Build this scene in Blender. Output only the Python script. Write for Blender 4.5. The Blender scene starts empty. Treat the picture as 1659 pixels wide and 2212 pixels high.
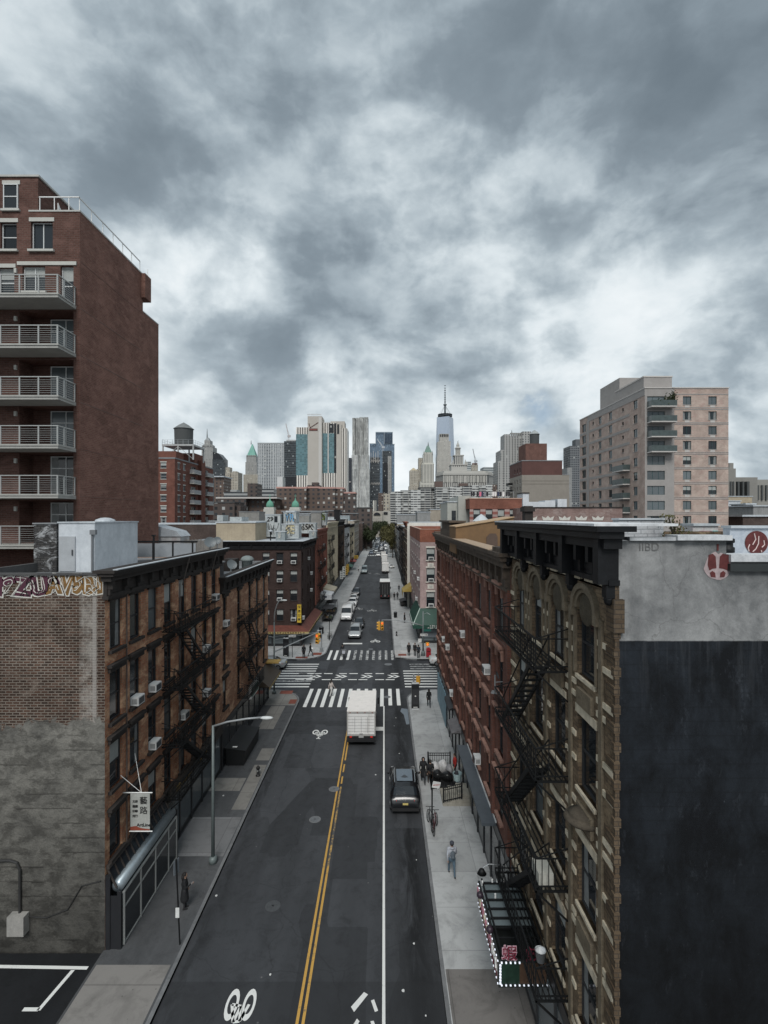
import bpy, bmesh, math, random
from mathutils import Vector, Matrix
random.seed(7)
SC = bpy.context.scene
COL = SC.collection
PI = math.pi
EYE = 18.5          # the bridge walkway the street is seen from, metres above the road
SC_F = 1100.0
def at(x, y, Y):    # a bearing read off the photograph, turned into a point at distance Y down the street
    return Vector(((x-830)/SC_F*Y, Y, EYE-(y-1118)/SC_F*Y))
def ax(x, Y): return (x-830)/SC_F*Y
def az(y, Y): return EYE-(y-1118)/SC_F*Y

# ------------------------------------------------------------------ mesh builder
class MB:
    def __init__(s): s.v=[]; s.f=[]; s.mi=[]; s.m=0; s.sm=[]; s.smooth=False
    def add(s, vs, fs):
        o=len(s.v); s.v.extend([tuple(v) for v in vs])
        for f in fs: s.f.append([i+o for i in f]); s.mi.append(s.m); s.sm.append(s.smooth)
    def box(s,x0,x1,y0,y1,z0,z1):
        s.add([(x0,y0,z0),(x1,y0,z0),(x1,y1,z0),(x0,y1,z0),(x0,y0,z1),(x1,y0,z1),(x1,y1,z1),(x0,y1,z1)],
              [(0,3,2,1),(4,5,6,7),(0,1,5,4),(1,2,6,5),(2,3,7,6),(3,0,4,7)])
    def quad(s,a,b,c,d): s.add([a,b,c,d],[(0,1,2,3)])
    def prism(s,poly,a0,a1,axis='z'):      # polygon swept along one axis; poly in the two other axes (in order)
        n=len(poly)
        def P(p,a):
            return (p[0],p[1],a) if axis=='z' else ((a,p[0],p[1]) if axis=='x' else (p[0],a,p[1]))
        vs=[P(p,a0) for p in poly]+[P(p,a1) for p in poly]
        s.add(vs,[tuple(range(n-1,-1,-1)),tuple(range(n,2*n))]+[(i,(i+1)%n,n+(i+1)%n,n+i) for i in range(n)])
    def bar(s,p,q,w,h=None,up=(0,0,1)):
        p=Vector(p); q=Vector(q); h=h or w; d=(q-p).normalized(); u=Vector(up)
        if abs(d.dot(u))>.99: u=Vector((1,0,0))
        a=d.cross(u).normalized()*w/2; b=a.cross(d).normalized()*h/2
        vs=[p-a-b,p+a-b,p+a+b,p-a+b,q-a-b,q+a-b,q+a+b,q-a+b]
        s.add(vs,[(0,3,2,1),(4,5,6,7),(0,1,5,4),(1,2,6,5),(2,3,7,6),(3,0,4,7)])
    def tube(s,pts,r,n=8,caps=True):
        pts=[Vector(p) for p in pts]; rs=r if isinstance(r,(list,tuple)) else [r]*len(pts)
        o=len(s.v); vs=[]; prev=None
        for i,p in enumerate(pts):
            d=(pts[min(i+1,len(pts)-1)]-pts[max(i-1,0)])
            d=d.normalized() if d.length>1e-9 else Vector((0,0,1))
            if prev is None:
                u=Vector((0,0,1)) if abs(d.z)<.9 else Vector((1,0,0)); a=d.cross(u).normalized()
            else:
                a=(prev-d*prev.dot(d)); a=a.normalized() if a.length>1e-6 else d.orthogonal().normalized()
            prev=a; b=d.cross(a)
            for k in range(n):
                t=2*PI*k/n; vs.append(p+(a*math.cos(t)+b*math.sin(t))*rs[i])
        fs=[(i*n+k,i*n+(k+1)%n,(i+1)*n+(k+1)%n,(i+1)*n+k) for i in range(len(pts)-1) for k in range(n)]
        if caps: fs+= [tuple(range(n-1,-1,-1)),tuple(range((len(pts)-1)*n,len(pts)*n))]
        s.add(vs,fs)
    def lathe(s,prof,c=(0,0,0),n=16,caps=True):
        vs=[];m=len(prof)
        for r,z in prof:
            for k in range(n):
                t=2*PI*k/n; vs.append((c[0]+r*math.cos(t),c[1]+r*math.sin(t),c[2]+z))
        fs=[(i*n+k,i*n+(k+1)%n,(i+1)*n+(k+1)%n,(i+1)*n+k) for i in range(m-1) for k in range(n)]
        if caps: fs+=[tuple(range(n-1,-1,-1)),tuple(range((m-1)*n,m*n))]
        s.add(vs,fs)
    def ell(s,c,rx,ry,rz,n=12,m=8):
        prof=[]; vs=[]
        for j in range(m+1):
            a=-PI/2+PI*j/m
            for k in range(n):
                t=2*PI*k/n; vs.append((c[0]+rx*math.cos(a)*math.cos(t),c[1]+ry*math.cos(a)*math.sin(t),c[2]+rz*math.sin(a)))
        s.add(vs,[(j*n+k,j*n+(k+1)%n,(j+1)*n+(k+1)%n,(j+1)*n+k) for j in range(m) for k in range(n)])
    def wheel(s,c,r,w,n=20,ri=0.0):        # disc with its axle along x
        x0,x1=c[0]-w/2,c[0]+w/2
        poly=[(c[1]+r*math.cos(2*PI*k/n),c[2]+r*math.sin(2*PI*k/n)) for k in range(n)]
        s.prism(poly,x0,x1,'x')
    def mesh(s,name,mats,origin=(0,0,0)):
        me=bpy.data.meshes.new(name)
        ox,oy,oz=origin
        me.from_pydata([(a-ox,b-oy,c-oz) for a,b,c in s.v],[],s.f)
        for m in (mats if isinstance(mats,(list,tuple)) else [mats]): me.materials.append(m)
        me.polygons.foreach_set('material_index',s.mi)
        me.polygons.foreach_set('use_smooth',s.sm)
        me.update(); return me
    def build(s,name,mats,parent=None):     # vertices are in world metres; the parent only carries an offset
        o=(0,0,0)
        if parent is not None:
            o=parent.location
            if parent.parent is not None: o=parent.location+parent.parent.location
        ob=bpy.data.objects.new(name,s.mesh(name,mats,o)); COL.objects.link(ob)
        if parent is not None: ob.parent=parent
        return ob
    def local(s,name,mats,parent=None):     # vertices are already in the parent's own coordinates
        ob=bpy.data.objects.new(name,s.mesh(name,mats)); COL.objects.link(ob)
        if parent is not None: ob.parent=parent
        return ob

def tag(o,label=None,cat=None,group=None,kind=None):
    if label: o['label']=label
    if cat: o['category']=cat
    if group: o['group']=group
    if kind: o['kind']=kind
    return o
def thing(name,label,cat,loc=(0,0,0),rz=0,group=None):
    o=bpy.data.objects.new(name,None); COL.objects.link(o)
    o.empty_display_size=.3; o.location=loc; o.rotation_euler=(0,0,rz)
    return tag(o,label,cat,group)
def inst(name,me,parent=None,loc=(0,0,0),rz=0,scale=None):
    o=bpy.data.objects.new(name,me); COL.objects.link(o); o.location=loc; o.rotation_euler=(0,0,rz)
    if scale: o.scale=scale
    if parent is not None: o.parent=parent
    return o
def dup(root,loc,rz,label=None,group=None):
    def cp(o,par):
        c=o.copy(); COL.objects.link(c)
        if par is not None: c.parent=par
        for ch in o.children: cp(ch,c)
        return c
    r=cp(root,None); r.location=loc; r.rotation_euler=(0,0,rz)
    if label: r['label']=label
    if group: r['group']=group
    return r
def struct(name,mb,mats):
    o=mb.build(name,mats); o['kind']='structure'; return o
def text_mesh(body,size,offset=0.0,extr=0.004,space=1.0,align='CENTER'):
    c=bpy.data.curves.new('lettering','FONT'); c.body=body; c.size=size; c.offset=offset; c.extrude=extr
    c.align_x=align; c.align_y='CENTER'; c.space_character=space; c.resolution_u=3
    o=bpy.data.objects.new('lettering',c); COL.objects.link(o)
    dg=bpy.context.evaluated_depsgraph_get(); me=bpy.data.meshes.new_from_object(o.evaluated_get(dg))
    bpy.data.objects.remove(o); bpy.data.curves.remove(c); return me
def lettering(name,body,size,m,parent,loc,rot,offset=0.0,extr=0.004,space=1.0,sx=1.0,sy=1.0,align='CENTER',wob=0.0):
    me=text_mesh(body,size,offset,extr,space,align)
    if wob:
        for v in me.vertices: x,y=v.co.x/size,v.co.y/size; v.co.x+=wob*size*(math.sin(y*7+x*2)+.5*math.sin(y*15+x*9)); v.co.y+=wob*size*(math.sin(x*5+1)+.6*math.sin(x*11+y*6))
    me.materials.clear(); me.materials.append(m)
    o=inst(name,me,parent,loc); o.rotation_euler=rot; o.scale=(sx,sy,1); return o

# ------------------------------------------------------------------ materials
class G:
    def __init__(s,name):
        s.m=bpy.data.materials.new(name); s.m.use_nodes=True; s.t=s.m.node_tree
        s.b=s.t.nodes['Principled BSDF']; s.out=s.t.nodes['Material Output']
    def n(s,typ,ins=None,out=0,**kw):
        nd=s.t.nodes.new(typ)
        for k,v in kw.items(): setattr(nd,k,v)
        for k,v in (ins or {}).items():
            if isinstance(v,bpy.types.NodeSocket): s.t.links.new(v,nd.inputs[k])
            else: nd.inputs[k].default_value=v
        return nd.outputs[out]
    def math(s,op,a,b=0.0,c=None):
        ins={0:a,1:b}
        if c is not None: ins[2]=c
        return s.n('ShaderNodeMath',ins,operation=op)
    def mix(s,f,a,b,mode='MIX'):
        nd=s.t.nodes.new('ShaderNodeMix'); nd.data_type='RGBA'; nd.blend_type=mode
        for i,v in ((0,f),(6,a),(7,b)):
            if isinstance(v,bpy.types.NodeSocket): s.t.links.new(v,nd.inputs[i])
            else: nd.inputs[i].default_value=(v if i==0 else (*v,1) if len(v)==3 else v)
        return nd.outputs[2]
    def ramp(s,f,stops):
        nd=s.t.nodes.new('ShaderNodeValToRGB'); e=nd.color_ramp.elements
        while len(e)<len(stops): e.new(.5)
        for el,(p,c) in zip(e,stops):
            el.position=p; el.color=(c,c,c,1) if not isinstance(c,tuple) else (*c,1)
        s.t.links.new(f,nd.inputs[0]); return nd.outputs[0]
    def pos(s): return s.n('ShaderNodeTexCoord',out=3)
    def xyz(s,v):
        nd=s.t.nodes.new('ShaderNodeSeparateXYZ'); s.t.links.new(v,nd.inputs[0]); return nd.outputs
    def vec(s,x,y,z=0.0): return s.n('ShaderNodeCombineXYZ',{0:x,1:y,2:z})
    def scale(s,v,k): return s.n('ShaderNodeVectorMath',{0:v,1:k},operation='MULTIPLY')
    def noise(s,v,sc,det=4,rough=.55,dist=0.0):
        return s.n('ShaderNodeTexNoise',{'Vector':v,'Scale':sc,'Detail':det,'Roughness':rough,'Distortion':dist})
    def set(s,**kw):
        for k,v in kw.items():
            k={'col':'Base Color','rough':'Roughness','metal':'Metallic','spec':'Specular IOR Level','nor':'Normal','coat':'Coat Weight','em':'Emission Color','es':'Emission Strength','alpha':'Alpha','tr':'Transmission Weight'}[k]
            i=s.b.inputs[k]
            if isinstance(v,bpy.types.NodeSocket): s.t.links.new(v,i)
            else: i.default_value=(*v,1) if isinstance(v,tuple) and len(v)==3 else v
        return s
    def bump(s,h,st=.3,d=.02): s.set(nor=s.n('ShaderNodeBump',{'Height':h,'Strength':st,'Distance':d}))
MATS={}
def mul(c,k): return tuple(min(1,x*k) for x in c)
def plain(name,col,rough=.6,metal=0.0,var=.15,sc=1.5,spec=.4,coat=0.0):
    if name in MATS: return MATS[name]
    g=G(name); p=g.pos()
    nz=g.noise(p,sc,5,.6); n2=g.noise(p,sc*9,3,.6)
    f=g.math('ADD',g.math('MULTIPLY',nz,.7),g.math('MULTIPLY',n2,.3))
    f=g.ramp(f,[(.3,0.0),(.7,1.0)])
    c=g.mix(f,mul(col,1-var),mul(col,1+var)); g.set(col=c,rough=rough,metal=metal,spec=spec,coat=coat)
    MATS[name]=g.m; return g.m
def brick(name,c1,c2,mortar,k=1.0,dirt=.45,patch=None,bumps=.35,stain=(.03,.028,.026)):
    if name in MATS: return MATS[name]
    g=G(name); p=g.pos(); x,y,z=g.xyz(p)
    u=g.math('ADD',x,y); v=g.vec(u,z)
    bt=g.t.nodes.new('ShaderNodeTexBrick'); g.t.links.new(v,bt.inputs['Vector'])
    for kk,vv in (('Color1',(*c1,1)),('Color2',(*c2,1)),('Mortar',(*mortar,1)),('Scale',1.0),('Mortar Size',.010*k),('Mortar Smooth',.3),('Bias',0.0),('Brick Width',.215*k),('Row Height',.075*k)): bt.inputs[kk].default_value=vv
    col=bt.outputs['Color']
    big=g.noise(p,.55,6,.65,.4); col=g.mix(g.ramp(big,[(.35,0.0),(.68,1.0)]),col,g.mix(1.0,col,(.62,.6,.6),'MULTIPLY'))
    streak=g.noise(g.scale(p,(1.6,1.6,.12)),1.3,4,.6)
    col=g.mix(g.math('MULTIPLY',g.ramp(streak,[(.5,0.0),(.78,1.0)]),dirt),col,stain)
    if patch:
        pn=g.noise(g.scale(p,(1,1,2.2)),.8,7,.75,.6)
        col=g.mix(g.math('MULTIPLY',g.ramp(pn,[(.5,0.0),(.62,1.0)]),.75),col,patch)
    fine=g.noise(p,14,3,.7); col=g.mix(g.math('MULTIPLY',g.ramp(fine,[(.35,1.0),(.6,0.0)]),.35),col,g.mix(1.0,col,(.5,.5,.5),'MULTIPLY'))
    g.set(col=col,rough=.85,spec=.2); g.bump(g.math('SUBTRACT',g.math('MULTIPLY',fine,.5),bt.outputs['Fac']),bumps,.012)
    MATS[name]=g.m; return g.m
def stucco(name,c,c2,sc=.5,streak=.5,bump=.25,stain=(.05,.05,.05),rough=.85,hard=.12):
    if name in MATS: return MATS[name]
    g=G(name); p=g.pos()
    a=g.noise(p,sc,9,.7,.5); b=g.noise(p,sc*5,6,.7,.2)
    f=g.ramp(g.math('ADD',g.math('MULTIPLY',a,.6),g.math('MULTIPLY',b,.4)),[(.5-hard,0.0),(.5+hard,1.0)])
    col=g.mix(f,c,c2)
    st=g.noise(g.scale(p,(2.2,2.2,.14)),1.2,5,.6)
    col=g.mix(g.math('MULTIPLY',g.ramp(st,[(.52,0.0),(.8,1.0)]),streak),col,stain)
    fine=g.noise(p,22,4,.7); col=g.mix(.25,col,g.mix(fine,(.2,.2,.2),(.8,.8,.8)),'OVERLAY')
    g.set(col=col,rough=rough,spec=.25); g.bump(g.math('ADD',g.math('MULTIPLY',b,.6),g.math('MULTIPLY',fine,.4)),bump,.03)
    MATS[name]=g.m; return g.m
def facade(name,wall,win,pu,pv,fu,fv,var=.5,slab=None,rough=.55,ou=0.0,ov=0.0,lit=(.35,.36,.34),litp=.06,face_u='sum',gloss=.25):
    # a distant tower's skin: window bays repeated every pu metres along the wall and pv metres up
    if name in MATS: return MATS[name]
    g=G(name); p=g.pos(); x,y,z=g.xyz(p)
    u=g.math('ADD',g.math('ADD',x,y),1000.0+ou); v=g.math('ADD',z,ov)
    uu=g.math('DIVIDE',u,pu); vv=g.math('DIVIDE',v,pv)
    mu=g.math('LESS_THAN',g.math('FRACT',uu),fu); mv=g.math('LESS_THAN',g.math('FRACT',vv),fv)
    m=g.math('MULTIPLY',mu,mv)
    wn=g.n('ShaderNodeTexWhiteNoise',{'Vector':g.vec(g.math('FLOOR',uu),g.math('FLOOR',vv),3.0)},noise_dimensions='3D')
    wc=g.mix(wn,mul(win,1-var),mul(win,1+var)); wc=g.mix(g.math('GREATER_THAN',wn,1-litp),wc,lit)
    nz=g.noise(p,.05,4,.6); wl=g.mix(nz,mul(wall,.82),mul(wall,1.15))
    if slab: wl=g.mix(g.math('GREATER_THAN',g.math('FRACT',vv),slab[0]),wl,slab[1])
    nn=g.n('ShaderNodeNewGeometry',out=1); up=g.math('GREATER_THAN',g.xyz(nn)[2],.7)
    m=g.math('MULTIPLY',m,g.math('SUBTRACT',1.0,up))
    g.set(col=g.mix(m,wl,wc),rough=g.math('SUBTRACT',rough,g.math('MULTIPLY',m,rough-gloss)),spec=.4)
    MATS[name]=g.m; return g.m
def glassy(name,col,rough=.08,spec=.5,var=.5):
    if name in MATS: return MATS[name]
    g=G(name); r=g.n('ShaderNodeObjectInfo',out=5)
    n=g.noise(g.pos(),.9,3,.5); f=g.math('ADD',g.math('MULTIPLY',r,.7),g.math('MULTIPLY',n,.3))
    g.set(col=g.mix(f,mul(col,1-var),mul(col,1+var)),rough=rough,spec=spec)
    g.bump(g.noise(g.pos(),.7,2,.5),.06,.05)
    MATS[name]=g.m; return g.m
def emis(name,col,st):
    if name in MATS: return MATS[name]
    g=G(name); g.set(col=col,em=col,es=st,rough=.4); MATS[name]=g.m; return g.m

IRON=plain('black_iron',(.010,.011,.012),.55,.3,.3)
GALV=plain('galvanised_steel',(.36,.38,.39),.45,.5,.15)
WHITE=plain('white_paint',(.72,.73,.72),.5,0,.06)
ACW=plain('ac_white',(.66,.67,.66),.5,0,.08)
ACD=plain('ac_grille',(.06,.065,.07),.5,0,.1)
SASH=plain('dark_sash',(.035,.037,.04),.5,0,.2)
SASHW=plain('white_sash',(.55,.57,.57),.5,0,.1)
SASHT=plain('teal_sash',(.03,.075,.08),.5,0,.2)
PANE=glassy('window_pane',(.018,.022,.026))
PANEL=glassy('window_pane_pale',(.10,.12,.13),.15)
BLIND=plain('window_blind',(.34,.36,.35),.7,0,.2)
CURT=plain('window_curtain',(.20,.21,.21),.8,0,.3,4)
BROWNSTONE=stucco('brownstone',(.11,.08,.062),(.065,.05,.04),1.2,.4)
DARKSTONE=stucco('dark_trim',(.042,.036,.033),(.026,.024,.023),1.2,.3)
SILVER=stucco('silver_roof',(.52,.56,.59),(.36,.39,.42),.5,.25,.2)
TAR=stucco('tar_roof',(.10,.10,.10),(.06,.06,.062),.4,.2,.2)
GREYROOF=stucco('grey_roof',(.26,.27,.28),(.17,.18,.19),.3,.2,.2)
CONC=stucco('raw_concrete',(.33,.32,.30),(.22,.215,.205),.8,.4)
SHOPDARK=plain('shop_dark',(.02,.022,.025),.35,0,.4)
RUBBER=plain('tyre_rubber',(.014,.014,.015),.8,0,.1)
RIM=plain('wheel_rim',(.28,.29,.30),.35,.7,.1)
CARGLASS=glassy('car_glass',(.012,.016,.02),.05,.6,.2)
TAIL=emis('tail_lamp',(.45,.02,.015),.25)
HEADL=plain('headlamp',(.55,.57,.58),.15,0,.05)
PLATE=plain('number_plate',(.55,.45,.16),.5,0,.05)
YEL=plain('signal_yellow',(.62,.33,.045),.45,0,.12)
MWHITE=plain('paint_white_letter',(.75,.75,.73),.6,0,.05)
MBLACK=plain('paint_black_letter',(.02,.02,.02),.6,0,.05)

# ------------------------------------------------------------------ wall frames, windows
class Face:
    def __init__(s,origin,ud,od,rot): s.o=Vector(origin); s.u=Vector(ud); s.d=Vector(od); s.rot=rot
    def p(s,u,out,z): return s.o+s.u*u+s.d*out+Vector((0,0,z))
def FL(X): return Face((X,0,0),(0,1,0),(1,0,0),PI/2)      # left row, faces the street (+x); u = y
def FR(X): return Face((X,0,0),(0,1,0),(-1,0,0),-PI/2)    # right row, faces the street (-x); u = y
def FF(Y): return Face((0,Y,0),(1,0,0),(0,-1,0),0)        # faces the bridge (-y); u = x
def fbox(mb,F,u0,u1,o0,o1,z0,z1):
    c=[F.p(u,o,z) for z in (z0,z1) for (u,o) in ((u0,o0),(u1,o0),(u1,o1),(u0,o1))]
    mb.add(c,[(0,3,2,1),(4,5,6,7),(0,1,5,4),(1,2,6,5),(2,3,7,6),(3,0,4,7)])
def wall(mb,F,u0,u1,z0,z1,ops=(),reveal=.18):
    us=sorted({u0,u1,*[o[0] for o in ops],*[o[1] for o in ops]}); zs=sorted({z0,z1,*[o[2] for o in ops],*[o[3] for o in ops]})
    us=[u for u in us if u0-1e-6<=u<=u1+1e-6]; zs=[z for z in zs if z0-1e-6<=z<=z1+1e-6]
    hit=lambda u,z: any(o[0]<u<o[1] and o[2]<z<o[3] for o in ops)
    for a,b in zip(us,us[1:]):
        run=None
        for c,d in list(zip(zs,zs[1:]))+[(None,None)]:
            if c is not None and not hit((a+b)/2,(c+d)/2):
                run=(run[0],d) if run else (c,d)
            else:
                if run: mb.quad(F.p(a,0,run[0]),F.p(b,0,run[0]),F.p(b,0,run[1]),F.p(a,0,run[1]))
                run=None
    for o in ops:
        a,b,c,d=o[:4]; r=-(o[4] if len(o)>4 else reveal)
        mb.quad(F.p(a,0,c),F.p(a,r,c),F.p(a,r,d),F.p(a,0,d)); mb.quad(F.p(b,0,c),F.p(b,r,c),F.p(b,r,d),F.p(b,0,d))
        mb.quad(F.p(a,0,d),F.p(b,0,d),F.p(b,r,d),F.p(a,r,d)); mb.quad(F.p(a,0,c),F.p(b,0,c),F.p(b,r,c),F.p(a,r,c))
WC={}
def window_meshes(w,h,style,frame,var):
    k=(round(w,2),round(h,2),style,frame.name,var)
    if k in WC: return WC[k]
    f=.06 if w<1.6 else .05; fr=MB(); pn=MB(); hw=w/2
    for x0,x1,z0,z1 in ((-hw,-hw+f,0,h),(hw-f,hw,0,h),(-hw+f,hw-f,0,f),(-hw+f,hw-f,h-f,h)): fr.box(x0,x1,0,.08,z0,z1)
    if style=='sash': fr.box(-hw+f,hw-f,.01,.07,h*.5-.03,h*.5+.03)
    if style=='pair': fr.box(-.03,.03,.01,.07,f,h-f)
    if style=='tri':
        fr.box(-w/6-.03,-w/6+.03,.01,.07,f,h-f); fr.box(w/6-.03,w/6+.03,.01,.07,f,h-f)
    if style=='door':
        fr.box(-.03,.03,.01,.07,f,h-f); fr.box(-hw+f,-.03,.01,.07,h*.68,h*.68+.06); fr.box(.03,hw-f,.01,.07,h*.68,h*.68+.06)
    x0,x1,z0,z1=-hw+f,hw-f,f,h-f
    def rect(a,b,c,d,m): pn.m=m; pn.quad((a,.05,c),(b,.05,c),(b,.05,d),(a,.05,d))
    drop={0:0,1:.35,2:.5,3:0,4:.75,5:0}[var]
    zz=z1-(z1-z0)*drop
    if zz>z0: rect(x0,x1,z0,zz,3 if var==5 else 0)
    if drop: rect(x0,x1,zz,z1,1)
    if var==3: 
        pn.m=2; pn.quad((x0,.046,z0),(x0+(x1-x0)*.3,.046,z0),(x0+(x1-x0)*.22,.046,z1),(x0,.046,z1)); pn.quad((x1,.046,z0),(x1,.046,z1),(x1-(x1-x0)*.25,.046,z1),(x1-(x1-x0)*.33,.046,z0))
    WC[k]=(fr.mesh('window',frame),pn.mesh('pane',[PANE,BLIND,CURT,PANEL])); return WC[k]
SL={}
def trim_mesh(kind,w,mat):
    k=(kind,round(w,2),mat.name)
    if k in SL: return SL[k]
    b=MB(); hw=w/2
    if kind=='sill': b.box(-hw-.12,hw+.12,-.16,.16,-.13,0)
    elif kind=='slim_sill': b.box(-hw-.05,hw+.05,-.07,.16,-.10,0)
    elif kind=='lintel':
        b.box(-hw-.14,hw+.14,-.12,-.002,.0,.22); b.box(-hw-.22,hw+.22,-.22,-.002,.22,.34)
    elif kind=='flat': b.box(-hw-.1,hw+.1,-.04,-.002,0,.24)
    elif kind=='hood':
        b.box(-hw-.16,-hw-.02,-.12,-.002,-.35,.05); b.box(hw+.02,hw+.16,-.12,-.002,-.35,.05); b.box(-hw-.2,hw+.2,-.16,-.002,.05,.24); b.box(-hw-.26,hw+.26,-.26,-.002,.24,.36)
    elif kind=='band': b.box(-hw-.12,hw+.12,-.05,-.002,0,.16)
    SL[k]=b.mesh(kind,mat); return SL[k]
def window(parent,F,u,z,w,h,style='sash',frame=None,var=None,sill='sill',lintel='lintel',trim=None,depth=.14,label=None):
    frame=frame or SASH
    if var is None: var=random.choice((0,0,0,0,1,2,3,3,5))
    fm,pm=window_meshes(w,h,style,frame,var)
    p=F.p(u,-depth,z)-parent.location
    o=inst('window',fm,parent,p,F.rot); inst('pane',pm,o)
    if sill: inst('sill',trim_mesh(sill,w,trim or DARKSTONE),o,(0,-depth,0))
    if lintel: inst('lintel',trim_mesh(lintel,w,trim or DARKSTONE),o,(0,-depth,h))
    if label: o['label']=label
    return o
def ac_meshes():
    b=MB(); b.box(-.32,.32,-.28,.12,0,.40); g=MB()
    g.box(-.26,.26,-.292,-.281,.05,.34); c=MB()
    for s in (-1,1):
        for k in range(4): c.box(s*.321,s*.329,-.22+k*.06,-.19+k*.06,.08,.32)
    return b.mesh('air_conditioner',ACW),g.mesh('grille',ACD),c.mesh('side_vent',ACD)
ACM=ac_meshes()
AC_PLACED=[]
def ac_unit(F,u,z,label,group,sc=1.0):
    o=inst('air_conditioner',ACM[0],None,F.p(u,.02,z),F.rot,(sc,sc,sc)); tag(o,label,'air conditioner',group)
    inst('grille',ACM[1],o); inst('side_vent',ACM[2],o); return o
def fire_escape(parent,F,u0,u1,levels,proj=1.0,stair=True,first=True,mat=None,flip=False,bars=.11,drop=None,hatch_end=1):
    mat=mat or IRON; n=0
    for i,z in enumerate(levels):
        pl=MB(); k=int((proj-.1)/.15)
        for j in range(k+1): fbox(pl,F,u0,u1,.06+j*(proj-.1)/k,.09+j*(proj-.1)/k,z-.02,z+.02)
        for u in (u0,u1-.05): fbox(pl,F,u,u+.05,0,proj,z-.08,z-.02)
        fbox(pl,F,u0,u1,proj-.05,proj,z-.09,z-.022)
        fe=pl.build('fire_escape',mat,parent)
        ra=MB()
        def line(a,b,t=.035): ra.bar(a,b,t,t)
        for h in (.12,.95):
            line(F.p(u0,proj,z+h),F.p(u1,proj,z+h),.035 if h<.9 else .05)
            line(F.p(u0,0,z+h),F.p(u0,proj,z+h)); line(F.p(u1,0,z+h),F.p(u1,proj,z+h))
        m=max(3,int((u1-u0)/(bars*2)))
        for j in range(m+1):
            u=u0+(u1-u0)*j/m; line(F.p(u,proj,z),F.p(u,proj,z+.95),.020 if j%4 else .034)
        for j in range(1,5):
            for u in (u0,u1): line(F.p(u,proj*j/5,z),F.p(u,proj*j/5,z+.95),.022)
        sub=ra.build('railing',mat,fe)
        br=MB()
        for u in (u0+.03,u1-.03,(u0+u1)/2):
            br.bar(F.p(u,.02,z-.95),F.p(u,proj-.05,z-.08),.05,.05); 
        for u in (u0,u1): br.bar(F.p(u,.02,z+1.25),F.p(u,proj,z+.95),.03,.03)
        br.build('bracket',mat,fe)
        if stair and (i+1<len(levels) or drop):
            zb=levels[i+1] if i+1<len(levels) else drop
            st=MB(); o0,o1=proj*.30,proj*.88
            a,b=(u0+.9,u1-.9) if not flip else (u1-.9,u0+.9)
            if (i%2==1) and u1-u0>5: pass
            for o in (o0,o1):
                st.bar(F.p(a,o,z),F.p(b,o,zb),.05,.16); st.bar(F.p(a,o,z+.85),F.p(b,o,zb+.85),.035,.035)
                st.bar(F.p(a,o,z),F.p(a,o,z+.85),.03); st.bar(F.p(b,o,zb),F.p(b,o,zb+.85),.03)
            ns=11
            for j in range(1,ns):
                t=j/ns; q=F.p(a+(b-a)*t,o0,z+(zb-z)*t); q2=F.p(a+(b-a)*t,o1,z+(zb-z)*t); st.bar(q,q2,.2,.03)
            st.build('stair',mat,fe)

def scribble(root,Y,x0,x1,z0,z1,mat,n=3,seed=1,r=.02,name='scribble'):   # loose spray lines over a wall that faces the bridge
    rr=random.Random(seed); b=MB()
    for _ in range(n):
        x=rr.uniform(x0,x1); z=rr.uniform(z0,z1); pts=[(x,Y,z)]
        for k in range(9): x=min(x1,max(x0,x+rr.uniform(-.3,.42)*(x1-x0)*.4)); z=min(z1,max(z0,z+rr.uniform(-.5,.5)*(z1-z0))); pts.append((x,Y,z))
        b=MB(); b.tube(pts,r,5); b.build(name,mat,root)
# ------------------------------------------------------------------ camera, sky, sun
cam=bpy.data.cameras.new('camera'); camo=bpy.data.objects.new('camera',cam); COL.objects.link(camo)
camo.location=(0,0,EYE); camo.rotation_euler=(PI/2,0,0)
cam.sensor_fit='HORIZONTAL'; cam.sensor_width=36; cam.lens=36*1100/1659; cam.shift_y=12/1659; cam.clip_end=9000; cam.clip_start=.1
SC.camera=camo
SC.view_settings.view_transform='Standard'; SC.view_settings.look='None'; SC.view_settings.exposure=0; SC.view_settings.gamma=1
SC.cycles.max_bounces=6; SC.cycles.diffuse_bounces=3; SC.cycles.use_denoising=True
SUN_EL,SUN_AZ=math.radians(46),math.radians(176)      # azimuth from +y, clockwise: behind the bridge, a little to the right
sl=bpy.data.lights.new('sun','SUN'); sl.energy=2.4; sl.angle=math.radians(25); sl.color=(1,.97,.93)
so=bpy.data.objects.new('sun',sl); COL.objects.link(so)
sd=Vector((math.sin(SUN_AZ)*math.cos(SUN_EL)*-1,math.cos(SUN_AZ)*math.cos(SUN_EL),math.sin(SUN_EL)))
so.rotation_euler=sd.to_track_quat('Z','Y').to_euler()

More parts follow.
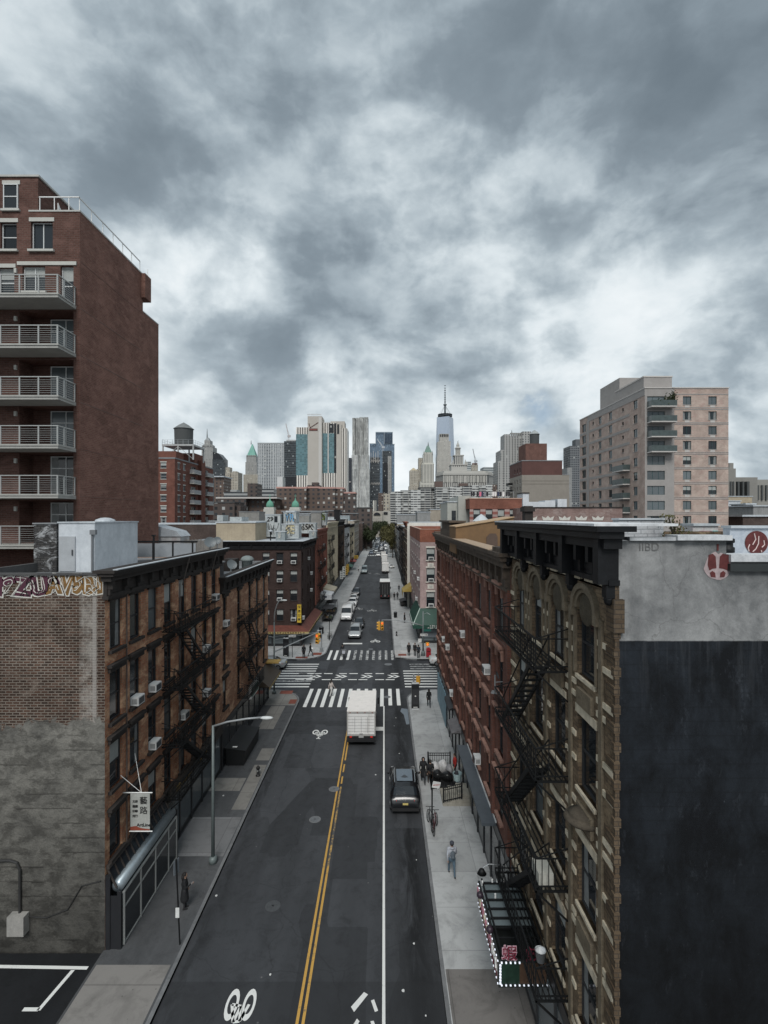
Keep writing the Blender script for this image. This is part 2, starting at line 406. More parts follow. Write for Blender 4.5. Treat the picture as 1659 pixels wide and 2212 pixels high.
def make_sky():
    w=bpy.data.worlds.new('World'); SC.world=w; w.use_nodes=True
    g=G.__new__(G); g.t=w.node_tree; bg=g.t.nodes['Background']; bg.inputs['Strength'].default_value=.1
    sky=g.t.nodes.new('ShaderNodeTexSky'); sky.sky_type='NISHITA'; sky.sun_disc=False; sky.sun_elevation=SUN_EL; sky.sun_rotation=SUN_AZ
    d=g.n('ShaderNodeTexCoord',out=0); x,y,z=g.xyz(d)
    zz=g.math('ADD',g.math('MAXIMUM',z,0.0),.30)
    wob=g.n('ShaderNodeTexNoise',{'Vector':d,'Scale':4.0,'Detail':5,'Roughness':.55},out=1)
    p=g.vec(g.math('DIVIDE',x,zz),g.math('DIVIDE',y,zz),g.math('MULTIPLY',z,.8))
    p=g.n('ShaderNodeVectorMath',{0:p,1:g.n('ShaderNodeVectorMath',{0:wob,1:(.2,.2,.1)},operation='MULTIPLY')},operation='ADD')
    sh=lambda v:g.n('ShaderNodeVectorMath',{0:p,1:v},operation='ADD')
    n1=g.noise(sh((3.1,7.7,0)),1.6,5,.5,.1)
    dv=g.n('ShaderNodeVectorMath',{0:g.n('ShaderNodeVectorMath',{0:d,1:(1.0,1.0,1.6)},operation='MULTIPLY'),1:g.n('ShaderNodeVectorMath',{0:wob,1:(.10,.10,.10)},operation='MULTIPLY')},operation='ADD')
    n2=g.n('ShaderNodeMapRange',{0:g.noise(dv,5.6,9,.53,.1),1:.32,2:.68,3:.16,4:.84},interpolation_type='SMOOTHSTEP')
    n3=g.noise(dv,19.0,7,.6,.2)
    t=g.math('ADD',g.math('MULTIPLY',g.math('SUBTRACT',n1,.56),1.0),g.math('ADD',g.math('MULTIPLY',g.math('SUBTRACT',n2,.5),.95),g.math('MULTIPLY',g.math('SUBTRACT',n3,.5),.22)))
    # where the heavier and the thinner cloud hung that day: bearing x, y on the photograph, size (rad), weight
    wob2=g.n('ShaderNodeTexNoise',{'Vector':d,'Scale':3.2,'Detail':5,'Roughness':.6},out=1)
    dd=g.n('ShaderNodeVectorMath',{0:d,1:g.n('ShaderNodeVectorMath',{0:g.n('ShaderNodeVectorMath',{0:wob2,1:(.5,.5,.5)},operation='SUBTRACT'),1:(.38,.38,.38)},operation='MULTIPLY')},operation='ADD')
    for bx,by,r,a in ((1610,290,.24,.34),(1430,180,.2,.16),(330,420,.16,.22),(120,200,.2,.08),(680,650,.11,.28),(770,690,.10,.18),(980,640,.10,.24),(620,340,.20,.16),(980,250,.2,.12),
                      (430,535,.09,-.34),(880,440,.10,-.22),(1330,560,.19,-.20),(1180,470,.1,-.12),(330,700,.12,-.18),(350,940,.12,-.18),(640,880,.09,-.08),(1500,740,.14,-.06),(850,930,.14,-.14),(560,530,.09,-.24),(1130,740,.09,-.18),
                      (520,790,.08,.20),(1080,820,.09,.22),(640,980,.08,.06),(1610,860,.10,.20),(400,860,.06,.10),(1250,760,.08,.10),(830,60,.2,-.02),(250,60,.16,-.06),(980,430,.07,-.10)):
        c=Vector(((bx-830)/1100,1,(1118-by)/1100)).normalized()
        dist=g.n('ShaderNodeVectorMath',{0:dd,1:tuple(c)},out=1,operation='DISTANCE')
        q=g.n('ShaderNodeMapRange',{0:dist,1:0.0,2:r*1.9,3:a*1.25,4:0.0},interpolation_type='SMOOTHSTEP'); t=g.math('ADD',t,q)
    hz=g.n('ShaderNodeMapRange',{0:z,1:.06,2:.56,3:-.15,4:.08}); t=g.math('ADD',t,hz)
    col=g.ramp(g.n('ShaderNodeMapRange',{0:t,1:-.55,2:1.05,3:0.0,4:1.0}),
        [(0.0,(.92,.965,.985)),(.17,(.75,.82,.855)),(.32,(.54,.615,.66)),(.46,(.375,.445,.495)),(.64,(.245,.300,.345)),(1.0,(.15,.19,.225))])
    gap=g.math('MULTIPLY',g.n('ShaderNodeMapRange',{0:g.n('ShaderNodeVectorMath',{0:dd,1:tuple(Vector(((1150-830)/1100,1,(1118-905)/1100)).normalized())},out=1,operation='DISTANCE'),1:.02,2:.075,3:1.0,4:0.0}),g.ramp(n2,[(.48,0.0),(.60,1.0)]))
    lo=g.math('LESS_THAN',z,0.0)
    cl=g.mix(1.0,col,(10,10,10),'MULTIPLY')
    c=g.mix(g.math('MULTIPLY',gap,.45),cl,sky.outputs[0]); c=g.mix(.02,c,sky.outputs[0])
    c=g.mix(lo,c,(2.0,2.1,2.2)); g.t.links.new(c,bg.inputs['Color'])
make_sky()

# ------------------------------------------------------------------ ground, roads, pavements
def asphalt(name,base,k=1.0,tracks=False):
    g=G(name); p=g.pos(); x,y,z=g.xyz(p)
    big=g.noise(g.scale(p,(1,.22,1)),.5,6,.6,.4); col=g.mix(g.ramp(big,[(.3,0.0),(.7,1.0)]),mul(base,.72),mul(base,1.3))
    med=g.noise(p,1.3,8,.74,.5); col=g.mix(g.math('MULTIPLY',g.ramp(med,[(.50,0.0),(.68,1.0)]),.6),col,mul(base,.5))
    if tracks:
        lane=g.math('ABSOLUTE',g.math('SUBTRACT',g.math('ABSOLUTE',g.math('SUBTRACT',x,-1.55)),.85))
        tr=g.n('ShaderNodeMapRange',{0:lane,1:.0,2:.55,3:.30,4:0.0}); col=g.mix(tr,col,mul(base,1.55))
        lane2=g.math('ABSOLUTE',g.math('SUBTRACT',g.math('ABSOLUTE',g.math('SUBTRACT',x,-5.2)),.85))
        col=g.mix(g.n('ShaderNodeMapRange',{0:lane2,1:.0,2:.55,3:.18,4:0.0}),col,mul(base,1.5))
        oil=g.math('MULTIPLY',g.n('ShaderNodeMapRange',{0:g.math('ABSOLUTE',g.math('SUBTRACT',x,1.45)),1:.2,2:1.0,3:1.0,4:0.0}),g.ramp(g.noise(g.scale(p,(1.5,.25,1)),1.0,7,.7,.8),[(.36,0.0),(.52,1.0)]))
        col=g.mix(g.math('MULTIPLY',oil,.9),col,mul(base,.2))
        gut=g.math('MULTIPLY',g.n('ShaderNodeMapRange',{0:g.math('ABSOLUTE',g.math('ADD',x,8.1)),1:.1,2:.6,3:1.0,4:0.0}),g.ramp(g.noise(g.scale(p,(1.5,.4,1)),1.2,6,.7,.8),[(.42,0.0),(.6,1.0)]))
        col=g.mix(g.math('MULTIPLY',gut,.6),col,mul(base,.35))
        # square-cut trench repairs across the carriageway
        bands=g.n('ShaderNodeTexWhiteNoise',{'W':g.math('FLOOR',g.math('DIVIDE',y,2.9))},noise_dimensions='1D')
        bm=g.math('GREATER_THAN',bands,.80); col=g.mix(g.math('MULTIPLY',bm,.42),col,mul(base,.45))
        pw=g.n('ShaderNodeTexVoronoi',{'Vector':g.scale(p,(.45,.16,1)),'Scale':1.0,'Randomness':1.0},out=1,distance='CHEBYCHEV'); pf=g.math('GREATER_THAN',g.xyz(pw)[0],.78); col=g.mix(g.math('MULTIPLY',pf,.34),col,mul(base,1.75)); pg=g.math('LESS_THAN',g.xyz(pw)[1],.16); col=g.mix(g.math('MULTIPLY',pg,.45),col,mul(base,.5))
        spk=g.n('ShaderNodeTexVoronoi',{'Vector':p,'Scale':1.1}); col=g.mix(g.n('ShaderNodeMapRange',{0:spk,1:.03,2:.05,3:.5,4:0.0}),col,(.2,.2,.2))
        crk=g.n('ShaderNodeTexVoronoi',{'Vector':g.n('ShaderNodeVectorMath',{0:p,1:g.n('ShaderNodeTexNoise',{'Vector':p,'Scale':.8,'Detail':5},out=1)},operation='ADD'),'Scale':.22},feature='DISTANCE_TO_EDGE')
        col=g.mix(g.n('ShaderNodeMapRange',{0:crk,1:.0,2:.006,3:.4,4:0.0}),col,mul(base,.3))
    fine=g.noise(p,55,3,.8); col=g.mix(.5,col,g.mix(g.ramp(fine,[(.3,0.0),(.7,1.0)]),(.18,.18,.18),(.82,.82,.82)),'OVERLAY')
    g.set(col=col,rough=g.mix(med,(.55,.55,.55),(.9,.9,.9)),spec=.3); g.bump(fine,.25,.01); MATS[name]=g.m; return g.m
def pavement(name,base,slab=1.52,var=.22):
    g=G(name); p=g.pos(); x,y,z=g.xyz(p)
    a=g.math('DIVIDE',x,slab); b=g.math('DIVIDE',y,slab)
    wn=g.n('ShaderNodeTexWhiteNoise',{'Vector':g.vec(g.math('FLOOR',a),g.math('FLOOR',b),0.0)},noise_dimensions='3D')
    col=g.mix(wn,mul(base,1-var),mul(base,1+var*.8))
    jo=g.math('MINIMUM',g.math('PINGPONG',a,.5),g.math('PINGPONG',b,.5)); 
    st=g.noise(p,.9,8,.7,.5); col=g.mix(g.math('MULTIPLY',g.ramp(st,[(.47,0.0),(.68,1.0)]),.55),col,mul(base,.45))
    gum=g.n('ShaderNodeTexVoronoi',{'Vector':p,'Scale':2.3}); col=g.mix(g.n('ShaderNodeMapRange',{0:gum,1:.05,2:.08,3:.6,4:0.0}),col,mul(base,.3))
    col=g.mix(g.n('ShaderNodeMapRange',{0:jo,1:.004,2:.010,3:.45,4:0.0}),col,mul(base,.35))
    fine=g.noise(p,40,4,.8); col=g.mix(.35,col,g.mix(fine,(.2,.2,.2),(.8,.8,.8)),'OVERLAY')
    g.set(col=col,rough=.85,spec=.3); g.bump(fine,.2,.01); MATS[name]=g.m; return g.m
ASPH=asphalt('road_asphalt',(.047,.050,.055),tracks=True); ASPH2=asphalt('cross_asphalt',(.044,.047,.053)); LOT=asphalt('lot_asphalt',(.012,.013,.015))
WALKD=asphalt('pavement_asphalt',(.080,.083,.087)); WALKL=pavement('pavement_grey',(.20,.203,.207),3.1,.12); WALK=pavement('pavement_concrete',(.40,.41,.41),2.4,.10); WALKP=pavement('pavement_patch',(.24,.232,.215),3.4,.12); WALKB=pavement('pavement_brownish',(.145,.137,.13),2.6)
WALKT=pavement('pavement_tan',(.205,.196,.185),4.0,.08)
KERB=stucco('kerb_stone',(.20,.205,.21),(.13,.135,.14),1.0,.2)
GROUND=stucco('city_ground',(.10,.10,.10),(.07,.07,.075),.02,0)
def sheet(mb,x0,x1,y0,y1,z): mb.quad((x0,y0,z),(x1,y0,z),(x1,y1,z),(x0,y1,z))
b=MB(); sheet(b,-4000,4000,-60,7000,-.06); struct('ground',b,GROUND)
b=MB(); sheet(b,-9.2,3.0,-40,760,0); struct('road',b,ASPH)
b=MB(); sheet(b,-140,-9.2,54.0,66.6,0); sheet(b,3.0,140,54.0,66.6,0); struct('cross_street',b,ASPH2)
b=MB(); sheet(b,-60,-11.9,-40,21.5,.10); struct('parking_lot',b,LOT)
def arc(cx,cy,r,a0,a1,n=10): return [(cx+r*math.cos(a0+(a1-a0)*k/n),cy+r*math.sin(a0+(a1-a0)*k/n)) for k in range(n+1)]
def walk(name,poly,mat):
    b=MB(); b.prism(poly,-.05,.14); return struct(name,b,mat)
def kerb(path,w=.16):
    b=MB(); 
    L=[Vector((x,y,0)) for x,y in path]
    for p,q in zip(L,L[1:]):
        d=(q-p).normalized(); nrm=Vector((d.y,-d.x,0))*w
        vs=[p+Vector((0,0,-.04)),q+Vector((0,0,-.04)),q+nrm+Vector((0,0,-.04)),p+nrm+Vector((0,0,-.04)),p+Vector((0,0,.144)),q+Vector((0,0,.144)),q+nrm+Vector((0,0,.144)),p+nrm+Vector((0,0,.144))]
        b.add(vs,[(0,3,2,1),(4,5,6,7),(0,1,5,4),(1,2,6,5),(2,3,7,6),(3,0,4,7)])
    struct('kerb',b,KERB)
# near left, near right, far left, far right
A1=arc(-12.2,50.8,3.7,0,PI/2)
walk('pavement_left_near',[(-11.9,-40),(-8.5,-40)]+A1+[(-140,54.5),(-140,52),(-11.9,52)],WALKD); kerb([(-8.5,-40)]+A1+[(-140,54.5)],-.16)
A2=arc(5.3,51.5,3.0,PI,PI/2)
walk('pavement_right_near',[(5.6,-40),(5.6,52),(140,52),(140,54.5)]+A2[::-1]+[(2.3,-40)],WALK); kerb([(2.3,-40)]+A2+[(140,54.5)],.16)
A3=arc(-11.3,69.5,3.5,-PI/2,0)
walk('pavement_left_far',[(-140,66)]+A3+[(-7.8,760),(-11.9,760),(-11.9,72.8),(-140,72.8)],WALK); kerb([(-140,66)]+A3+[(-7.8,760)],-.16)
A4=arc(4.3,69,3.0,-PI/2,-PI)
walk('pavement_right_far',[(140,66),(140,74.5),(5.4,74.5),(5.4,760),(1.3,760)]+A4[::-1],WALK); kerb([(140,66)]+A4+[(1.3,760)],.16)
def patch(name,x0,x1,y0,y1,mat,z=.144):
    b=MB(); sheet(b,x0,x1,y0,y1,z); struct(name,b,mat)
for x0,x1,y0,y1,m in ((-11.8,-8.75,10,20.9,WALKT),(-11.7,-8.72,27.6,31.2,WALKL),(-11.8,-9.7,34.2,35.9,WALKP),(-9.6,-8.7,32.0,37.8,WALKP),(-11.0,-9.6,44.2,49.6,WALKP),(-9.7,-8.7,38.5,40.5,WALKP),(-10.9,-9.2,24.6,27.2,WALKD)):
    patch('pavement_patch',x0,x1,y0,y1,m)
b=MB(); b.prism([(-11.7,49.8),(-8.75,49.8)]+arc(-12.2,50.8,3.5,0,PI/2)[:]+[(-13,54.2),(-13,52.1),(-11.7,52.1)],.138,.1445); struct('pavement_corner_patch',b,WALKP)
patch('pavement_patch',2.5,5.58,8,20.7,WALKB)
patch('pavement_patch',2.6,5.3,36.2,37.9,pavement('pavement_pale',(.46,.45,.41),3))
patch('pavement_patch',1.5,5.2,66.8,70.5,pavement('pavement_pale_corner',(.44,.43,.42),2.2),.1445)
TACT=brick('tactile_red',(.30,.10,.07),(.26,.09,.07),(.2,.08,.06),.6,.2)
for i,(x0,x1,y0,y1) in enumerate(((-10.9,-9.6,53.0,54.0),(-9.45,-8.75,50.2,51.4),(-11.6,-10.0,66.4,67.2),(-9.6,-8.4,68.0,69.2),(1.9,3.0,67.6,68.6))):
    patch('tactile_paving',x0,x1,y0,y1,TACT,.149)
# worn paint on the carriageway
def paint(name,col,wear=.5,sc=2.5):
    g=G(name); p=g.pos(); n=g.noise(p,sc,8,.75,.3); n2=g.noise(p,30,3,.7)
    f=g.ramp(g.math('ADD',g.math('MULTIPLY',n,.75),g.math('MULTIPLY',n2,.25)),[(wear-.05,0.0),(wear+.06,1.0)])
    g.set(col=g.mix(f,(.075,.078,.082),g.mix(n2,mul(col,.82),mul(col,1.08))),rough=.75,spec=.3); return g.m
PW=paint('road_white',(.74,.75,.73),.36); PWW=paint('road_white_worn',(.60,.61,.60),.50); PY=paint('road_yellow',(.56,.33,.08),.40); PYW=paint('road_yellow_worn',(.50,.32,.10),.50)
def marking(name,polys,mat,z=.004):
    b=MB()
    for q in polys:
        n=len(q); b.add([(x,y,z) for x,y in q],[tuple(range(n))])
    return struct(name,b,mat)
R4=lambda x0,x1,y0,y1:[(x0,y0),(x1,y0),(x1,y1),(x0,y1)]
marking('yellow_center_line',[R4(-3.24,-3.13,6,45)],PY); marking('yellow_center_line',[R4(-3.02,-2.91,6,27),R4(-3.02,-2.91,35.4,36.4),R4(-3.02,-2.91,37,38.2),R4(-3.02,-2.91,38.8,43)],PY); marking('yellow_center_line',[R4(-3.02,-2.91,27,35)],PYW)
marking('white_lane_line',[R4(-.07,.05,5,50)],PW); marking('white_cross_tick',[R4(-1.1,-.07,44.2,45.0)],PW)
marking('crosswalk',[R4(-7.95+.84*k,-7.95+.84*k+.36,49.7+(.25 if k>9 else 0),55.0) for k in range(6)],PW)
marking('crosswalk',[R4(-7.95+.84*k,-7.95+.84*k+.36,49.9+(.25 if k>9 else 0),55.0) for k in range(6,12)],PW)
marking('crosswalk',[R4(-7.45+.84*k,-7.45+.84*k+.34,66.2,70.9) for k in range(4)],PW); marking('crosswalk',[R4(-7.45+.84*k,-7.45+.84*k+.34,66.2,70.9) for k in range(4,11)],PWW)
marking('crosswalk',[R4(-12.3,-8.2,55.5+.95*k,55.5+.95*k+.36) for k in range(10) if k not in (2,)],PW); marking('crosswalk',[R4(-12.3,-8.2,57.4,57.76)],PWW)
marking('crosswalk',[R4(2.3,6.4,55.5+.95*k,55.5+.95*k+.36) for k in range(7)],PW); marking('crosswalk',[R4(3.2,6.4,55.5+.95*k,55.5+.95*k+.36) for k in (7,8,9)],PWW)
ch=[]
for cx in (-8.0,-5.0,-2.0,1.1):
    for o in (0,.62): ch+= [[(cx+o-.75,58.75),(cx+o-.42,58.75),(cx+o+.12,59.3),(cx+o-.2,59.3)],[(cx+o-.2,59.3),(cx+o+.12,59.3),(cx+o-.42,59.85),(cx+o-.75,59.85)]]
    ch+= [R4(cx-2.1,cx-1.1,60.25,60.5),R4(cx-.3,cx+.6,60.25,60.5),R4(cx-2.1,cx-1.1,58.0,58.25),R4(cx-.9,cx+.1,58.0,58.25)]
marking('chevron_marking',ch,PW); marking('stop_line',[R4(-6.0,-3.2,74.4,75.1)],PW)
def ring(cx,cy,ro,ri,ky,n=20):
    return [[(cx+ro*math.cos(a),cy+ky*ro*math.sin(a)),(cx+ro*math.cos(b_),cy+ky*ro*math.sin(b_)),(cx+ri*math.cos(b_),cy+ky*ri*math.sin(b_)),(cx+ri*math.cos(a),cy+ky*ri*math.sin(a))] for a,b_ in ((2*PI*k/n,2*PI*(k+1)/n) for k in range(n))]
def bike_mark(cx,cy,s,mat,inv=1,ky=1.7):
    q=ring(cx-.45*s,cy,.33*s,.2*s,ky)+ring(cx+.45*s,cy,.33*s,.2*s,ky)
    for (a,b_) in (((-.45,0),(-.12,-.95)),((-.12,-.95),(.2,-.9)),((.2,-.9),(.45,0)),((-.12,-.95),(.05,-.1)),((.05,-.1),(.2,-.9)),((.05,-.1),(-.45,0)),((-.02,-1.1),(.0,-1.5)),((-.2,-1.5),(.2,-1.5))):
        a=Vector((cx+a[0]*s,cy+inv*a[1]*s)); c=Vector((cx+b_[0]*s,cy+inv*b_[1]*s)); d=(c-a).normalized(); nn=Vector((-d.y,d.x))*.075*s
        q.append([tuple(a+nn),tuple(a-nn),tuple(c-nn),tuple(c+nn)])
    marking('bike_marking',q,mat)
bike_mark(-5.45,19.35,.72,PW,1,2.7); bike_mark(-5.5,43.9,.85,PW); bike_mark(-1.3,76.0,.95,PW,-1)
for cy in (101,167): bike_mark(-2.4,cy,1.3,PWW,-1); bike_mark(-5.3,cy+2,1.3,PWW,-1)
marking('sharrow_marking',[[(-1.25,19.25),(-1.12,19.05),(-.62,19.75),(-.78,19.85)],[(-.5,19.5),(-.38,19.55),(-.22,19.1),(-.34,19.05)],[(-1.25,18.35),(-1.12,18.2),(-.9,18.7),(-1.0,18.8)],[(-.5,18.7),(-.38,18.72),(-.2,18.2),(-.33,18.2)]],PW)
marking('far_crosswalk',[R4(-7.6+.8*k,-7.25+.8*k,246,252) for k in range(11)]+[R4(-7.6+.8*k,-7.25+.8*k,268,273) for k in range(11)],PW)
marking('parking_bay_line',[[(-40,21.4),(-40,21.24),(-12.1,20.72),(-12.1,20.87)],[(-12.72,20.7),(-12.57,20.7),(-12.83,19.0),(-12.97,19.0)],R4(-13.5,-12.9,18.97,19.12)],PW,.108)
marking('puddle',[[(2.0,45.5),(2.28,45.6),(2.28,49.2),(1.7,49.4),(1.55,48.6),(1.85,47.8)]],plain('puddle_water',(.10,.12,.14),.03,0,.1,1,.6),.005)
# iron covers in the road
IRONC=plain('manhole_iron',(.17,.18,.19),.55,.3,.25,6); IROND=plain('manhole_iron_dark',(.085,.09,.095),.6,.3,.2,6)
def manhole(x,y,label,m,z=.0,r=.36):
    t=thing('manhole_cover',label,'manhole cover',(x,y,z),0,'manhole covers in the road')
    b=MB(); b.lathe([(r,0),(r,.009),(r-.05,.012)],n=24); b.local('frame',KERB if m is IRONC else m,t)
    b=MB(); b.lathe([(r-.06,.004),(r-.06,.014),(r-.1,.016),(.1,.016)],n=24)
    for k in range(6): a=PI*k/6; b.bar((math.cos(a)*.28,math.sin(a)*.28,.018),(-math.cos(a)*.28,-math.sin(a)*.28,.018),.03,.008)
    b.local('lid',m,t)
for k,(x,y) in enumerate(((1.75,27.5),(1.3,22.1),(.75,19.9),(1.55,18.9),(-4.6,20.6),(-.6,36.6),(.9,45.2),(1.1,47.0),(-8.2,24.9),(2.6,46.6),(4.5,22.9),(-10.6,33.6),(-6.8,50.9),(1.2,39.9))):
    z=.147 if (x>2.3 or x<-8.5) else .006; b=MB(); q=.025+.012*(k%3); b.prism([(x-q,y-q*.8),(x+q*.8,y-q*1.2),(x+q*1.1,y+q*.5),(x+q*.1,y+q*1.3),(x-q*1.2,y+q*.4)],z,z+.02); tag(b.build('litter_scrap',plain('litter_white',(.62,.63,.62),.6)),'small white scrap of litter lying on the road or pavement','litter','white scraps of litter on the ground')
manhole(ax(681,31.2),31.2,'pale grey manhole cover in the left lane beside the yellow line',IRONC); manhole(ax(590,24.25),24.25,'dark ribbed manhole cover in the left lane nearest the bridge',IROND)
manhole(ax(722,34.7),34.7,'grey manhole cover interrupting the yellow centre line',IRONC); manhole(ax(837,52.5),52.5,'grey manhole cover on the near crosswalk ahead of the white truck',IRONC)
manhole(ax(839,64.2),64.2,'pale manhole cover inside the intersection before the far crosswalk',IRONC,r=.5); manhole(ax(801,71.6),71.6,'grey manhole cover just past the far crosswalk',IRONC)
# ------------------------------------------------------------------ building kit
def cornice(parent,F,u0,u1,z0,z1,proj,mat,step=1.1,name='cornice',ends=True,big=False):
    b=MB(); h=z1-z0; e=proj*.6 if ends else 0
    fbox(b,F,u0,u1,-.05,proj*.18,z0,z0+h*.62); fbox(b,F,u0-e*.2,u1+e*.2,-.05,proj*.34,z0-.07,z0+.06)
    fbox(b,F,u0-e*.5,u1+e*.5,-.05,proj*.62,z0+h*.60,z0+h*.78); fbox(b,F,u0-e*.8,u1+e*.8,-.05,proj*.86,z0+h*.78,z0+h*.90); fbox(b,F,u0-e,u1+e,-.3,proj,z0+h*.90,z1)
    n=max(2,int((u1-u0)/step))
    for k in range(n+1):
        u=u0+.12+(u1-u0-.24)*k/n
        fbox(b,F,u-.09,u+.09,-.02,proj*.55,z0+h*.30,z0+h*.60); fbox(b,F,u-.07,u+.07,-.02,proj*.36,z0+h*.08,z0+h*.30)
        if big and k%3==0:
            fbox(b,F,u-.16,u+.16,-.02,proj*.74,z0-.05,z0+h*.78); fbox(b,F,u-.13,u+.13,0,proj*.4,z0-.38,z0-.05); b.ell(F.p(u,proj*.22,z0-.42),.13,.13,.16,8,6)
        if k<n:
            v=u+(u1-u0-.24)/n; fbox(b,F,u+.18,v-.18,0,proj*.22,z0+h*.14,z0+h*.22); fbox(b,F,u+.18,v-.18,0,proj*.22,z0+h*.46,z0+h*.54)
    return b.build(name,mat,parent)
def glyphs(mb,F,u0,u1,z0,z1,out,n,w=.7):   # strokes of a line of lettering too small to read in the photograph
    rr=random.Random(n*7+int(u0*10))
    cw=(u1-u0)/n; h=z1-z0
    for k in range(n):
        a=u0+k*cw; c=a+cw*w
        for _ in range(3):
            zz=z0+h*rr.random()*.85; fbox(mb,F,a,c,out,out+.012,zz,zz+h*.16)
        for _ in range(2):
            uu=a+(c-a)*rr.random()*.8; fbox(mb,F,uu,uu+cw*.16,out,out+.012,z0,z1)
def body(root,F,side,X,Y0,Y1,depth,ztop,ops,wmat,near=None,nearmat=None,nops=(),zbase=0,reveal=.2,roof=None,zroof=None,backz=None):
    xb=X-depth if side=='L' else X+depth
    b=MB(); wall(b,F,Y0,Y1,zbase,ztop,ops,reveal); b.build('wall',wmat,root)
    b=MB(); x0,x1=min(X,xb),max(X,xb)
    wall(b,FF(Y0),x0,x1,zbase,ztop,nops,reveal); b.build('side_wall',nearmat or wmat,root)
    b=MB(); b.quad((x0,Y1,zbase),(x1,Y1,zbase),(x1,Y1,ztop),(x0,Y1,ztop)); b.quad((xb,Y0,zbase),(xb,Y1,zbase),(xb,Y1,ztop),(xb,Y0,ztop)); b.build('rear_wall',nearmat or wmat,root)
    b=MB(); zr=zroof or ztop-.45; b.box(x0+.02,x1-.02,Y0+.02,Y1-.02,zr-.3,zr)
    for (a0,a1,c0,c1) in ((x0,x1,Y0,Y0+.28),(x0,x1,Y1-.28,Y1),(x0,x0+.28,Y0+.28,Y1-.28),(x1-.28,x1,Y0+.28,Y1-.28)): b.box(a0-.02,a1+.02,c0-.02 if c0==Y0 else c0,c1+.02 if c1==Y1 else c1,ztop+.003,ztop+.07); 
    for (a0,a1,c0,c1) in ((x0+.02,x1-.02,Y0+.03,Y0+.25),(x0+.02,x1-.02,Y1-.25,Y1-.03),(x0+.03,x0+.25,Y0+.25,Y1-.25),(x1-.25,x1-.03,Y0+.25,Y1-.25)): b.box(a0,a1,c0,c1,zr,ztop)
    b.build('roof',roof or SILVER,root)
def shopfront(root,F,u0,u1,z1,out=.0,seed=1,mat=None,n=None):
    rr=random.Random(seed); b=MB(); fbox(b,F,u0,u1,.004,.05,.0,z1); o=b.build('storefront',mat or SHOPDARK,root)
    g=MB(); n=n or max(2,int((u1-u0)/1.8)); w=(u1-u0)/n
    for k in range(n): fbox(g,F,u0+k*w+.1,u0+(k+1)*w-.1,.052,.07,.5,z1-.5)
    g.build('shop_window',PANEL if seed%2 else PANE,o)
    f=MB()
    for k in range(n+1): fbox(f,F,u0+k*w-.06,u0+k*w+.06,.05,.12,.05,z1-.35)
    f.build('shop_frame',SASH,o); return o
def awning(root_or_none,F,u0,u1,z0,z1,proj,mat,name='awning',label=None,val=.25,edge=None,cat='awning',group=None):
    b=MB()
    p=[F.p(u0,.02,z1),F.p(u1,.02,z1),F.p(u1,proj,z0+val),F.p(u0,proj,z0+val),F.p(u0,proj,z0),F.p(u1,proj,z0)]
    if root_or_none is None:
        c=F.p((u0+u1)/2,0,z0); root=thing(name,label,cat,c,0,group)
    else: root=root_or_none
    b.quad(p[0],p[1],p[2],p[3]); b.add([p[0],p[3],F.p(u0,.02,z0+val)],[(0,1,2)]); b.add([p[1],p[2],F.p(u1,.02,z0+val)],[(0,1,2)])
    t=b.build('canopy' if root_or_none is None else 'awning',mat,root)
    v=MB(); fbox(v,F,u0,u1,proj-.03,proj,z0,z0+val-.004); v.build('valance',edge or mat,root if root_or_none is None else t)
    f=MB()
    for u in (u0+.06,(u0+u1)/2,u1-.06): f.bar(F.p(u,.03,z0+val-.05),F.p(u,proj-.05,z0+val-.05),.04); f.bar(F.p(u,.03,z1-.06),F.p(u,proj-.05,z0+val-.04),.03)
    f.build('awning_frame',IRON,root if root_or_none is None else t); return root

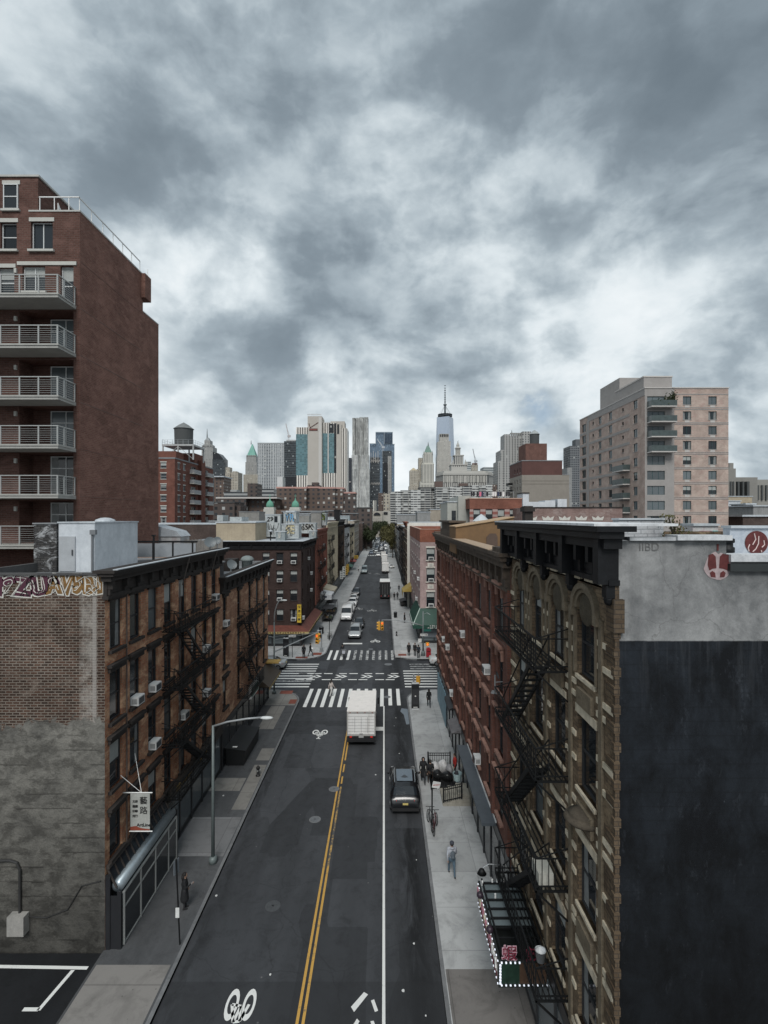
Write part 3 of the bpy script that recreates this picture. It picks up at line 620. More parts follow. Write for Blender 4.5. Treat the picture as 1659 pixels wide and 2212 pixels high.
# ------------------------------------------------------------------ A: brown brick tenement, near left
XL,XR=-11.84,5.55
ORD=['','first','second','third','fourth','fifth','sixth','seventh','eighth','ninth','tenth','eleventh']
def side_brick():
    g=G('party_brick'); p=g.pos(); x,y,z=g.xyz(p)      # object space: x from the building's root at -18, z from the ground
    bt=g.t.nodes.new('ShaderNodeTexBrick'); g.t.links.new(g.vec(x,z),bt.inputs['Vector'])
    for kk,vv in (('Color1',(.050,.032,.025,1)),('Color2',(.125,.070,.050,1)),('Mortar',(.24,.21,.18,1)),('Scale',1.0),('Mortar Size',.022),('Mortar Smooth',.2),('Bias',-.1),('Brick Width',.30),('Row Height',.115)): bt.inputs[kk].default_value=vv
    col=bt.outputs['Color']
    big=g.noise(p,.35,7,.7,.6); col=g.mix(g.ramp(big,[(.34,0.0),(.66,1.0)]),col,g.mix(1.0,col,(.50,.48,.47),'MULTIPLY'))
    pal=g.noise(g.scale(p,(1,1,1.7)),.6,8,.75,.5); col=g.mix(g.math('MULTIPLY',g.ramp(pal,[(.52,0.0),(.66,1.0)]),.40),col,(.30,.25,.21))
    sx=g.math('MULTIPLY',g.n('ShaderNodeMapRange',{0:g.math('ABSOLUTE',g.math('SUBTRACT',x,5.45)),1:.25,2:.42,3:1.0,4:0.0}),g.ramp(g.noise(p,1.6,7,.75),[(.36,0.0),(.58,1.0)]))
    col=g.mix(g.math('MULTIPLY',sx,.55),col,(.40,.38,.35))
    vs=g.n('ShaderNodeMapRange',{0:g.math('ABSOLUTE',g.math('SUBTRACT',x,5.72)),1:.07,2:.10,3:.8,4:0.0}); col=g.mix(vs,col,(.30,.28,.26))
    pn=g.noise(p,.8,8,.7,.5); n2=g.noise(g.scale(p,(.8,.8,1.25)),1.9,8,.68,.25); n3=g.noise(p,6,6,.7)
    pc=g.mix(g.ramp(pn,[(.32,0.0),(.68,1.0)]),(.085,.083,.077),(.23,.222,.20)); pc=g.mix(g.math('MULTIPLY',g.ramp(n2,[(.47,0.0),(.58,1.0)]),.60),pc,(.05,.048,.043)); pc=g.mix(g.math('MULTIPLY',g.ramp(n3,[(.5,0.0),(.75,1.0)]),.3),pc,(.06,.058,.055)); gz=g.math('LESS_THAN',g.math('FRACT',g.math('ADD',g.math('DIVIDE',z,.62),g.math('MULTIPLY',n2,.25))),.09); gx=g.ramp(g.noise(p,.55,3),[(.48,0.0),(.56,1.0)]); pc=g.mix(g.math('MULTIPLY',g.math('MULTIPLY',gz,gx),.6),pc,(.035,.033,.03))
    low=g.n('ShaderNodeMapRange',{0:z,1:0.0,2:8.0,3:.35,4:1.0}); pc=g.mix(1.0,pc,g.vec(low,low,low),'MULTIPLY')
    lim=g.math('ADD',g.math('ADD',z,g.math('MULTIPLY',g.math('SUBTRACT',g.noise(p,1.1,9,.72,1.2),.5),2.2)),g.math('MULTIPLY',x,-.03)); f=g.ramp(g.n('ShaderNodeMapRange',{0:lim,1:9.45,2:9.95}),[(.4,0.0),(.6,1.0)])
    col=g.mix(f,pc,col); fine=g.noise(p,16,4,.75); col=g.mix(.5,col,g.mix(fine,(.15,.15,.15),(.85,.85,.85)),'OVERLAY')
    g.set(col=col,rough=.9,spec=.2); g.bump(g.math('ADD',g.math('MULTIPLY',g.math('SUBTRACT',1.0,bt.outputs['Fac']),f),g.math('MULTIPLY',g.math('ADD',n2,n3),g.math('SUBTRACT',1.6,f))),.6,.05); return g.m
A_BR=brick('brick_tan_red',(.42,.155,.080),(.56,.285,.165),(.36,.26,.19),1.5,.40,(.72,.47,.30))
A=thing('brick_tenement','weathered brown brick tenement at the near left, graffiti along its blank side wall','tenement building',(-18,29,0))
ay=[22.5,24.25,26.1,27.95,29.9,31.8,33.7,35.5]; ar=[(12.75,14.9),(9.62,11.82),(6.7,8.75),(3.75,5.65)]
FA=FL(XL)
ops=[(y-.53,y+.53,z0,z1) for y in ay for z0,z1 in ar]
b=MB(); wall(b,FA,21.6,36.7,0,16.0,ops,.13); b.build('wall',A_BR,A)
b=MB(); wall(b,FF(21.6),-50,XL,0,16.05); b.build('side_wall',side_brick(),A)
b=MB(); b.quad((-18.6,36.7,0),(XL,36.7,0),(XL,36.7,16),(-18.6,36.7,16)); b.quad((-18.6,23.9,0),(-18.6,36.7,0),(-18.6,36.7,16),(-18.6,23.9,16)); b.quad((-50,23.9,0),(-18.6,23.9,0),(-18.6,23.9,16),(-50,23.9,16)); b.build('rear_wall',A_BR,A)
b=MB(); b.box(-18.58,-11.9,21.9,36.68,15.3,15.62); b.box(-50,-18.6,21.9,23.88,15.3,15.62); b.build('roof',GREYROOF,A)
b=MB(); b.box(-50,-11.6,21.5,21.85,16.054,16.14); b.box(-18.6,-18.3,23.9,36.7,15.62,16.1); b.build('coping',TAR,A)
for i,y in enumerate(ay):
    for j,(z0,z1) in enumerate(ar): window(A,FA,y,z0,1.06,z1-z0,'sash',depth=.10,var=random.choice((0,0,0,5,0,3,2,1)))
cornice(A,FA,21.55,36.7,15.1,16.28,.62,DARKSTONE,1.25); b=MB(); fbox(b,FA,21.4,36.9,.44,.66,16.283,16.32); b.build('flashing',SILVER,A)
b=MB(); b.bar(FA.p(29.4,.64,16.3),FA.p(29.4,.2,14.6),.05,.05); b.bar(FA.p(29.4,.06,14.7),FA.p(29.4,.06,3.4),.05,.05); b.bar(FA.p(34.2,.64,16.3),FA.p(34.2,.2,14.6),.05,.05); b.bar(FA.p(23.35,.05,15),FA.p(23.35,.05,3.6),.045,.045); b.build('drain_pipe',plain('pipe_paint',(.12,.10,.09),.6),A)
fire_escape(A,FA,27.1,32.6,[12.45,9.35,6.3,3.5],1.05)
shopfront(A,FA,22.0,36.6,3.3,seed=3); b=MB(); fbox(b,FA,27.6,36.6,.06,.28,3.05,3.68); sb=b.build('sign_band',plain('sign_dark',(.035,.03,.026),.5),A)
b=MB(); glyphs(b,FA,28.4,30.6,3.2,3.5,.281,8); glyphs(b,FA,31.6,33.4,3.2,3.5,.281,7); b.build('sign_lettering',plain('ochre_letter',(.30,.21,.07),.5),sb)
b=MB()
for k in range(5):
    for j in range(5): fbox(b,FA,27.7+k*.22,27.84+k*.22,.07,.09,1.6+j*.3,1.8+j*.3)
b.build('menu_panel',plain('menu_grey',(.16,.16,.15),.6),A)
AG='white air conditioners in the windows of the brown brick tenements'
for c,r in ((2,2),(3,2),(7,2),(5,3),(8,1),(3,3),(7,3)):
    ac_unit(FA,ay[c-1],ar[r-1][0]+.02,f'white air conditioner, {ORD[c]} window from the near corner, {ORD[r]} row down, graffiti topped tenement',AG)
# graffiti on the side wall (spray paint lies on the brick)
def graffiti(txt,x,z,size,cols,Y,label,sx=1.0,F=None,off=.05):
    t=thing('graffiti',label,'graffiti',(x,Y,z)); rot=(PI/2,0,0)
    lettering('outline',txt,size,cols[0],t,(0,-.012,0),rot,off*2.3,.002,1.12,sx,wob=.035); lettering('letters',txt,size,cols[1],t,(0,-.02,0),rot,off*1.25,.002,1.12,sx,wob=.035); lettering('highlight',txt,size,cols[0],t,(-.03,-.027,.03),rot,-.03,.002,1.12,sx,wob=.05)
    return t
PURP=plain('spray_purple',(.075,.022,.04),.8,0,.3,3); OCH=plain('spray_ochre',(.19,.105,.035),.8,0,.5,3); SPW=plain('spray_white',(.55,.54,.50),.8,0,.2,3); SPK=plain('spray_black',(.02,.02,.02),.8); SPR=plain('spray_red',(.10,.024,.024),.8,0,.45,6); SPC=plain('spray_cream',(.52,.47,.32),.8,0,.2,3); SPB=plain('spray_blue',(.16,.35,.55),.8,0,.2,3)
graffiti('2N9ZU9',-15.62,15.55,1.0,(SPW,PURP),21.6,'purple bubble letters outlined white, sprayed along the top of the left brick wall',.96,off=.055)
graffiti('AV5B1',-13.05,15.62,.98,(SPW,OCH),21.6,'ochre and black graffiti letters outlined white, at the corner of the left brick wall',.80,off=.055)
for q_,(x0,x1) in enumerate(((-17.6,-15.4),(-15.6,-14.2),(-14.6,-12.0))): scribble(A,21.565,x0,x1,15.2,16.0,(SPW,SPK,SPW)[q_],2,q_+3,.016)
b=MB(); b.tube([(-15.4,21.53,1.8),(-15.4,21.53,3.6),(-15.52,21.53,3.9),(-15.8,21.53,4.0),(-22,21.53,3.9)],.055); cd=b.build('conduit',plain('conduit_dark',(.03,.03,.03),.6),A)
b=MB(); b.box(-15.75,-15.05,21.25,21.6,1.0,1.8); b.build('meter_box',CONC,A)
b=MB(); b.tube([(-15.1,21.57,1.6),(-14.3,21.57,1.55),(-13.4,21.57,1.9),(-12.8,21.57,2.9),(-12.0,21.57,3.1)],.025,6); b.build('cable',MBLACK,A)
# roof of A
t=thing('roof_bulkhead','white painted roof bulkhead with a grey metal door on the left tenement roof','roof bulkhead',(-15.2,27,15.62))
WPNT=stucco('white_bulkhead',(.60,.635,.67),(.46,.495,.53),.9,.45,.2,(.30,.33,.36)); b=MB(); b.box(-17.25,-15.34,27,31.7,15.62,18.2); b.build('wall',WPNT,t)
b=MB(); b.box(-17.3,-15.29,26.95,31.75,18.2,18.28); b.build('roof',SILVER,t)
b=MB(); b.box(-17.2,-16.35,26.93,26.998,15.66,17.5); d=b.build('door',plain('grey_door',(.36,.38,.40),.5),t); b=MB(); b.box(-16.5,-16.44,26.88,26.93,16.5,16.8); b.build('handle',ACD,d)
b=MB(); b.tube([(-15.42,26.9,15.62),(-15.42,26.9,17.65)],.055); b.box(-15.5,-15.2,26.8,26.99,17.6,17.85); b.build('vent_pipe',plain('pipe_grey',(.16,.17,.18),.5),t)
b=MB(); b.lathe([(.55,0),(.5,.10),(.25,.2),(0.02,.22)],(-16.2,29.6,18.28),10); b.build('skylight',SILVER,t)
t=thing('brick_chimney','black and white patchy painted brick chimney stack beside the white roof bulkhead','chimney',(-17.9,27,15.62)); b=MB(); b.box(-18.5,-17.3,26.9,28.4,15.62,18.15); b.build('stack',brick('patchy_brick',(.05,.05,.052),(.09,.088,.085),(.03,.03,.03),1.6,.3,(.62,.64,.66),.5),t); b=MB(); b.box(-18.55,-17.27,26.85,28.45,18.15,18.22); b.build('cap',GREYROOF,t)
t=thing('roof_railing','dark steel parapet rail with grey panels on the far end of the left tenement roof','railing',(-13,33,15.62)); b=MB()
for x in (-16.5,-15.2,-13.9,-12.6): b.box(x-.05,x+.05,33.5,33.6,15.62,16.95)
b.box(-16.6,-12.3,33.49,33.61,16.85,16.97); b.build('post',IRON,t); b=MB(); b.box(-16.5,-12.4,33.53,33.57,15.9,16.8); b.build('panel',plain('panel_grey',(.26,.28,.30),.4),t)
t=thing('stove_pipe','thin black vent pipe standing by the rail on the left tenement roof','vent pipe',(-14.7,32.5,15.62)); b=MB(); b.tube([(-14.7,32.5,15.62),(-14.7,32.5,17.3)],.07); b.box(-14.8,-14.6,32.4,32.6,17.3,17.4); b.build('pipe',IRON,t)
b=MB(); b.bar((-20.4,23.4,15.8),(-19.6,23.6,17.6),.16,.12); tag(b.build('timber_plank',plain('old_timber',(.13,.11,.08),.8),None),'old timber plank leaning against a balcony above the left brick wall','plank')
DISH=plain('dish_grey',(.12,.14,.15),.45,0,.08)
def dish(x,y,z,label,r=.45,rz=0,group='satellite dishes on the roofs'):
    t=thing('satellite_dish',label,'satellite dish',(x,y,z),rz,group)
    r*=.68; b=MB(); b.smooth=True
    prof=[(r*k/5,.22*r*(k/5)**2) for k in range(6)]; vs=[];n=16
    for rr,dz in prof:
        for k in range(n):
            a=2*PI*k/n; v=Matrix.Rotation(math.radians(68),3,'X')@Vector((rr*math.cos(a),rr*math.sin(a)*.95,dz)); vs.append((v.x,v.y,v.z+.85))
    b.add(vs,[(i*n+k,i*n+(k+1)%n,(i+1)*n+(k+1)%n,(i+1)*n+k) for i in range(5) for k in range(n)]); b.local('reflector',DISH,t)
    b=MB(); b.tube([(0,.08,0),(0,.08,.85)],.035); b.bar((0,.1,.5),(0,-.45,.6),.03); b.box(-.06,.06,-.55,-.42,.62,.74); b.box(-.2,.2,-.1,.25,0,.04); b.local('mast',GALV,t)
dish(-12.2,35.7,15.9,'larger grey satellite dish of the pair on the far roof corner of the brown tenement',.6,.5); dish(-11.95,36.5,16.0,'smaller grey satellite dish of the pair on the far roof corner of the brown tenement',.42,.3)
# shop canopy and banner in front of A
t=thing('shop_canopy','shop canopy with a grey duct and white framed front below the graffiti topped brick tenement','shop canopy',(-11.6,24.5,.14))
b=MB(); 
for k in range(13): y=21.75+k*.46; b.bar(FA.p(y,.05,3.45),FA.p(y,.42,2.70),.05,.07)
fbox(b,FA,21.7,27.4,.0,.14,3.5,3.66); b.build('canopy_rib',plain('rib_brown',(.05,.042,.038),.6),t)
b=MB(); b.quad(FA.p(21.75,.05,3.4),FA.p(27.3,.05,3.4),FA.p(27.3,.44,2.62),FA.p(21.75,.44,2.62)); b.build('canopy_glass',PANE,t)
b=MB(); b.smooth=True; b.tube([FA.p(21.8,.44,2.72),FA.p(27.3,.44,2.72)],.25,14); b.build('duct',plain('duct_metal',(.28,.33,.36),.35,.5,.2,3),t)
b=MB(); W=.035
for y in (21.9,23.4,24.9,26.4,27.4): fbox(b,FA,y-W,y+W,.62,.70,.16,2.4)
for z in (.22,1.75,2.4): fbox(b,FA,21.85,27.45,.63 if z!=2.4 else .60,.69,z-W,z+W)
b.build('front_frame',plain('frame_white',(.34,.35,.34),.5,0,.1),t)
b=MB(); fbox(b,FA,21.9,27.4,.64,.66,.25,2.36); b.build('front_pane',PANE,t)
b=MB(); fbox(b,FA,21.62,21.7,.0,.2,.14,3.3); fbox(b,FA,21.64,21.70,.5,.66,.14,2.6); fbox(b,FA,21.66,21.69,.2,.5,.14,2.4); fbox(b,FA,27.45,27.6,.0,.66,.14,2.7); b.build('side_panel',plain('side_black',(.02,.021,.024),.4),t)
t=thing('shop_banner','white hanging banner with black Chinese characters and a red wave foot, left brick tenement','banner',(-11.05,23.1,4.2))
b=MB(); b.box(-11.5,-10.62,23.09,23.11,4.3,5.98); b.build('cloth',stucco('banner_cloth',(.42,.43,.41),(.30,.31,.29),1.5,.3),t)
b=MB(); b.tube([(-11.84,23.1,6.02),(-10.5,23.1,6.02)],.025); b.tube([(-11.55,23.1,4.27),(-10.5,23.1,4.27)],.025); b.tube([(-11.84,22.9,6.9),(-11.0,23.1,6.02)],.012); b.tube([(-11.84,24.2,7.3),(-11.0,23.1,6.02)],.012); b.build('pole',WHITE,t)
b=MB(); b.add([(-11.5,23.08,4.32),(-10.62,23.08,4.32),(-10.62,23.08,4.38),(-11.0,23.08,4.42),(-11.25,23.08,4.52),(-11.5,23.08,4.48)],[tuple(range(6))]); b.build('wave_stripe',plain('wave_red',(.25,.06,.035),.6),t)
L0=t.location
for s,x,z,k in (('藝',-10.9,5.65,.36),('路',-10.9,5.2,.36),('文',-11.34,5.62,.13),('房',-11.22,5.62,.13),('書',-11.34,5.4,.13),('畫',-11.22,5.4,.13),('印',-11.34,5.18,.13),('章',-11.22,5.18,.13),('紙',-11.34,4.96,.13),('筆',-11.22,4.96,.13)):
    lettering('character',s,k,MBLACK,t,Vector((x,23.083,z))-L0,(PI/2,0,0),.004)
lettering('lettering','ArtLine',.2,MBLACK,t,Vector((-10.9,23.083,4.56))-L0,(PI/2,0,0),.006)

# ------------------------------------------------------------------ B: lower brick tenement up to the corner
B_BR=brick('brick_tan',(.40,.175,.10),(.53,.29,.18),(.36,.26,.19),1.5,.40,(.70,.47,.31))
B=thing('brick_tenement','lower tan brick tenement beside the crossing, one storey below its graffiti topped neighbour','tenement building',(-17,44.3,0))
by=[37.9,41.6,45.0,47.6,50.3]; brw=[(10.42,12.6),(7.42,9.6),(4.4,6.55)]
body(B,FA,'L',XL,36.72,52,8.2,14.0,[(y-.5,y+.5,a,c) for y in by for a,c in brw],B_BR,nops=(),roof=GREYROOF,zroof=13.6,reveal=.13)
for y in by:
    for a,c in brw: window(B,FA,y,a,1.0,c-a,depth=.10)
cornice(B,FA,36.75,52,13.05,14.2,.55,DARKSTONE,1.25); b=MB(); fbox(b,FA,36.75,52.3,.40,.58,14.203,14.24); b.build('flashing',SILVER,B)
fire_escape(B,FA,41.0,46.0,[10.0,7.0,4.0],1.0,flip=False)
shopfront(B,FA,37,51.8,3.4,seed=4)
ac_unit(FA,37.9,10.44,'white air conditioner in the first top floor window of the lower tan tenement',AG)
b=MB(); fbox(b,FA,44.2,46.9,.1,.3,2.7,3.75); t=b.build('sign_panel',WHITE,B); b=MB(); fbox(b,FA,44.4,46.7,.302,.32,2.82,3.6); b.build('sign_face',plain('sign_green',(.02,.09,.06),.5),t)
awning(B,FA,46.9,52.0,2.6,3.9,1.3,plain('awning_brown',(.055,.042,.03),.6,0,.2),edge=plain('awning_ochre',(.22,.15,.05),.6))
b=MB(); glyphs(b,FA,47.2,51.7,2.62,2.84,1.302,16); b.build('sign_lettering',plain('letter_cream',(.4,.33,.18),.6),B)
b=MB(); b.box(XL+.02,XL+1.3,50.9,52.1,3.9,4.0); b.build('awning_top',plain('awning_yellow',(.40,.26,.07),.6),B)
t=thing('roof_bulkhead','low dark roof box with a dome vent on the tan tenement by the crossing','roof bulkhead',(-13.5,39,13.6)); b=MB(); b.box(-14.6,-12.9,38.2,41,13.6,14.9); b.build('wall',plain('bulkhead_dark',(.045,.045,.047),.7),t); b=MB(); b.box(-14.7,-12.8,38.1,41.1,14.9,15.0); b.build('roof',GREYROOF,t)
t=thing('roof_tank','stubby grey vent tank with a domed cap on the tan tenement roof','roof vent',(-12.9,48,13.6)); b=MB(); b.smooth=True; b.lathe([(.5,0),(.5,.8),(.62,.85),(.62,1.0),(.45,1.2),(.2,1.3),(0.01,1.32)],(-12.9,48,13.6),14); b.build('drum',stucco('old_zinc',(.25,.29,.29),(.16,.19,.19),1.5,.4),t); b=MB(); b.box(-14.6,-13.6,46.4,47.8,13.6,14.7); b.build('box',DARKSTONE,t)
dish(-13.0,43.5,13.6,'grey satellite dish leaning at the front of the tan tenement roof',.62,.6); dish(-13.6,45.2,13.6,'pale satellite dish behind the vent tank on the tan tenement roof',.5,.4); dish(-14.2,42.2,13.6,'grey satellite dish next to the dark box on the tan tenement roof',.5,-.3)
t=thing('roof_shed','white sheet metal roof shed tagged with red paint behind the tan tenement','roof shed',(-18,44,13.6)); b=MB(); b.box(-19.9,-17.2,43,45,13.6,16.9); b.build('wall',stucco('tagged_white',(.56,.57,.57),(.36,.36,.36),.9,.5,.2,(.22,.06,.07)),t); b=MB(); b.prism([(-20.1,16.9),(-17.1,16.9),(-17.5,17.35),(-19.5,17.9)],42.9,45.1,'y'); b.build('roof',SILVER,t)
t=thing('wood_fence','grey weathered board fence on the tan tenement roof','fence',(-15.5,43.6,13.6)); b=MB()
for k in range(22): b.box(-17.1+k*.15,-16.97+k*.15,43.6,43.64,13.6,16.6+random.uniform(-.06,.06))
b.build('board',stucco('fence_grey',(.30,.29,.27),(.16,.155,.15),2,.5),t)

# ------------------------------------------------------------------ the tall red brick apartment tower at the left edge
T=thing('apartment_tower','tall dark red brick apartment tower with stacked balconies at the left edge','apartment tower',(-30,37,0))
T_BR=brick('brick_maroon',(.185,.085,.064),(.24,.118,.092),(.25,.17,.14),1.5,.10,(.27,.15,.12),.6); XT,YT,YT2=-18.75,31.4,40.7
zt=37.35
levels=[31.55,28.6,25.6,22.75,19.85,16.9]
ops=[]; wl=[]
for z in levels: wl.append((-24.6,z+.35,1.5,1.9,'pair'))
wl+= [(-23.15,35.0,1.0,1.7,'sash'),(-21.1,35.0,1.35,1.75,'pair'),(-23.3,32.15,1.0,1.75,'sash')]
ops=[(u-w/2,u+w/2,z,z+h) for u,z,w,h,s in wl]
for i,z in enumerate(levels):
    if i==0: ops+= [(-22.3,-20.9,z+.9,z+2.45),(-19.95,-19.15,z+.1,z+2.45)]
    else: ops+= [(-22.5,-19.15,z+.03,z+2.62,1.25)]
b=MB(); wall(b,FF(YT),-45,XT,0,zt,ops,.25)
for z in levels[1:]: b.quad((-22.5,YT+1.25,z+.03),(-19.15,YT+1.25,z+.03),(-19.15,YT+1.25,z+2.62),(-22.5,YT+1.25,z+2.62))
T_BF=brick('brick_maroon_shaded',(.105,.050,.039),(.140,.070,.056),(.14,.10,.085),1.5,.10,(.16,.09,.075),.6); b.build('wall',T_BF,T)  # darker copy of the side brick, the front's shade put into its colour
b=MB(); b.quad((XT,YT,0),(XT,YT2-1.1,0),(XT,YT2-1.1,zt),(XT,YT,zt)); zl=18.5+.92*YT2*.975
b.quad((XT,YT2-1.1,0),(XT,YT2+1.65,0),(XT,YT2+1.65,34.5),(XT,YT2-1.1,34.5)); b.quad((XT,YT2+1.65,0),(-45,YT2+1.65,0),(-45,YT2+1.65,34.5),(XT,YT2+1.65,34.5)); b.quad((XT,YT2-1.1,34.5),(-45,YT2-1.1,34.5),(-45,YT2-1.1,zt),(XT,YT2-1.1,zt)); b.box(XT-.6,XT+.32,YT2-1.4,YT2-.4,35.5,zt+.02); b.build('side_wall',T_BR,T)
b=MB(); b.box(-45,XT-.02,YT+.02,YT2-1.12,zt-.3,zt-.02); b.box(-45,XT-.02,YT2-1,YT2+1.6,34.2,34.48); b.build('roof',GREYROOF,T)
b=MB(); b.box(-45,-21.35,YT+.03,YT+5.2,zt,39.5); b.build('penthouse',T_BF,T)
b=MB(); b.box(-45,-21.25,YT-.05,YT+5.25,39.5,39.62); b.box(-21.9,XT+.03,YT-.04,YT+.25,zt,zt+.10); b.box(XT-.25,XT+.03,YT+.25,YT2-1.1,zt,zt+.10); b.box(XT-.25,XT+.02,YT2-1.1,YT2+1.65,34.5,34.58); b.build('coping',plain('coping_pale',(.42,.42,.40),.6),T)
b=MB(); b.box(-24.9,-22.45,YT-.12,YT,zt-6.6+.0,39.5); b.build('pier',T_BR,T) if False else None
b=MB()
for k in range(8): y=YT+.2+k*1.3; b.box(XT-.16,XT-.12,y-.02,y+.02,zt+.1,zt+1.0)
for x in (-21.3,-20.4,-19.5): b.box(x-.02,x+.02,YT+.1,YT+.14,zt+.1,zt+1.0)
b.box(XT-.17,XT-.11,YT+.1,YT2-1.3,zt+.95,zt+1.01); b.box(-21.35,XT-.11,YT+.09,YT+.15,zt+.951,zt+1.011); b.build('terrace_rail',WHITE,T)
b=MB(); b.prism([(YT+1.2,zt),(YT+2.6,zt),(YT+1.2,zt+1.3)],-20.9,-20.86,'x'); b.build('terrace_screen',WHITE,T)
b=MB()
for z in (34.3,31.4,28.5,25.6,22.7,19.8): b.box(XT-.01,XT+.012,YT+.02,39.58,z,z+.03)
b.build('floor_joint',plain('joint_pale',(.15,.10,.085),.8),T)
STN=plain('pale_stone_trim',(.45,.45,.42),.7,0,.1); window(T,FF(YT+.03),-23.0,37.5,.9,1.55,'sash',SASHW,0,'sill','flat',STN,-.09)
for u,z,w,h,s in wl: window(T,FF(YT),u,z,w,h,s,SASHW,None,'sill','flat',STN,.16)
for i,z in enumerate(levels):
    if i==0:
        window(T,FF(YT),-21.6,z+.9,1.4,1.55,'pair',SASHW,1,'sill',None,STN,.16); window(T,FF(YT),-19.55,z+.1,.8,2.35,'sash',SASHW,1,None,None,STN,.16)
        b=MB(); b.box(-22.6,-18.95,YT-.06,YT-.002,z+2.5,z+2.72); b.build('lintel_band',STN,T)
    else: window(T,FF(YT),-20.33,z+.08,1.95,2.47,'door',SASHW,random.choice((0,3,5)),None,None,STN,1.15)
SLAB=plain('balcony_concrete',(.34,.34,.32),.7,0,.15); BAL=plain('balcony_metal',(.40,.41,.40),.4,.4,.1)
for i,z in enumerate(levels):
    b=MB(); x0,x1,y0=-24.6,-18.98,YT-1.75
    b.box(x0,x1,y0,YT-.002,z-.22,z); b.box(x0-.05,x1+.05,y0-.05,YT-.3,z-.07,z+.03); bal=b.build('balcony',SLAB,T)
    b=MB()
    for k in range(6): x=x0+.05+(x1-x0-.1)*k/5; b.box(x-.035,x+.035,y0,y0+.06,z+.03,z+1.08)
    for y in (y0+.6,YT-.1): b.box(x1-.06,x1,y-.03,y+.03,z+.03,z+1.08); b.box(x0,x0+.06,y-.03,y+.03,z+.03,z+1.08)
    for k in range(7):
        zz=z+.17+k*.125; b.box(x0,x1,y0+.015,y0+.04,zz,zz+.014); b.box(x1-.04,x1-.015,y0,YT-.05,zz,zz+.014); b.box(x0+.015,x0+.04,y0,YT-.05,zz,zz+.014)
    b.box(x0-.01,x1+.01,y0-.01,y0+.07,z+1.08,z+1.13); b.box(x1-.07,x1+.01,y0+.07,YT-.02,z+1.081,z+1.131); b.box(x0-.01,x0+.07,y0+.07,YT-.02,z+1.081,z+1.131)
    b.build('balcony_railing',BAL,bal)
    b=MB(); b.box(-22.75,-22.6,YT-.12,YT-.002,z+2.0,z+2.28); b.build('wall_lamp',STN,T)
# ------------------------------------------------------------------ R1: tenement with the black cornice, near right
def party_wall():
    g=G('party_wall_paint'); p=g.pos(); x,y,z=g.xyz(p)
    a=g.noise(p,.75,9,.68,.6); b_=g.noise(p,3.2,7,.7,.3); f=g.ramp(g.math('ADD',g.math('MULTIPLY',a,.65),g.math('MULTIPLY',b_,.35)),[(.38,0.0),(.62,1.0)])
    up=g.mix(f,(.135,.14,.143),(.30,.305,.305)); st=g.noise(g.scale(p,(2.5,2.5,.2)),1.1,6,.65); up=g.mix(g.math('MULTIPLY',g.ramp(st,[(.54,0.0),(.74,1.0)]),.35),up,(.09,.092,.094))
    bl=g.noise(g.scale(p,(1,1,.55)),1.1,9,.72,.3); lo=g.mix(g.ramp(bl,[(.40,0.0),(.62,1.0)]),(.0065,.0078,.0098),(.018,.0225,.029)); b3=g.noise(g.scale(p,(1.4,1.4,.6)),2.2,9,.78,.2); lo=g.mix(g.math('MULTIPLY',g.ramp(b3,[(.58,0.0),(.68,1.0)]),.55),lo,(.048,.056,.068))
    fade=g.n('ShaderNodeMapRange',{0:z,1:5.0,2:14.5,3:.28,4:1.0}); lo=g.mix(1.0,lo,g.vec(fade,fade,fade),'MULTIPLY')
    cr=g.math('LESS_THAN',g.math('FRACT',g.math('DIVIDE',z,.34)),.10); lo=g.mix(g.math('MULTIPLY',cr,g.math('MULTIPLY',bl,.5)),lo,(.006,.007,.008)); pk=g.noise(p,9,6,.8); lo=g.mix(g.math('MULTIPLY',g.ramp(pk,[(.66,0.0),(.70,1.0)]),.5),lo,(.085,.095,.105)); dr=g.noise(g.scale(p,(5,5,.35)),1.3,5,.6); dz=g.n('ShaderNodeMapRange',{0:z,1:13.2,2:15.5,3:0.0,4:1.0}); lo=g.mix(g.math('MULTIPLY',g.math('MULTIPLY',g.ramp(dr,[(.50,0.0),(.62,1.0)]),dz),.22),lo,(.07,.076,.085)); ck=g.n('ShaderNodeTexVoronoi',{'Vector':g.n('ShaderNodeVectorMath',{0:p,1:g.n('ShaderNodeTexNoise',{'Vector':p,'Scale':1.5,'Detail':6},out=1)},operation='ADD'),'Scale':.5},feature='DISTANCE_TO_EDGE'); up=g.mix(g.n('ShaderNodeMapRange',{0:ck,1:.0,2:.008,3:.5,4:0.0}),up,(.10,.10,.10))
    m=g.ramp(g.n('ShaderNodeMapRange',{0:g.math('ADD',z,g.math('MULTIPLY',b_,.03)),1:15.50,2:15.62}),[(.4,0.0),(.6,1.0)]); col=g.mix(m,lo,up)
    fine=g.noise(p,20,5,.75); col=g.mix(.4,col,g.mix(fine,(.2,.2,.2),(.8,.8,.8)),'OVERLAY')
    g.set(col=col,rough=.85,spec=.2); g.bump(g.math('ADD',b_,g.math('MULTIPLY',fine,.5)),.3,.03); return g.m
R1_BR=brick('brick_buff',(.13,.092,.06),(.225,.165,.108),(.10,.08,.06),1.5,.6,(.29,.22,.145),.5)
BUFF=stucco('buff_stone',(.66,.59,.46),(.44,.385,.29),1.5,.45); MOSSY=stucco('carved_stone',(.21,.175,.125),(.11,.09,.065),2.5,.4,.6)
R1=thing('buff_tenement','buff brick tenement with arched top windows and a heavy black cornice at the near right','tenement building',(12,17,0))
FB=FR(XR); ry=[20.6,18.4,16.2,13.95]; rr_=[(14.05,15.9),(10.85,12.95),(7.55,9.5),(4.25,6.3)]
b=MB(); wall(b,FB,12.2,22.2,0,17.9,[(y-.62,y+.62,a,c) for y in ry for a,c in rr_],.14); b.build('wall',R1_BR,R1)
PW_=party_wall()
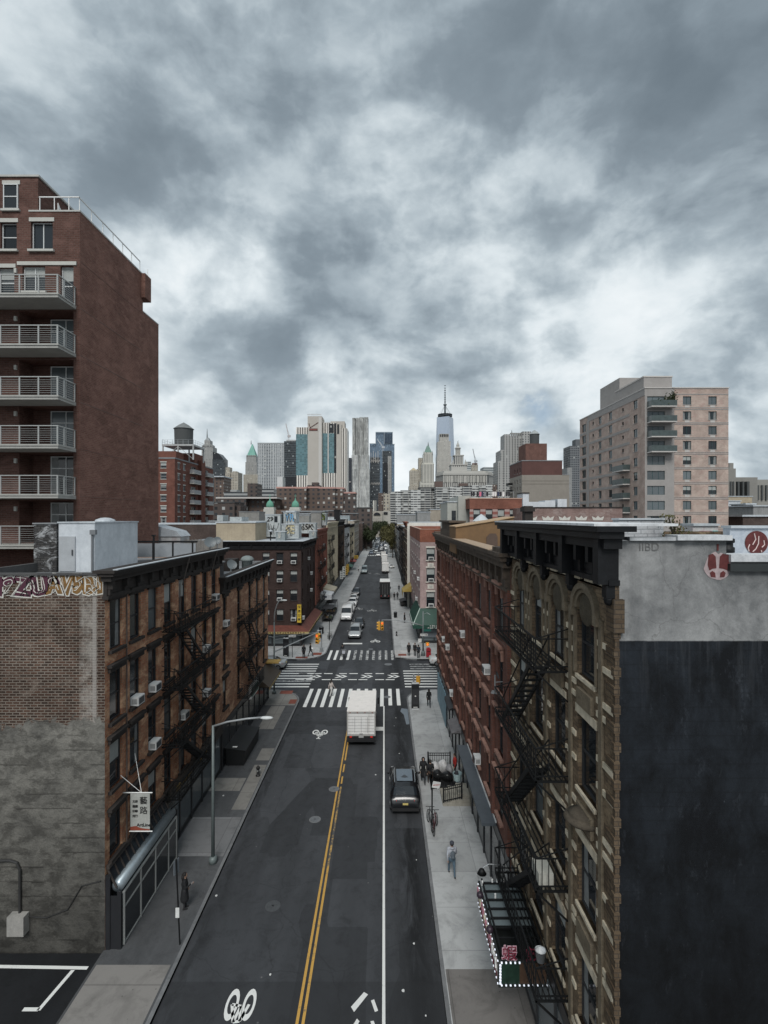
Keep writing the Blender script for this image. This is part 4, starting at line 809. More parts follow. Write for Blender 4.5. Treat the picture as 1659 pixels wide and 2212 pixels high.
b=MB(); b.quad((XR+.03,12.2,0),(8.2,12.2,0),(8.2,12.2,17.95),(XR+.03,12.2,17.95)); b.quad((8.2,12.2,0),(40,12.2,0),(40,12.2,17.45),(8.2,12.2,17.45)); b.build('side_wall',PW_,R1)
b=MB(); b.quad((XR,22.2,0),(40,22.2,0),(40,22.2,17.9),(XR,22.2,17.9)); b.quad((8.2,12.2,17.45),(8.2,22.2,17.45),(8.2,22.2,17.95),(8.2,12.2,17.95)); b.build('rear_wall',R1_BR,R1)
b=MB(); b.box(XR,40,12.4,22.1,16.7,17.0); b.build('roof',SILVER,R1)
b=MB(); b.box(XR+.3,7.2,12.12,12.5,17.95,18.03); b.box(6.95,8.25,12.05,12.6,17.96,18.08); b.box(8.25,40,12.1,12.6,17.45,17.62); b.build('coping',stucco('white_coping',(.66,.68,.70),(.42,.44,.46),1.6,.4),R1)
b=MB(); b.box(8.22,40,12.08,12.19,17.22,17.4); b.build('flashing',plain('flash_dark',(.03,.035,.036),.5),R1)
b=MB(); b.box(XR-.04,XR+.06,12.14,12.28,0,16.9)
for k in range(36):
    z=.3+k*.45; w=(.10,.07,.09,.07)[k%4]; b.box(XR-.07,XR+w,12.13,12.29+.3*(k%2),z,z+.21)
b.box(XR-.1,XR+.16,12.08,12.5,15.75,16.55)
b.build('quoin',brick('brick_quoin',(.10,.07,.045),(.16,.12,.08),(.08,.065,.05),1.5,.4,None,.5),R1)
for y in ry:
    for j,(a,c) in enumerate(rr_):
        window(R1,FB,y,a,1.24,c-a,'sash',SASH,random.choice((0,0,1,3,5)),'slim_sill',None if j==0 else 'flat',BUFF,.11)
for i,y in enumerate(ry):      # arches of the top floor
    b=MB(); n=14
    for ro,ri,o in ((.88,.70,.14),(.70,.56,.08)):
        pts=[(math.cos(PI*k/n),math.sin(PI*k/n)) for k in range(n+1)]
        for (c0,s0),(c1,s1) in zip(pts,pts[1:]):
            q=[(y+ri*c0,16.0-.05+ri*s0*.86),(y+ro*c0,15.95+ro*s0*.86),(y+ro*c1,15.95+ro*s1*.86),(y+ri*c1,15.95+ri*s1*.86)]
            v=[FB.p(u,0,z) for u,z in q]+[FB.p(u,o,z) for u,z in q]; b.add(v,[(0,3,2,1),(4,5,6,7),(0,1,5,4),(1,2,6,5),(2,3,7,6),(3,0,4,7)])
    for s in (-1,1): fbox(b,FB,y+s*.84-.12,y+s*.84+.12,0,.15,15.7,15.95); fbox(b,FB,y+s*.74-.05,y+s*.74+.05,0,.08,14.1,15.7)
    b.build('arch',MOSSY,R1)
    b=MB(); b.ell(FB.p(y,.0,15.98),.06,.52,.46,12,8); b.build('shell_panel',stucco('shell_dark',(.10,.085,.06),(.05,.042,.03),5,.4,.6),R1)
b=MB()
for j,z in enumerate([3.75,4.9,5.6,6.75,7.0,8.2,8.9,9.95,10.3,11.5,12.2,13.35,13.7,14.6,15.2]):
    us=sorted([12.25]+[v for y in ry for v in (y-.72,y+.72)]+[22.15]); 
    for k in range(0,len(us),2):
        if us[k+1]-us[k]>.1: fbox(b,FB,us[k],us[k+1],0,.045,z,z+.15)
b.build('band_course',BUFF,R1)
b=MB()
for z0,z1 in ((13.25,13.72),(9.95,10.5),(6.7,7.2)):
    for y in ry: fbox(b,FB,y-.5,y+.5,0,.10,z0,z1); 
for y in (17.3,19.5,15.05,12.95): fbox(b,FB,y-.10,y+.10,0,.07,3.6,15.9)
b.build('carved_panel',MOSSY,R1)
b=MB(); b.smooth=True
for y,z in ((13.95,10.25),(18.4,9.9)): b.lathe([(.5,-.05),(.56,.02),(.5,.10),(.40,.12),(.42,.16),(.22,.22),(.01,.24)],FB.p(y,.06,z),16)
b.build('hood_shell',stucco('hood_dark',(.095,.08,.06),(.045,.038,.03),3,.5,.5),R1)
b=MB()
for k in range(11): fbox(b,FB,12.3+k*.95,12.95+k*.95,0,.09,16.78,16.95)
b.build('frieze_block',BUFF,R1)
BLK=stucco('cornice_black',(.006,.0065,.0075),(.012,.013,.015),1.5,.2,.3,(.01,.01,.01),.5)
cornice(R1,FB,12.15,22.3,16.95,18.3,.62,BLK,.83,big=True)
b=MB(); fbox(b,FB,11.85,22.5,-1.3,.66,18.3,18.36); b.build('cornice_cap',stucco('snowy_cap',(.78,.80,.82),(.5,.52,.54),1.2,.3),R1)
fire_escape(R1,FB,15.3,20.9,[13.9,10.6,7.3,4.0],1.0,bars=.10)
shopfront(R1,FB,12.4,22.0,3.5,seed=7)
t=thing('graffiti','red apple shaped graffiti with a pale pink outline on the grey wall at the right','graffiti',(ax(1550,12.2),12.2,17.33))
def blob(mb,pts,y): mb.add([(x,y,z) for x,z in pts],[tuple(range(len(pts)))])
cx,cz=ax(1550,12.2),az(1222,12.2)
b=MB(); blob(b,[(cx+.315*math.cos(a)*(1-.12*math.sin(a))+.02*math.sin(5*a),cz+.335*math.sin(a)+.015*math.cos(7*a)-(.06 if abs(math.cos(a))<.2 and math.sin(a)>0 else 0)) for a in (2*PI*k/28 for k in range(28))],12.19); b.build('outline',plain('spray_pink',(.37,.30,.305),.85,0,.3,7),t)
b=MB()
for s,w in ((-1,.20),(1,.24)):
    blob(b,[(cx+s*.03,cz-.06),(cx+s*.05,cz+.22),(cx+s*.12,cz+.29),(cx+s*(w+.02),cz+.26),(cx+s*(w+.04),cz+.02),(cx+s*w,cz-.11),(cx+s*.12,cz-.07)],12.183); blob(b,[(cx+s*.05,cz-.28),(cx+s*.06,cz-.17),(cx+s*.13,cz-.12),(cx+s*.19,cz-.17),(cx+s*.16,cz-.27)],12.183)
b.box(cx-.02,cx+.02,12.18,12.19,cz+.36,cz+.52); b.build('letters',SPR,t)
t=thing('graffiti','faint dark drippy letters on the grey wall below the parapet at the near right','graffiti',(ax(1402,12.2),12.2,az(1182,12.2))); lettering('letters','IIBD',.28,plain('spray_faint',(.13,.132,.132),.9,0,.35,8),t,(0,-.012,0),(PI/2,0,0),.0,.002)
# restaurant marquee under the fire escape
t=thing('restaurant_marquee','bulb lined restaurant marquee with a pink outlined character under the right fire escape','restaurant sign',(4.7,19,2.7)); b=MB()
b.box(3.85,5.5,17.1,20.9,2.72,2.8); b.box(3.85,3.93,17.1,20.9,2.8,3.6); b.box(3.93,5.5,17.1,17.18,2.8,3.6); b.build('box',plain('marquee_dark',(.02,.024,.024),.4),t)
b=MB(); b.quad((3.843,17.2,2.86),(3.843,20.85,2.86),(3.843,20.85,3.54),(3.843,17.2,3.54)); b.build('street_panel',stucco('marquee_panel',(.45,.44,.42),(.22,.14,.12),3,.2),t)
b=MB(); glyphs(b,FR(3.84),17.3,20.7,3.08,3.5,.0,9); b.build('panel_lettering',MWHITE,t); b=MB(); glyphs(b,FR(3.84),17.3,20.7,2.88,3.04,.0,14); b.build('panel_lettering',plain('letter_maroon',(.20,.03,.05),.6),t)
b=MB(); b.quad((3.95,17.09,2.85),(4.55,17.09,2.85),(4.55,17.09,3.55),(3.95,17.09,3.55)); b.build('end_panel',plain('panel_green',(.010,.030,.020),.5,0,.5,4),t); b=MB(); b.quad((4.55,17.09,2.85),(5.45,17.09,2.85),(5.45,17.09,3.55),(4.55,17.09,3.55)); b.build('end_panel',plain('panel_brown',(.06,.035,.022),.5,0,.5,4),t)
BULB=emis('bulb_white',(.85,.9,1.0),.55); b=MB()
for k in range(34):
    y=17.12+k*.112
    if k%2: continue
    for z in (2.82,3.58): b.box(3.815,3.845,y,y+.05,z-.016,z+.016)
for k in range(11):
    x=3.92+k*.15; b.box(x,x+.05,17.05,17.085,2.80,2.835); 
    if k<5: b.box(x,x+.05,17.05,17.085,3.55,3.60)
for k in range(7): b.box(3.87,3.93,17.05,17.085,2.86+k*.1,2.91+k*.1)
b.build('bulb',BULB,t)
lettering('character','蝦',.52,plain('pink_edge',(.55,.36,.42),.6),t,Vector((4.2,17.06,3.88))-t.location,(PI/2,0,0),.022,.006); lettering('character','蝦',.52,plain('maroon_letter',(.16,.02,.04),.6),t,Vector((4.2,17.045,3.88))-t.location,(PI/2,0,0),.0,.006); lettering('character','餃',.55,plain('maroon_letter',(.16,.02,.04),.6),t,Vector((5.0,17.045,3.84))-t.location,(PI/2,0,0),.0,.006)
b=MB()
for k in range(8): b.box(3.95,5.5,17.5+k*.45,17.56+k*.45,3.62,3.68)
for x in (4.0,4.7,5.4): b.box(x-.03,x+.03,17.2,20.85,3.681,3.73)
b.build('roof_rib',IRON,t); b=MB(); b.quad((3.95,18.6,3.60),(5.5,18.6,3.60),(5.5,20.85,3.60),(3.95,20.85,3.60)); b.build('roof_pane',plain('canopy_pane',(.13,.16,.17),.3),t)
b=MB(); b.smooth=True
for (x,y,z) in ((3.75,19.9,3.75),(3.8,18.3,3.7),(4.95,17.3,3.7)): b.ell((x,y,z),.13,.13,.13)
b.build('lantern',plain('lantern_dark',(.03,.02,.03),.4),t)
b=MB()
for (x,y) in ((3.98,20.6),(4.4,20.7),(4.6,20.7),(4.85,20.7),(4.35,19.9),(4.15,17.4),(4.35,17.4)): b.tube([(x,y,3.62),(x,y,3.8)],.035,6)
b.build('spot_lamp',WHITE,t)
rc=random.Random(4)
for k in range(13): b=MB(); y=17.35+k*.27; h_=.10+.12*rc.random(); w_=.10+.1*rc.random(); b.box(3.80-.03*rc.random(),3.842,y,y+w_,3.12+.2*rc.random(),3.2+h_+.1); b.build('price_card',rc.choice((MWHITE,plain('card_cream',(.6,.55,.42),.6),plain('card_pink',(.45,.2,.25),.6),plain('card_green',(.12,.3,.2),.6))),t)
for i,(dy,dz,lab,c) in enumerate(((16.6,4.05,'white plastic bucket on the lowest fire escape of the buff tenement',(.55,.58,.6)),)):
    t=thing('bucket',lab,'bucket',(XR-.45,dy,dz)); b=MB(); b.smooth=True; b.lathe([(.13,0),(.17,.36),(.18,.36),(.15,.34),(.12,.03)],n=14); b.local('pail',plain('bucket_white',c,.4),t); b=MB(); b.tube([(.17*math.cos(a),0,.36+.12*math.sin(a)) for a in (PI*k/8 for k in range(9))],.008,5); b.local('handle',GALV,t)
b=MB(); b.box(XR-.85,XR-.4,15.45,16.2,7.34,7.68); tag(b.build('storage_crate',plain('crate_white',(.42,.42,.38),.6,0,.2),None),'pale storage crate on the third balcony down of the right fire escape','crate')
t=thing('gooseneck_lamp','black gooseneck lamp reaching out over the right pavement beside the marquee','lamp',(XR-.1,21.6,3.4)); b=MB(); b.tube([(0,0,0),(-.4,0,.35),(-1.0,0,.4),(-1.25,0,.25)],.025,6); b.local('arm',GALV,t); b=MB(); b.smooth=True; b.lathe([(.04,.12),(.1,.08),(.2,-.1),(.17,-.1),(.05,.05)],(-1.3,0,.1),12); b.local('shade',IRON,t)

# ------------------------------------------------------------------ R2: long red brick row, right side up to the corner
R2_BR=brick('brick_red_row',(.175,.075,.055),(.235,.105,.08),(.15,.10,.085),1.4,.45,None,.35)
R2T=stucco('red_sandstone',(.40,.235,.185),(.24,.135,.105),1.6,.4); R2C=stucco('row_cornice',(.115,.09,.07),(.06,.048,.04),1.5,.4,.4)
R2=thing('red_brick_row','long red brick tenement with brown carved cornice and sandstone window heads on the right','tenement building',(12,38,0))
r2y=[24.3,27.0,29.7,32.3,35.2,38.2,40.9,43.6,46.3,49.0,51.2]; r2r=[(13.1,15.1),(10.2,12.15),(7.2,9.15),(4.2,6.15)]
body(R2,FB,'R',XR,22.25,52,14,16.3,[(y-.52,y+.52,a,c) for y in r2y for a,c in r2r],R2_BR,roof=GREYROOF,zroof=15.9,reveal=.14)
for i,y in enumerate(r2y):
    for a,c in r2r: window(R2,FB,y,a,1.04,c-a,'sash',SASH,random.choice((0,0,0,3,1)),'sill','hood',R2T,.11)
b=MB()
for y in (22.4,25.65,30.9,33.75,36.7,39.6,45.0,47.7,51.8): fbox(b,FB,y-.17,y+.17,0,.16,3.7,15.3)
for z in (12.55,9.55,6.55): fbox(b,FB,22.3,52,0,.1,z,z+.16)
b.build('pilaster',R2_BR,R2)
b=MB(); fbox(b,FB,33.9,36.5,0,.55,3.6,15.6); b.build('bay',R2_BR,R2) if False else None
cornice(R2,FB,22.35,52,15.3,16.95,.6,R2C,1.35)
b=MB(); 
for u0,u1,z0,z1,o in ((40.2,47.4,16.95,17.5,.3),(40.6,47.0,17.5,18.1,.2),(40.1,47.5,18.1,18.25,.42),(22.35,24.0,16.951,17.15,.45),(50.6,52,16.951,17.1,.45)): fbox(b,FB,u0,u1,-.9,o,z0,z1)
b.build('pediment',R2C,R2)
b=MB(); fbox(b,FB,24.2,36.9,-.3,.62,16.952,16.99); b.build('cornice_cap',stucco('tan_cap',(.40,.29,.19),(.30,.24,.19),1.0,.3),R2)
RG='white air conditioners on the long red brick row'
for c,r,yy,zz,w in ((5,2,35.2,10.25,'fifth'),(2,2,27.0,10.25,'second'),(9,3,46.3,7.25,'ninth'),(8,3,43.6,7.22,'eighth'),(7,4,40.9,4.22,'seventh'),(3,4,29.7,4.22,'third')):
    ac_unit(FB,yy,zz,f'white air conditioner, {w} window from the near end, {ORD[r]} row down, red brick row',RG)
dish(XR-.15,24.4,10.1,'small pale dish mounted below the nearest top window of the red brick row',.28,1.2)
shopfront(R2,FB,22.4,51.8,3.45,seed=8)
t=b=MB(); fbox(b,FB,25.0,33.6,.05,.75,3.35,3.5); t=b.build('shop_ledge',plain('ledge_blue',(.085,.10,.115),.5,0,.2),R2); b=MB(); fbox(b,FB,25.0,33.6,.02,.07,3.5,3.58); b.build('ledge_edge',WHITE,t)
b=MB()
for k in range(7): fbox(b,FB,44.6+k*1.0,45.35+k*1.0,.06,.16,.2,2.9)
b.build('shop_shutter',plain('shutter_blue',(.15,.24,.29),.5,0,.35,2),R2)
awning(R2,FB,36.2,38.6,2.9,3.45,.75,plain('awning_dusty',(.13,.125,.13),.7,0,.35,3)); awning(R2,FB,40.4,43.4,3.0,3.45,.4,plain('awning_dark',(.03,.03,.033),.6))
# orange bulkhead and tank behind R2
OR=stucco('ochre_stucco',(.20,.122,.062),(.155,.095,.052),.7,.15); t=thing('ochre_bulkhead','ochre brown stucco roof structure with a sloping parapet behind the black cornice','roof structure',(9,38,15.9)); YO=36.5
b=MB(); b.prism([(ax(985,YO),15.9),(ax(1110,YO),15.9),(ax(1110,YO),18.5),(ax(1075,YO),18.28),(ax(985,YO),17.8)],YO,YO+3.4,'y'); b.build('wall',OR,t)
b=MB(); x0,x1=ax(1051,YO),ax(1075,YO); b.box(x0,x1,YO-.06,YO-.002,15.95,17.1); b.prism([(x0,17.1),(x1,17.1),(x1-.12,17.36),(x0+.25,17.36)],YO-.06,YO-.002,'y'); b.build('hatch',plain('hatch_brown',(.09,.06,.045),.6),t); b=MB(); b.prism([(ax(984,YO),17.8),(ax(1075,YO),18.28),(ax(1111,YO),18.5),(ax(1111,YO),18.57),(ax(1075,YO),18.35),(ax(984,YO),17.87)],YO-.1,YO+3.5,'y'); b.build('coping',plain('coping_orange',(.38,.26,.15),.6),t)
b=MB(); b.box(ax(1083,YO),ax(1092,YO),YO-.05,YO-.002,15.95,16.6); b.build('vent',plain('hatch_brown',(.09,.06,.045),.6),t)
t=thing('water_tank','squat black water tank with a silver conical roof behind the ochre roof structure','water tank',(ax(1040,56),56,15.5)); b=MB(); b.smooth=True; cx=ax(1040,56); b.lathe([(.83,0),(.86,2.6)],(cx,56,15.5),20); b.build('drum',plain('tank_black',(.022,.025,.028),.6,0,.3),t); b=MB(); b.lathe([(.95,0),(.5,.45),(.08,.75),(.01,.8)],(cx,56,18.1),12); b.build('roof',plain('tank_silver',(.55,.58,.60),.4,.3),t); b=MB(); b.box(cx-1,cx+1,55.2,56.8,14,15.5); b.build('stand',IRON,t)
# ------------------------------------------------------------------ C: dark corner building across the junction
C_BR=brick('brick_dark_maroon',(.062,.040,.036),(.085,.055,.050),(.05,.038,.034),1.1,.35)
C=thing('corner_building','dark maroon corner building with a brown red restaurant awning across the junction','corner building',(-20,80,0))
cx_=[ax(575,72.8),ax(605,72.8),ax(635,72.8)]; cr=[(11.9,13.5),(9.3,10.95),(6.6,8.2),(3.75,5.4)]; cy=[73.95,79.4,82.2,86.0]
FC=FF(72.8)
body(C,FA,'L',XL,72.8,87.4,16,15.1,[(y-.45,y+.45,a,c) for y in cy for a,c in cr],C_BR,nops=[(x-.5,x+.5,a,c) for x in cx_ for a,c in cr],roof=SILVER,zroof=15.09)
for a,c in cr:
    for y in cy: window(C,FA,y,a,.9,c-a,'sash',SASH,None,'slim_sill','flat',C_BR)
    for i,x in enumerate(cx_): window(C,FC,x,a,1.0,c-a,'sash',SASH,random.choice((1,0,2,3)),'slim_sill','flat',C_BR)
cornice(C,FC,-27.8,XL,14.0,15.1,.45,BLK,1.6); cornice(C,FA,72.8,87.4,14.0,15.1,.45,BLK,1.6); b=MB(); b.box(-27.9,XL+.4,72.4,74,15.105,15.15); b.box(-13.4,XL+.4,74,87.4,15.105,15.15); b.build('roof_edge',SILVER,C)
CG='white air conditioners on the dark maroon corner building'
for i,r in ((1,0),(2,0),(1,1),(1,2),(2,3)): ac_unit(FC,cx_[i],cr[r][0]+.02,f'white air conditioner facing the bridge, {"left" if i==1 else "right"} window column, {ORD[r+1]} row down, dark corner building',CG,1.1)
for y,r in ((79.4,0),(82.2,1),(82.2,2),(73.95,3)): ac_unit(FA,y,cr[r][0]+.02,f'white air conditioner on the street side of the dark corner building, {ORD[r+1]} row down',CG,1.1)
shopfront(C,FC,-22,XL-.1,2.6,seed=11); shopfront(C,FA,72.9,87,2.6,seed=12)
AWM=plain('awning_maroon',(.13,.042,.03),.7,0,.35,2); AWY=plain('awning_yellow_edge',(.42,.33,.14),.6,0,.25,4)
t=thing('corner_awning','brown red corner restaurant awning with a yellow lettered edge on the dark corner building','awning',(XL,72.8,2.2)); b=MB()
b.quad((-23,72.78,3.1),(XL,72.78,3.1),(XL+1.25,71.5,2.45),(-23,71.5,2.45)); b.quad((XL,72.78,3.1),(XL,87,3.1),(XL+1.25,87,2.45),(XL+1.25,71.5,2.45)); b.build('canopy',AWM,t)
b=MB(); b.box(-23,XL+1.25,71.47,71.5,2.15,2.45); b.box(XL+1.25,XL+1.28,71.47,87,2.15,2.45); b.build('valance',AWY,t); b=MB(); glyphs(b,FF(71.47),-19,XL+.8,2.2,2.42,.0,22); glyphs(b,FL(XL+1.28),72,80,2.2,2.42,.0,18); b.build('lettering',plain('letter_brown',(.10,.05,.03),.6),t)
t=thing('blade_sign','tall yellow vertical sign with dark characters on the corner of the dark building','sign',(XL-.4,72.5,4.9)); b=MB(); b.box(-12.3,-11.75,72.2,72.45,3.6,6.15); b.build('panel',plain('sign_yellow',(.60,.42,.05),.5,0,.1),t); b=MB(); b.box(-12.36,-11.69,72.22,72.48,3.55,3.6); b.box(-12.36,-11.69,72.22,72.48,6.15,6.2); b.box(-12.36,-12.3,72.22,72.48,3.6,6.15); b.build('frame',plain('sign_brown',(.12,.07,.02),.5),t)
for k,ch in enumerate('飯店酒家'): lettering('character',ch,.42,MBLACK,t,Vector((-12.02,72.19,5.8-k*.6))-t.location,(PI/2,0,0),.01)
# roof of C: sheds and graffiti
def shed(name,label,cat,x0,x1,yt,yb,Y,d,mat,roofmat=None,parts=None):
    X0,X1,Z0,Z1=ax(x0,Y),ax(x1,Y),az(yb,Y),az(yt,Y); t=thing(name,label,cat,((X0+X1)/2,Y+d/2,Z0)); b=MB(); b.box(X0,X1,Y,Y+d,Z0,Z1); b.build('wall',mat,t)
    b=MB(); b.box(X0-.08,X1+.08,Y-.08,Y+d+.08,Z1,Z1+.1); b.build('roof',roofmat or SILVER,t)
    if mat in (WGR,GRG): scribble(t,Y-.02,X0+.1,X1-.1,Z0+.4,Z1-.1,SPK if mat is WGR else SPW,3,int(x0),.035)
    return t
WGR=stucco('grubby_white',(.50,.53,.53),(.28,.31,.32),1.2,.5,.2,(.12,.13,.13)); GRG=stucco('scrawled_grey',(.33,.37,.38),(.17,.20,.21),2.2,.5,.2,(.08,.08,.08)); GSH=stucco('shed_grey',(.25,.245,.23),(.17,.165,.155),1,.3)
s=shed('roof_shed','white roof shed tagged with a black 29 on the dark corner building','roof shed',574,606,1112,1160,82,3,WGR); lettering('graffiti','29',1.0,SPK,s,Vector((ax(584,82),81.98,az(1122,82)))-s.location,(PI/2,0,0),.03,wob=.04); b=MB(); b.box(ax(593,82),ax(600,82),81.96,81.995,az(1128,82),az(1115,82)); b.build('window',PANE,s)
s=shed('roof_shed','white roof shed with big blue graffiti letters YR on the dark corner building','roof shed',613,640,1107,1160,83,3,WGR); lettering('graffiti','YR',1.55,MBLACK,s,Vector((ax(626,83),82.98,az(1119,83)))-s.location,(PI/2,0,0),.06,.004,1,.8,wob=.04); lettering('graffiti','YR',1.55,SPB,s,Vector((ax(626,83),82.965,az(1119,83)))-s.location,(PI/2,0,0),.03,.004,1,.8,wob=.04)
b=MB(); b.box(ax(617,83),ax(636,83),83.3,85.5,az(1107,83)+.1,az(1103,83)); b.build('skylight',SILVER,s)
s=shed('roof_shed','roof shed with cream bubble graffiti on the dark corner building, front of the roof','roof shed',609,646,1133,1163,77.5,2.5,WGR); lettering('graffiti','SE',1.7,MBLACK,s,Vector((ax(627,77.5),77.48,az(1145,77.5)))-s.location,(PI/2,0,0),.10,.004,1,.85,wob=.04); lettering('graffiti','SE',1.7,SPC,s,Vector((ax(627,77.5),77.465,az(1145,77.5)))-s.location,(PI/2,0,0),.05,.004,1,.85,wob=.04)
s=shed('roof_shed','grey roof shed with white outlined black graffiti letters on the dark corner building','roof shed',648,682,1131,1152,84.5,2.2,WGR); 
for m_,o,q in ((SPW,.09,.02),(SPK,.03,.035)): lettering('graffiti','eSK',1.35,m_,s,Vector((ax(664,84.5),84.5-q,az(1139,84.5)))-s.location,(PI/2,0,0),o,.004,1,.95,wob=.04)
shed('roof_box','pale green scrawled box near the front parapet of the dark corner building','roof box',596,616,1149,1168,75.2,1.6,GRG); shed('roof_box','grey scrawled box behind the front parapet of the dark corner building','roof box',668,683,1148,1162,79,1.4,GRG); shed('roof_box','grey tagged low wall at the left rear of the dark corner building roof','roof box',545,596,1131,1160,86,.8,GRG)
shed('roof_bulkhead','plain grey rooftop stair hut behind the dark corner building','roof bulkhead',517,560,1106,1150,97,5,GSH,GREYROOF); shed('roof_bulkhead','grey rooftop stair hut right of the green scribble','roof bulkhead',672,694,1108,1140,96,4,GSH,GREYROOF); s=shed('roof_bulkhead','pale hut with green graffiti behind the dark corner building','roof bulkhead',694,704,1110,1135,97.5,3,WGR); lettering('graffiti','S',1.8,plain('spray_green',(.16,.22,.05),.8),s,Vector((ax(699,97.5),97.47,az(1117,97.5)))-s.location,(PI/2,0,0),.05,wob=.04)
t=thing('vent_pipe','white capped vent pipe at the front edge of the dark corner building roof','vent pipe',(ax(585,74),74,14.75)); b=MB(); b.tube([(0,0,0),(0,0,1.7)],.09,8); b.local('pipe',IRON,t); b=MB(); b.lathe([(.3,0),(.34,.12),(.05,.3)],(0,0,1.7),10); b.local('cap',SILVER,t)
dish(ax(657,90),90,14.9,'pale satellite dish behind the blue lettered roof shed',.7,.4)

# ------------------------------------------------------------------ the two rows running down the street
def row(side,Y0,Y1,z,label,wmat,trim=None,depth=16,escape=False,frame=None,pitch=2.15,w=1.0,lint='flat',corn=None,ch=1.0,rowp=3.0,roof=None,front=0,name='tenement',hw=1.75,ground=None,near=None,pil=None,style='sash',xo=0.0):
    X=XL+xo if side=='L' else 5.3-xo; F=FL(X) if side=='L' else FR(X)
    t=thing(name,label,'tenement building',(X+(-8 if side=='L' else 8),(Y0+Y1)/2,0))
    rows=[]; top=z-1.55
    while top-hw>3.6: rows.append((top-hw,top)); top-=rowp
    n=max(1,int((Y1-Y0-.8)/pitch)); st=(Y1-Y0)/n; ys=[Y0+st*(k+.5) for k in range(n)]
    nops=[]; fx=[]
    if front:
        xs=[X-2.2-k*3.0 for k in range(front)] if side=='L' else [X+2.2+k*3.0 for k in range(front)]
        fx=xs; nops=[(x-.5,x+.5,a,c) for x in xs for a,c in rows]
    body(t,F,side,X,Y0,Y1,depth,z-.02,[(y-w/2,y+w/2,a,c) for y in ys for a,c in rows],wmat,near,near,nops,roof=roof,reveal=.06)
    for y in ys:
        for a,c in rows: window(t,F,y,a,w,c-a,style,frame or SASH,None,'slim_sill',lint,trim or DARKSTONE,.03)
    for x in fx:
        for a,c in rows: window(t,FF(Y0),x,a,1.0,c-a,'sash',frame or SASH,None,'slim_sill',lint,trim or DARKSTONE,.14)
    if corn: cornice(t,F,Y0+.04,Y1-.04,z-ch,z+.12,.5,corn,1.3)
    if escape: fire_escape(t,F,Y0+st*.6,Y0+st*min(n-.4,3.2),[a-.35 for a,c in rows],1.0,bars=.16)
    if pil:
        b=MB()
        for k in range(n+1): u=min(max(Y0+st*k,Y0+.16),Y1-.16); fbox(b,F,u-.2,u+.2,0,.22,3.5,z-ch)
        for a,c in rows: fbox(b,F,Y0+.02,Y1-.02,0,.09,a-.42,a-.24)
        b.build('pilaster',pil,t)
    shopfront(t,F,Y0+.1,Y1-.1,3.2,seed=int(Y0)); return t,ys,rows
RED2=brick('brick_red_mid',(.24,.095,.072),(.29,.125,.095),(.12,.08,.07),1.2,.3); RED2T=stucco('red_trim',(.30,.13,.10),(.20,.085,.065),2,.3)
CRE=stucco('cream_trim',(.66,.60,.46),(.45,.40,.30),2,.4); DKB=brick('brick_dark',(.10,.075,.066),(.14,.105,.09),(.06,.05,.05),1.3,.4); WHB=stucco('white_stone',(.64,.65,.65),(.46,.47,.47),1,.4); BRN=brick('brick_brown_mid',(.20,.135,.105),(.26,.18,.14),(.12,.1,.09),1.3,.4); TAU=stucco('taupe_wall',(.38,.34,.285),(.27,.24,.20),.8,.4); GRN=stucco('grey_wall',(.31,.315,.315),(.21,.215,.215),.8,.4)
tD,yD,rD=row('L',87.45,104.4,16.3,'red brick tenement with red pilasters, next beyond the dark corner building',RED2,CRE,corn=RED2T,pil=RED2T,escape=True)
for k,(i,r) in enumerate(((2,1),(4,0),(6,2),(3,2),(5,1))): ac_unit(FA,yD[i],rD[r][0],f'white air conditioner in the {ORD[i+1]} window along, {ORD[r+1]} row down, of the red pilastered tenement','white air conditioners on the left row',1.15)
row('L',104.45,128,17.4,'dark tenement with cream window surrounds and fire escapes, left row',DKB,CRE,escape=True,corn=CRE,pil=CRE,frame=SASHW); row('L',128.05,150,17.9,'dark brown tenement with a high black cornice block, left row',DKB,BROWNSTONE,escape=True,corn=BLK,ch=1.6,pil=BROWNSTONE)
b=MB(); b.box(-12.6,-11.2,128.5,130.3,18.0,20.2); b.box(-12.7,-11.0,128.4,130.4,20.2,20.5); tag(b.build('chimney',BLK,None),'tall black chimney block rising over the left row','chimney')
row('L',150.05,172,16.4,'narrow white stone fronted tenement, left row',WHB,WHB,escape=True,corn=DARKSTONE,pil=WHB); row('L',172.05,200,16.0,'brown brick tenement with fire escapes, past the white fronted one on the left',BRN,CRE,escape=True,corn=DARKSTONE,pil=CRE); row('L',200.05,240,17.2,'taupe stone walled building at the far end of the left row',TAU,WHB,corn=TAU,pitch=3.2)
row('L',280,330,15.5,'dark brown block half hidden by trees past the second crossing, left side',DKB,TAU,pitch=4,escape=False)
for k,(Y0,x0,x1,z,d) in enumerate(((88,-24,-18,17.2,2.5),(108,-22,-16,19,3),(131,-22,-15,19.5,4),(155,-20,-14,18.6,4),(178,-19,-13,18.0,4),(205,-20,-14,19.2,5))):
    t=thing('roof_bulkhead',['low silver','square grey','tall brown','broad white','small silver','wide grey'][k]+' roof hut on the '+['red pilastered','cream trimmed dark','high corniced','white fronted','brown fire escape','taupe'][k]+' building of the left row','roof bulkhead',((x0+x1)/2,Y0+d/2,z-2.5)); b=MB(); b.box(x0,x1,Y0+1,Y0+1+d,z-3.2,z); b.build('wall',(WGR,GSH,DKB,WGR,GSH,GRG)[k],t); b=MB(); b.box(x0-.1,x1+.1,Y0+.9,Y0+1.1+d,z,z+.12); b.build('roof',SILVER,t)
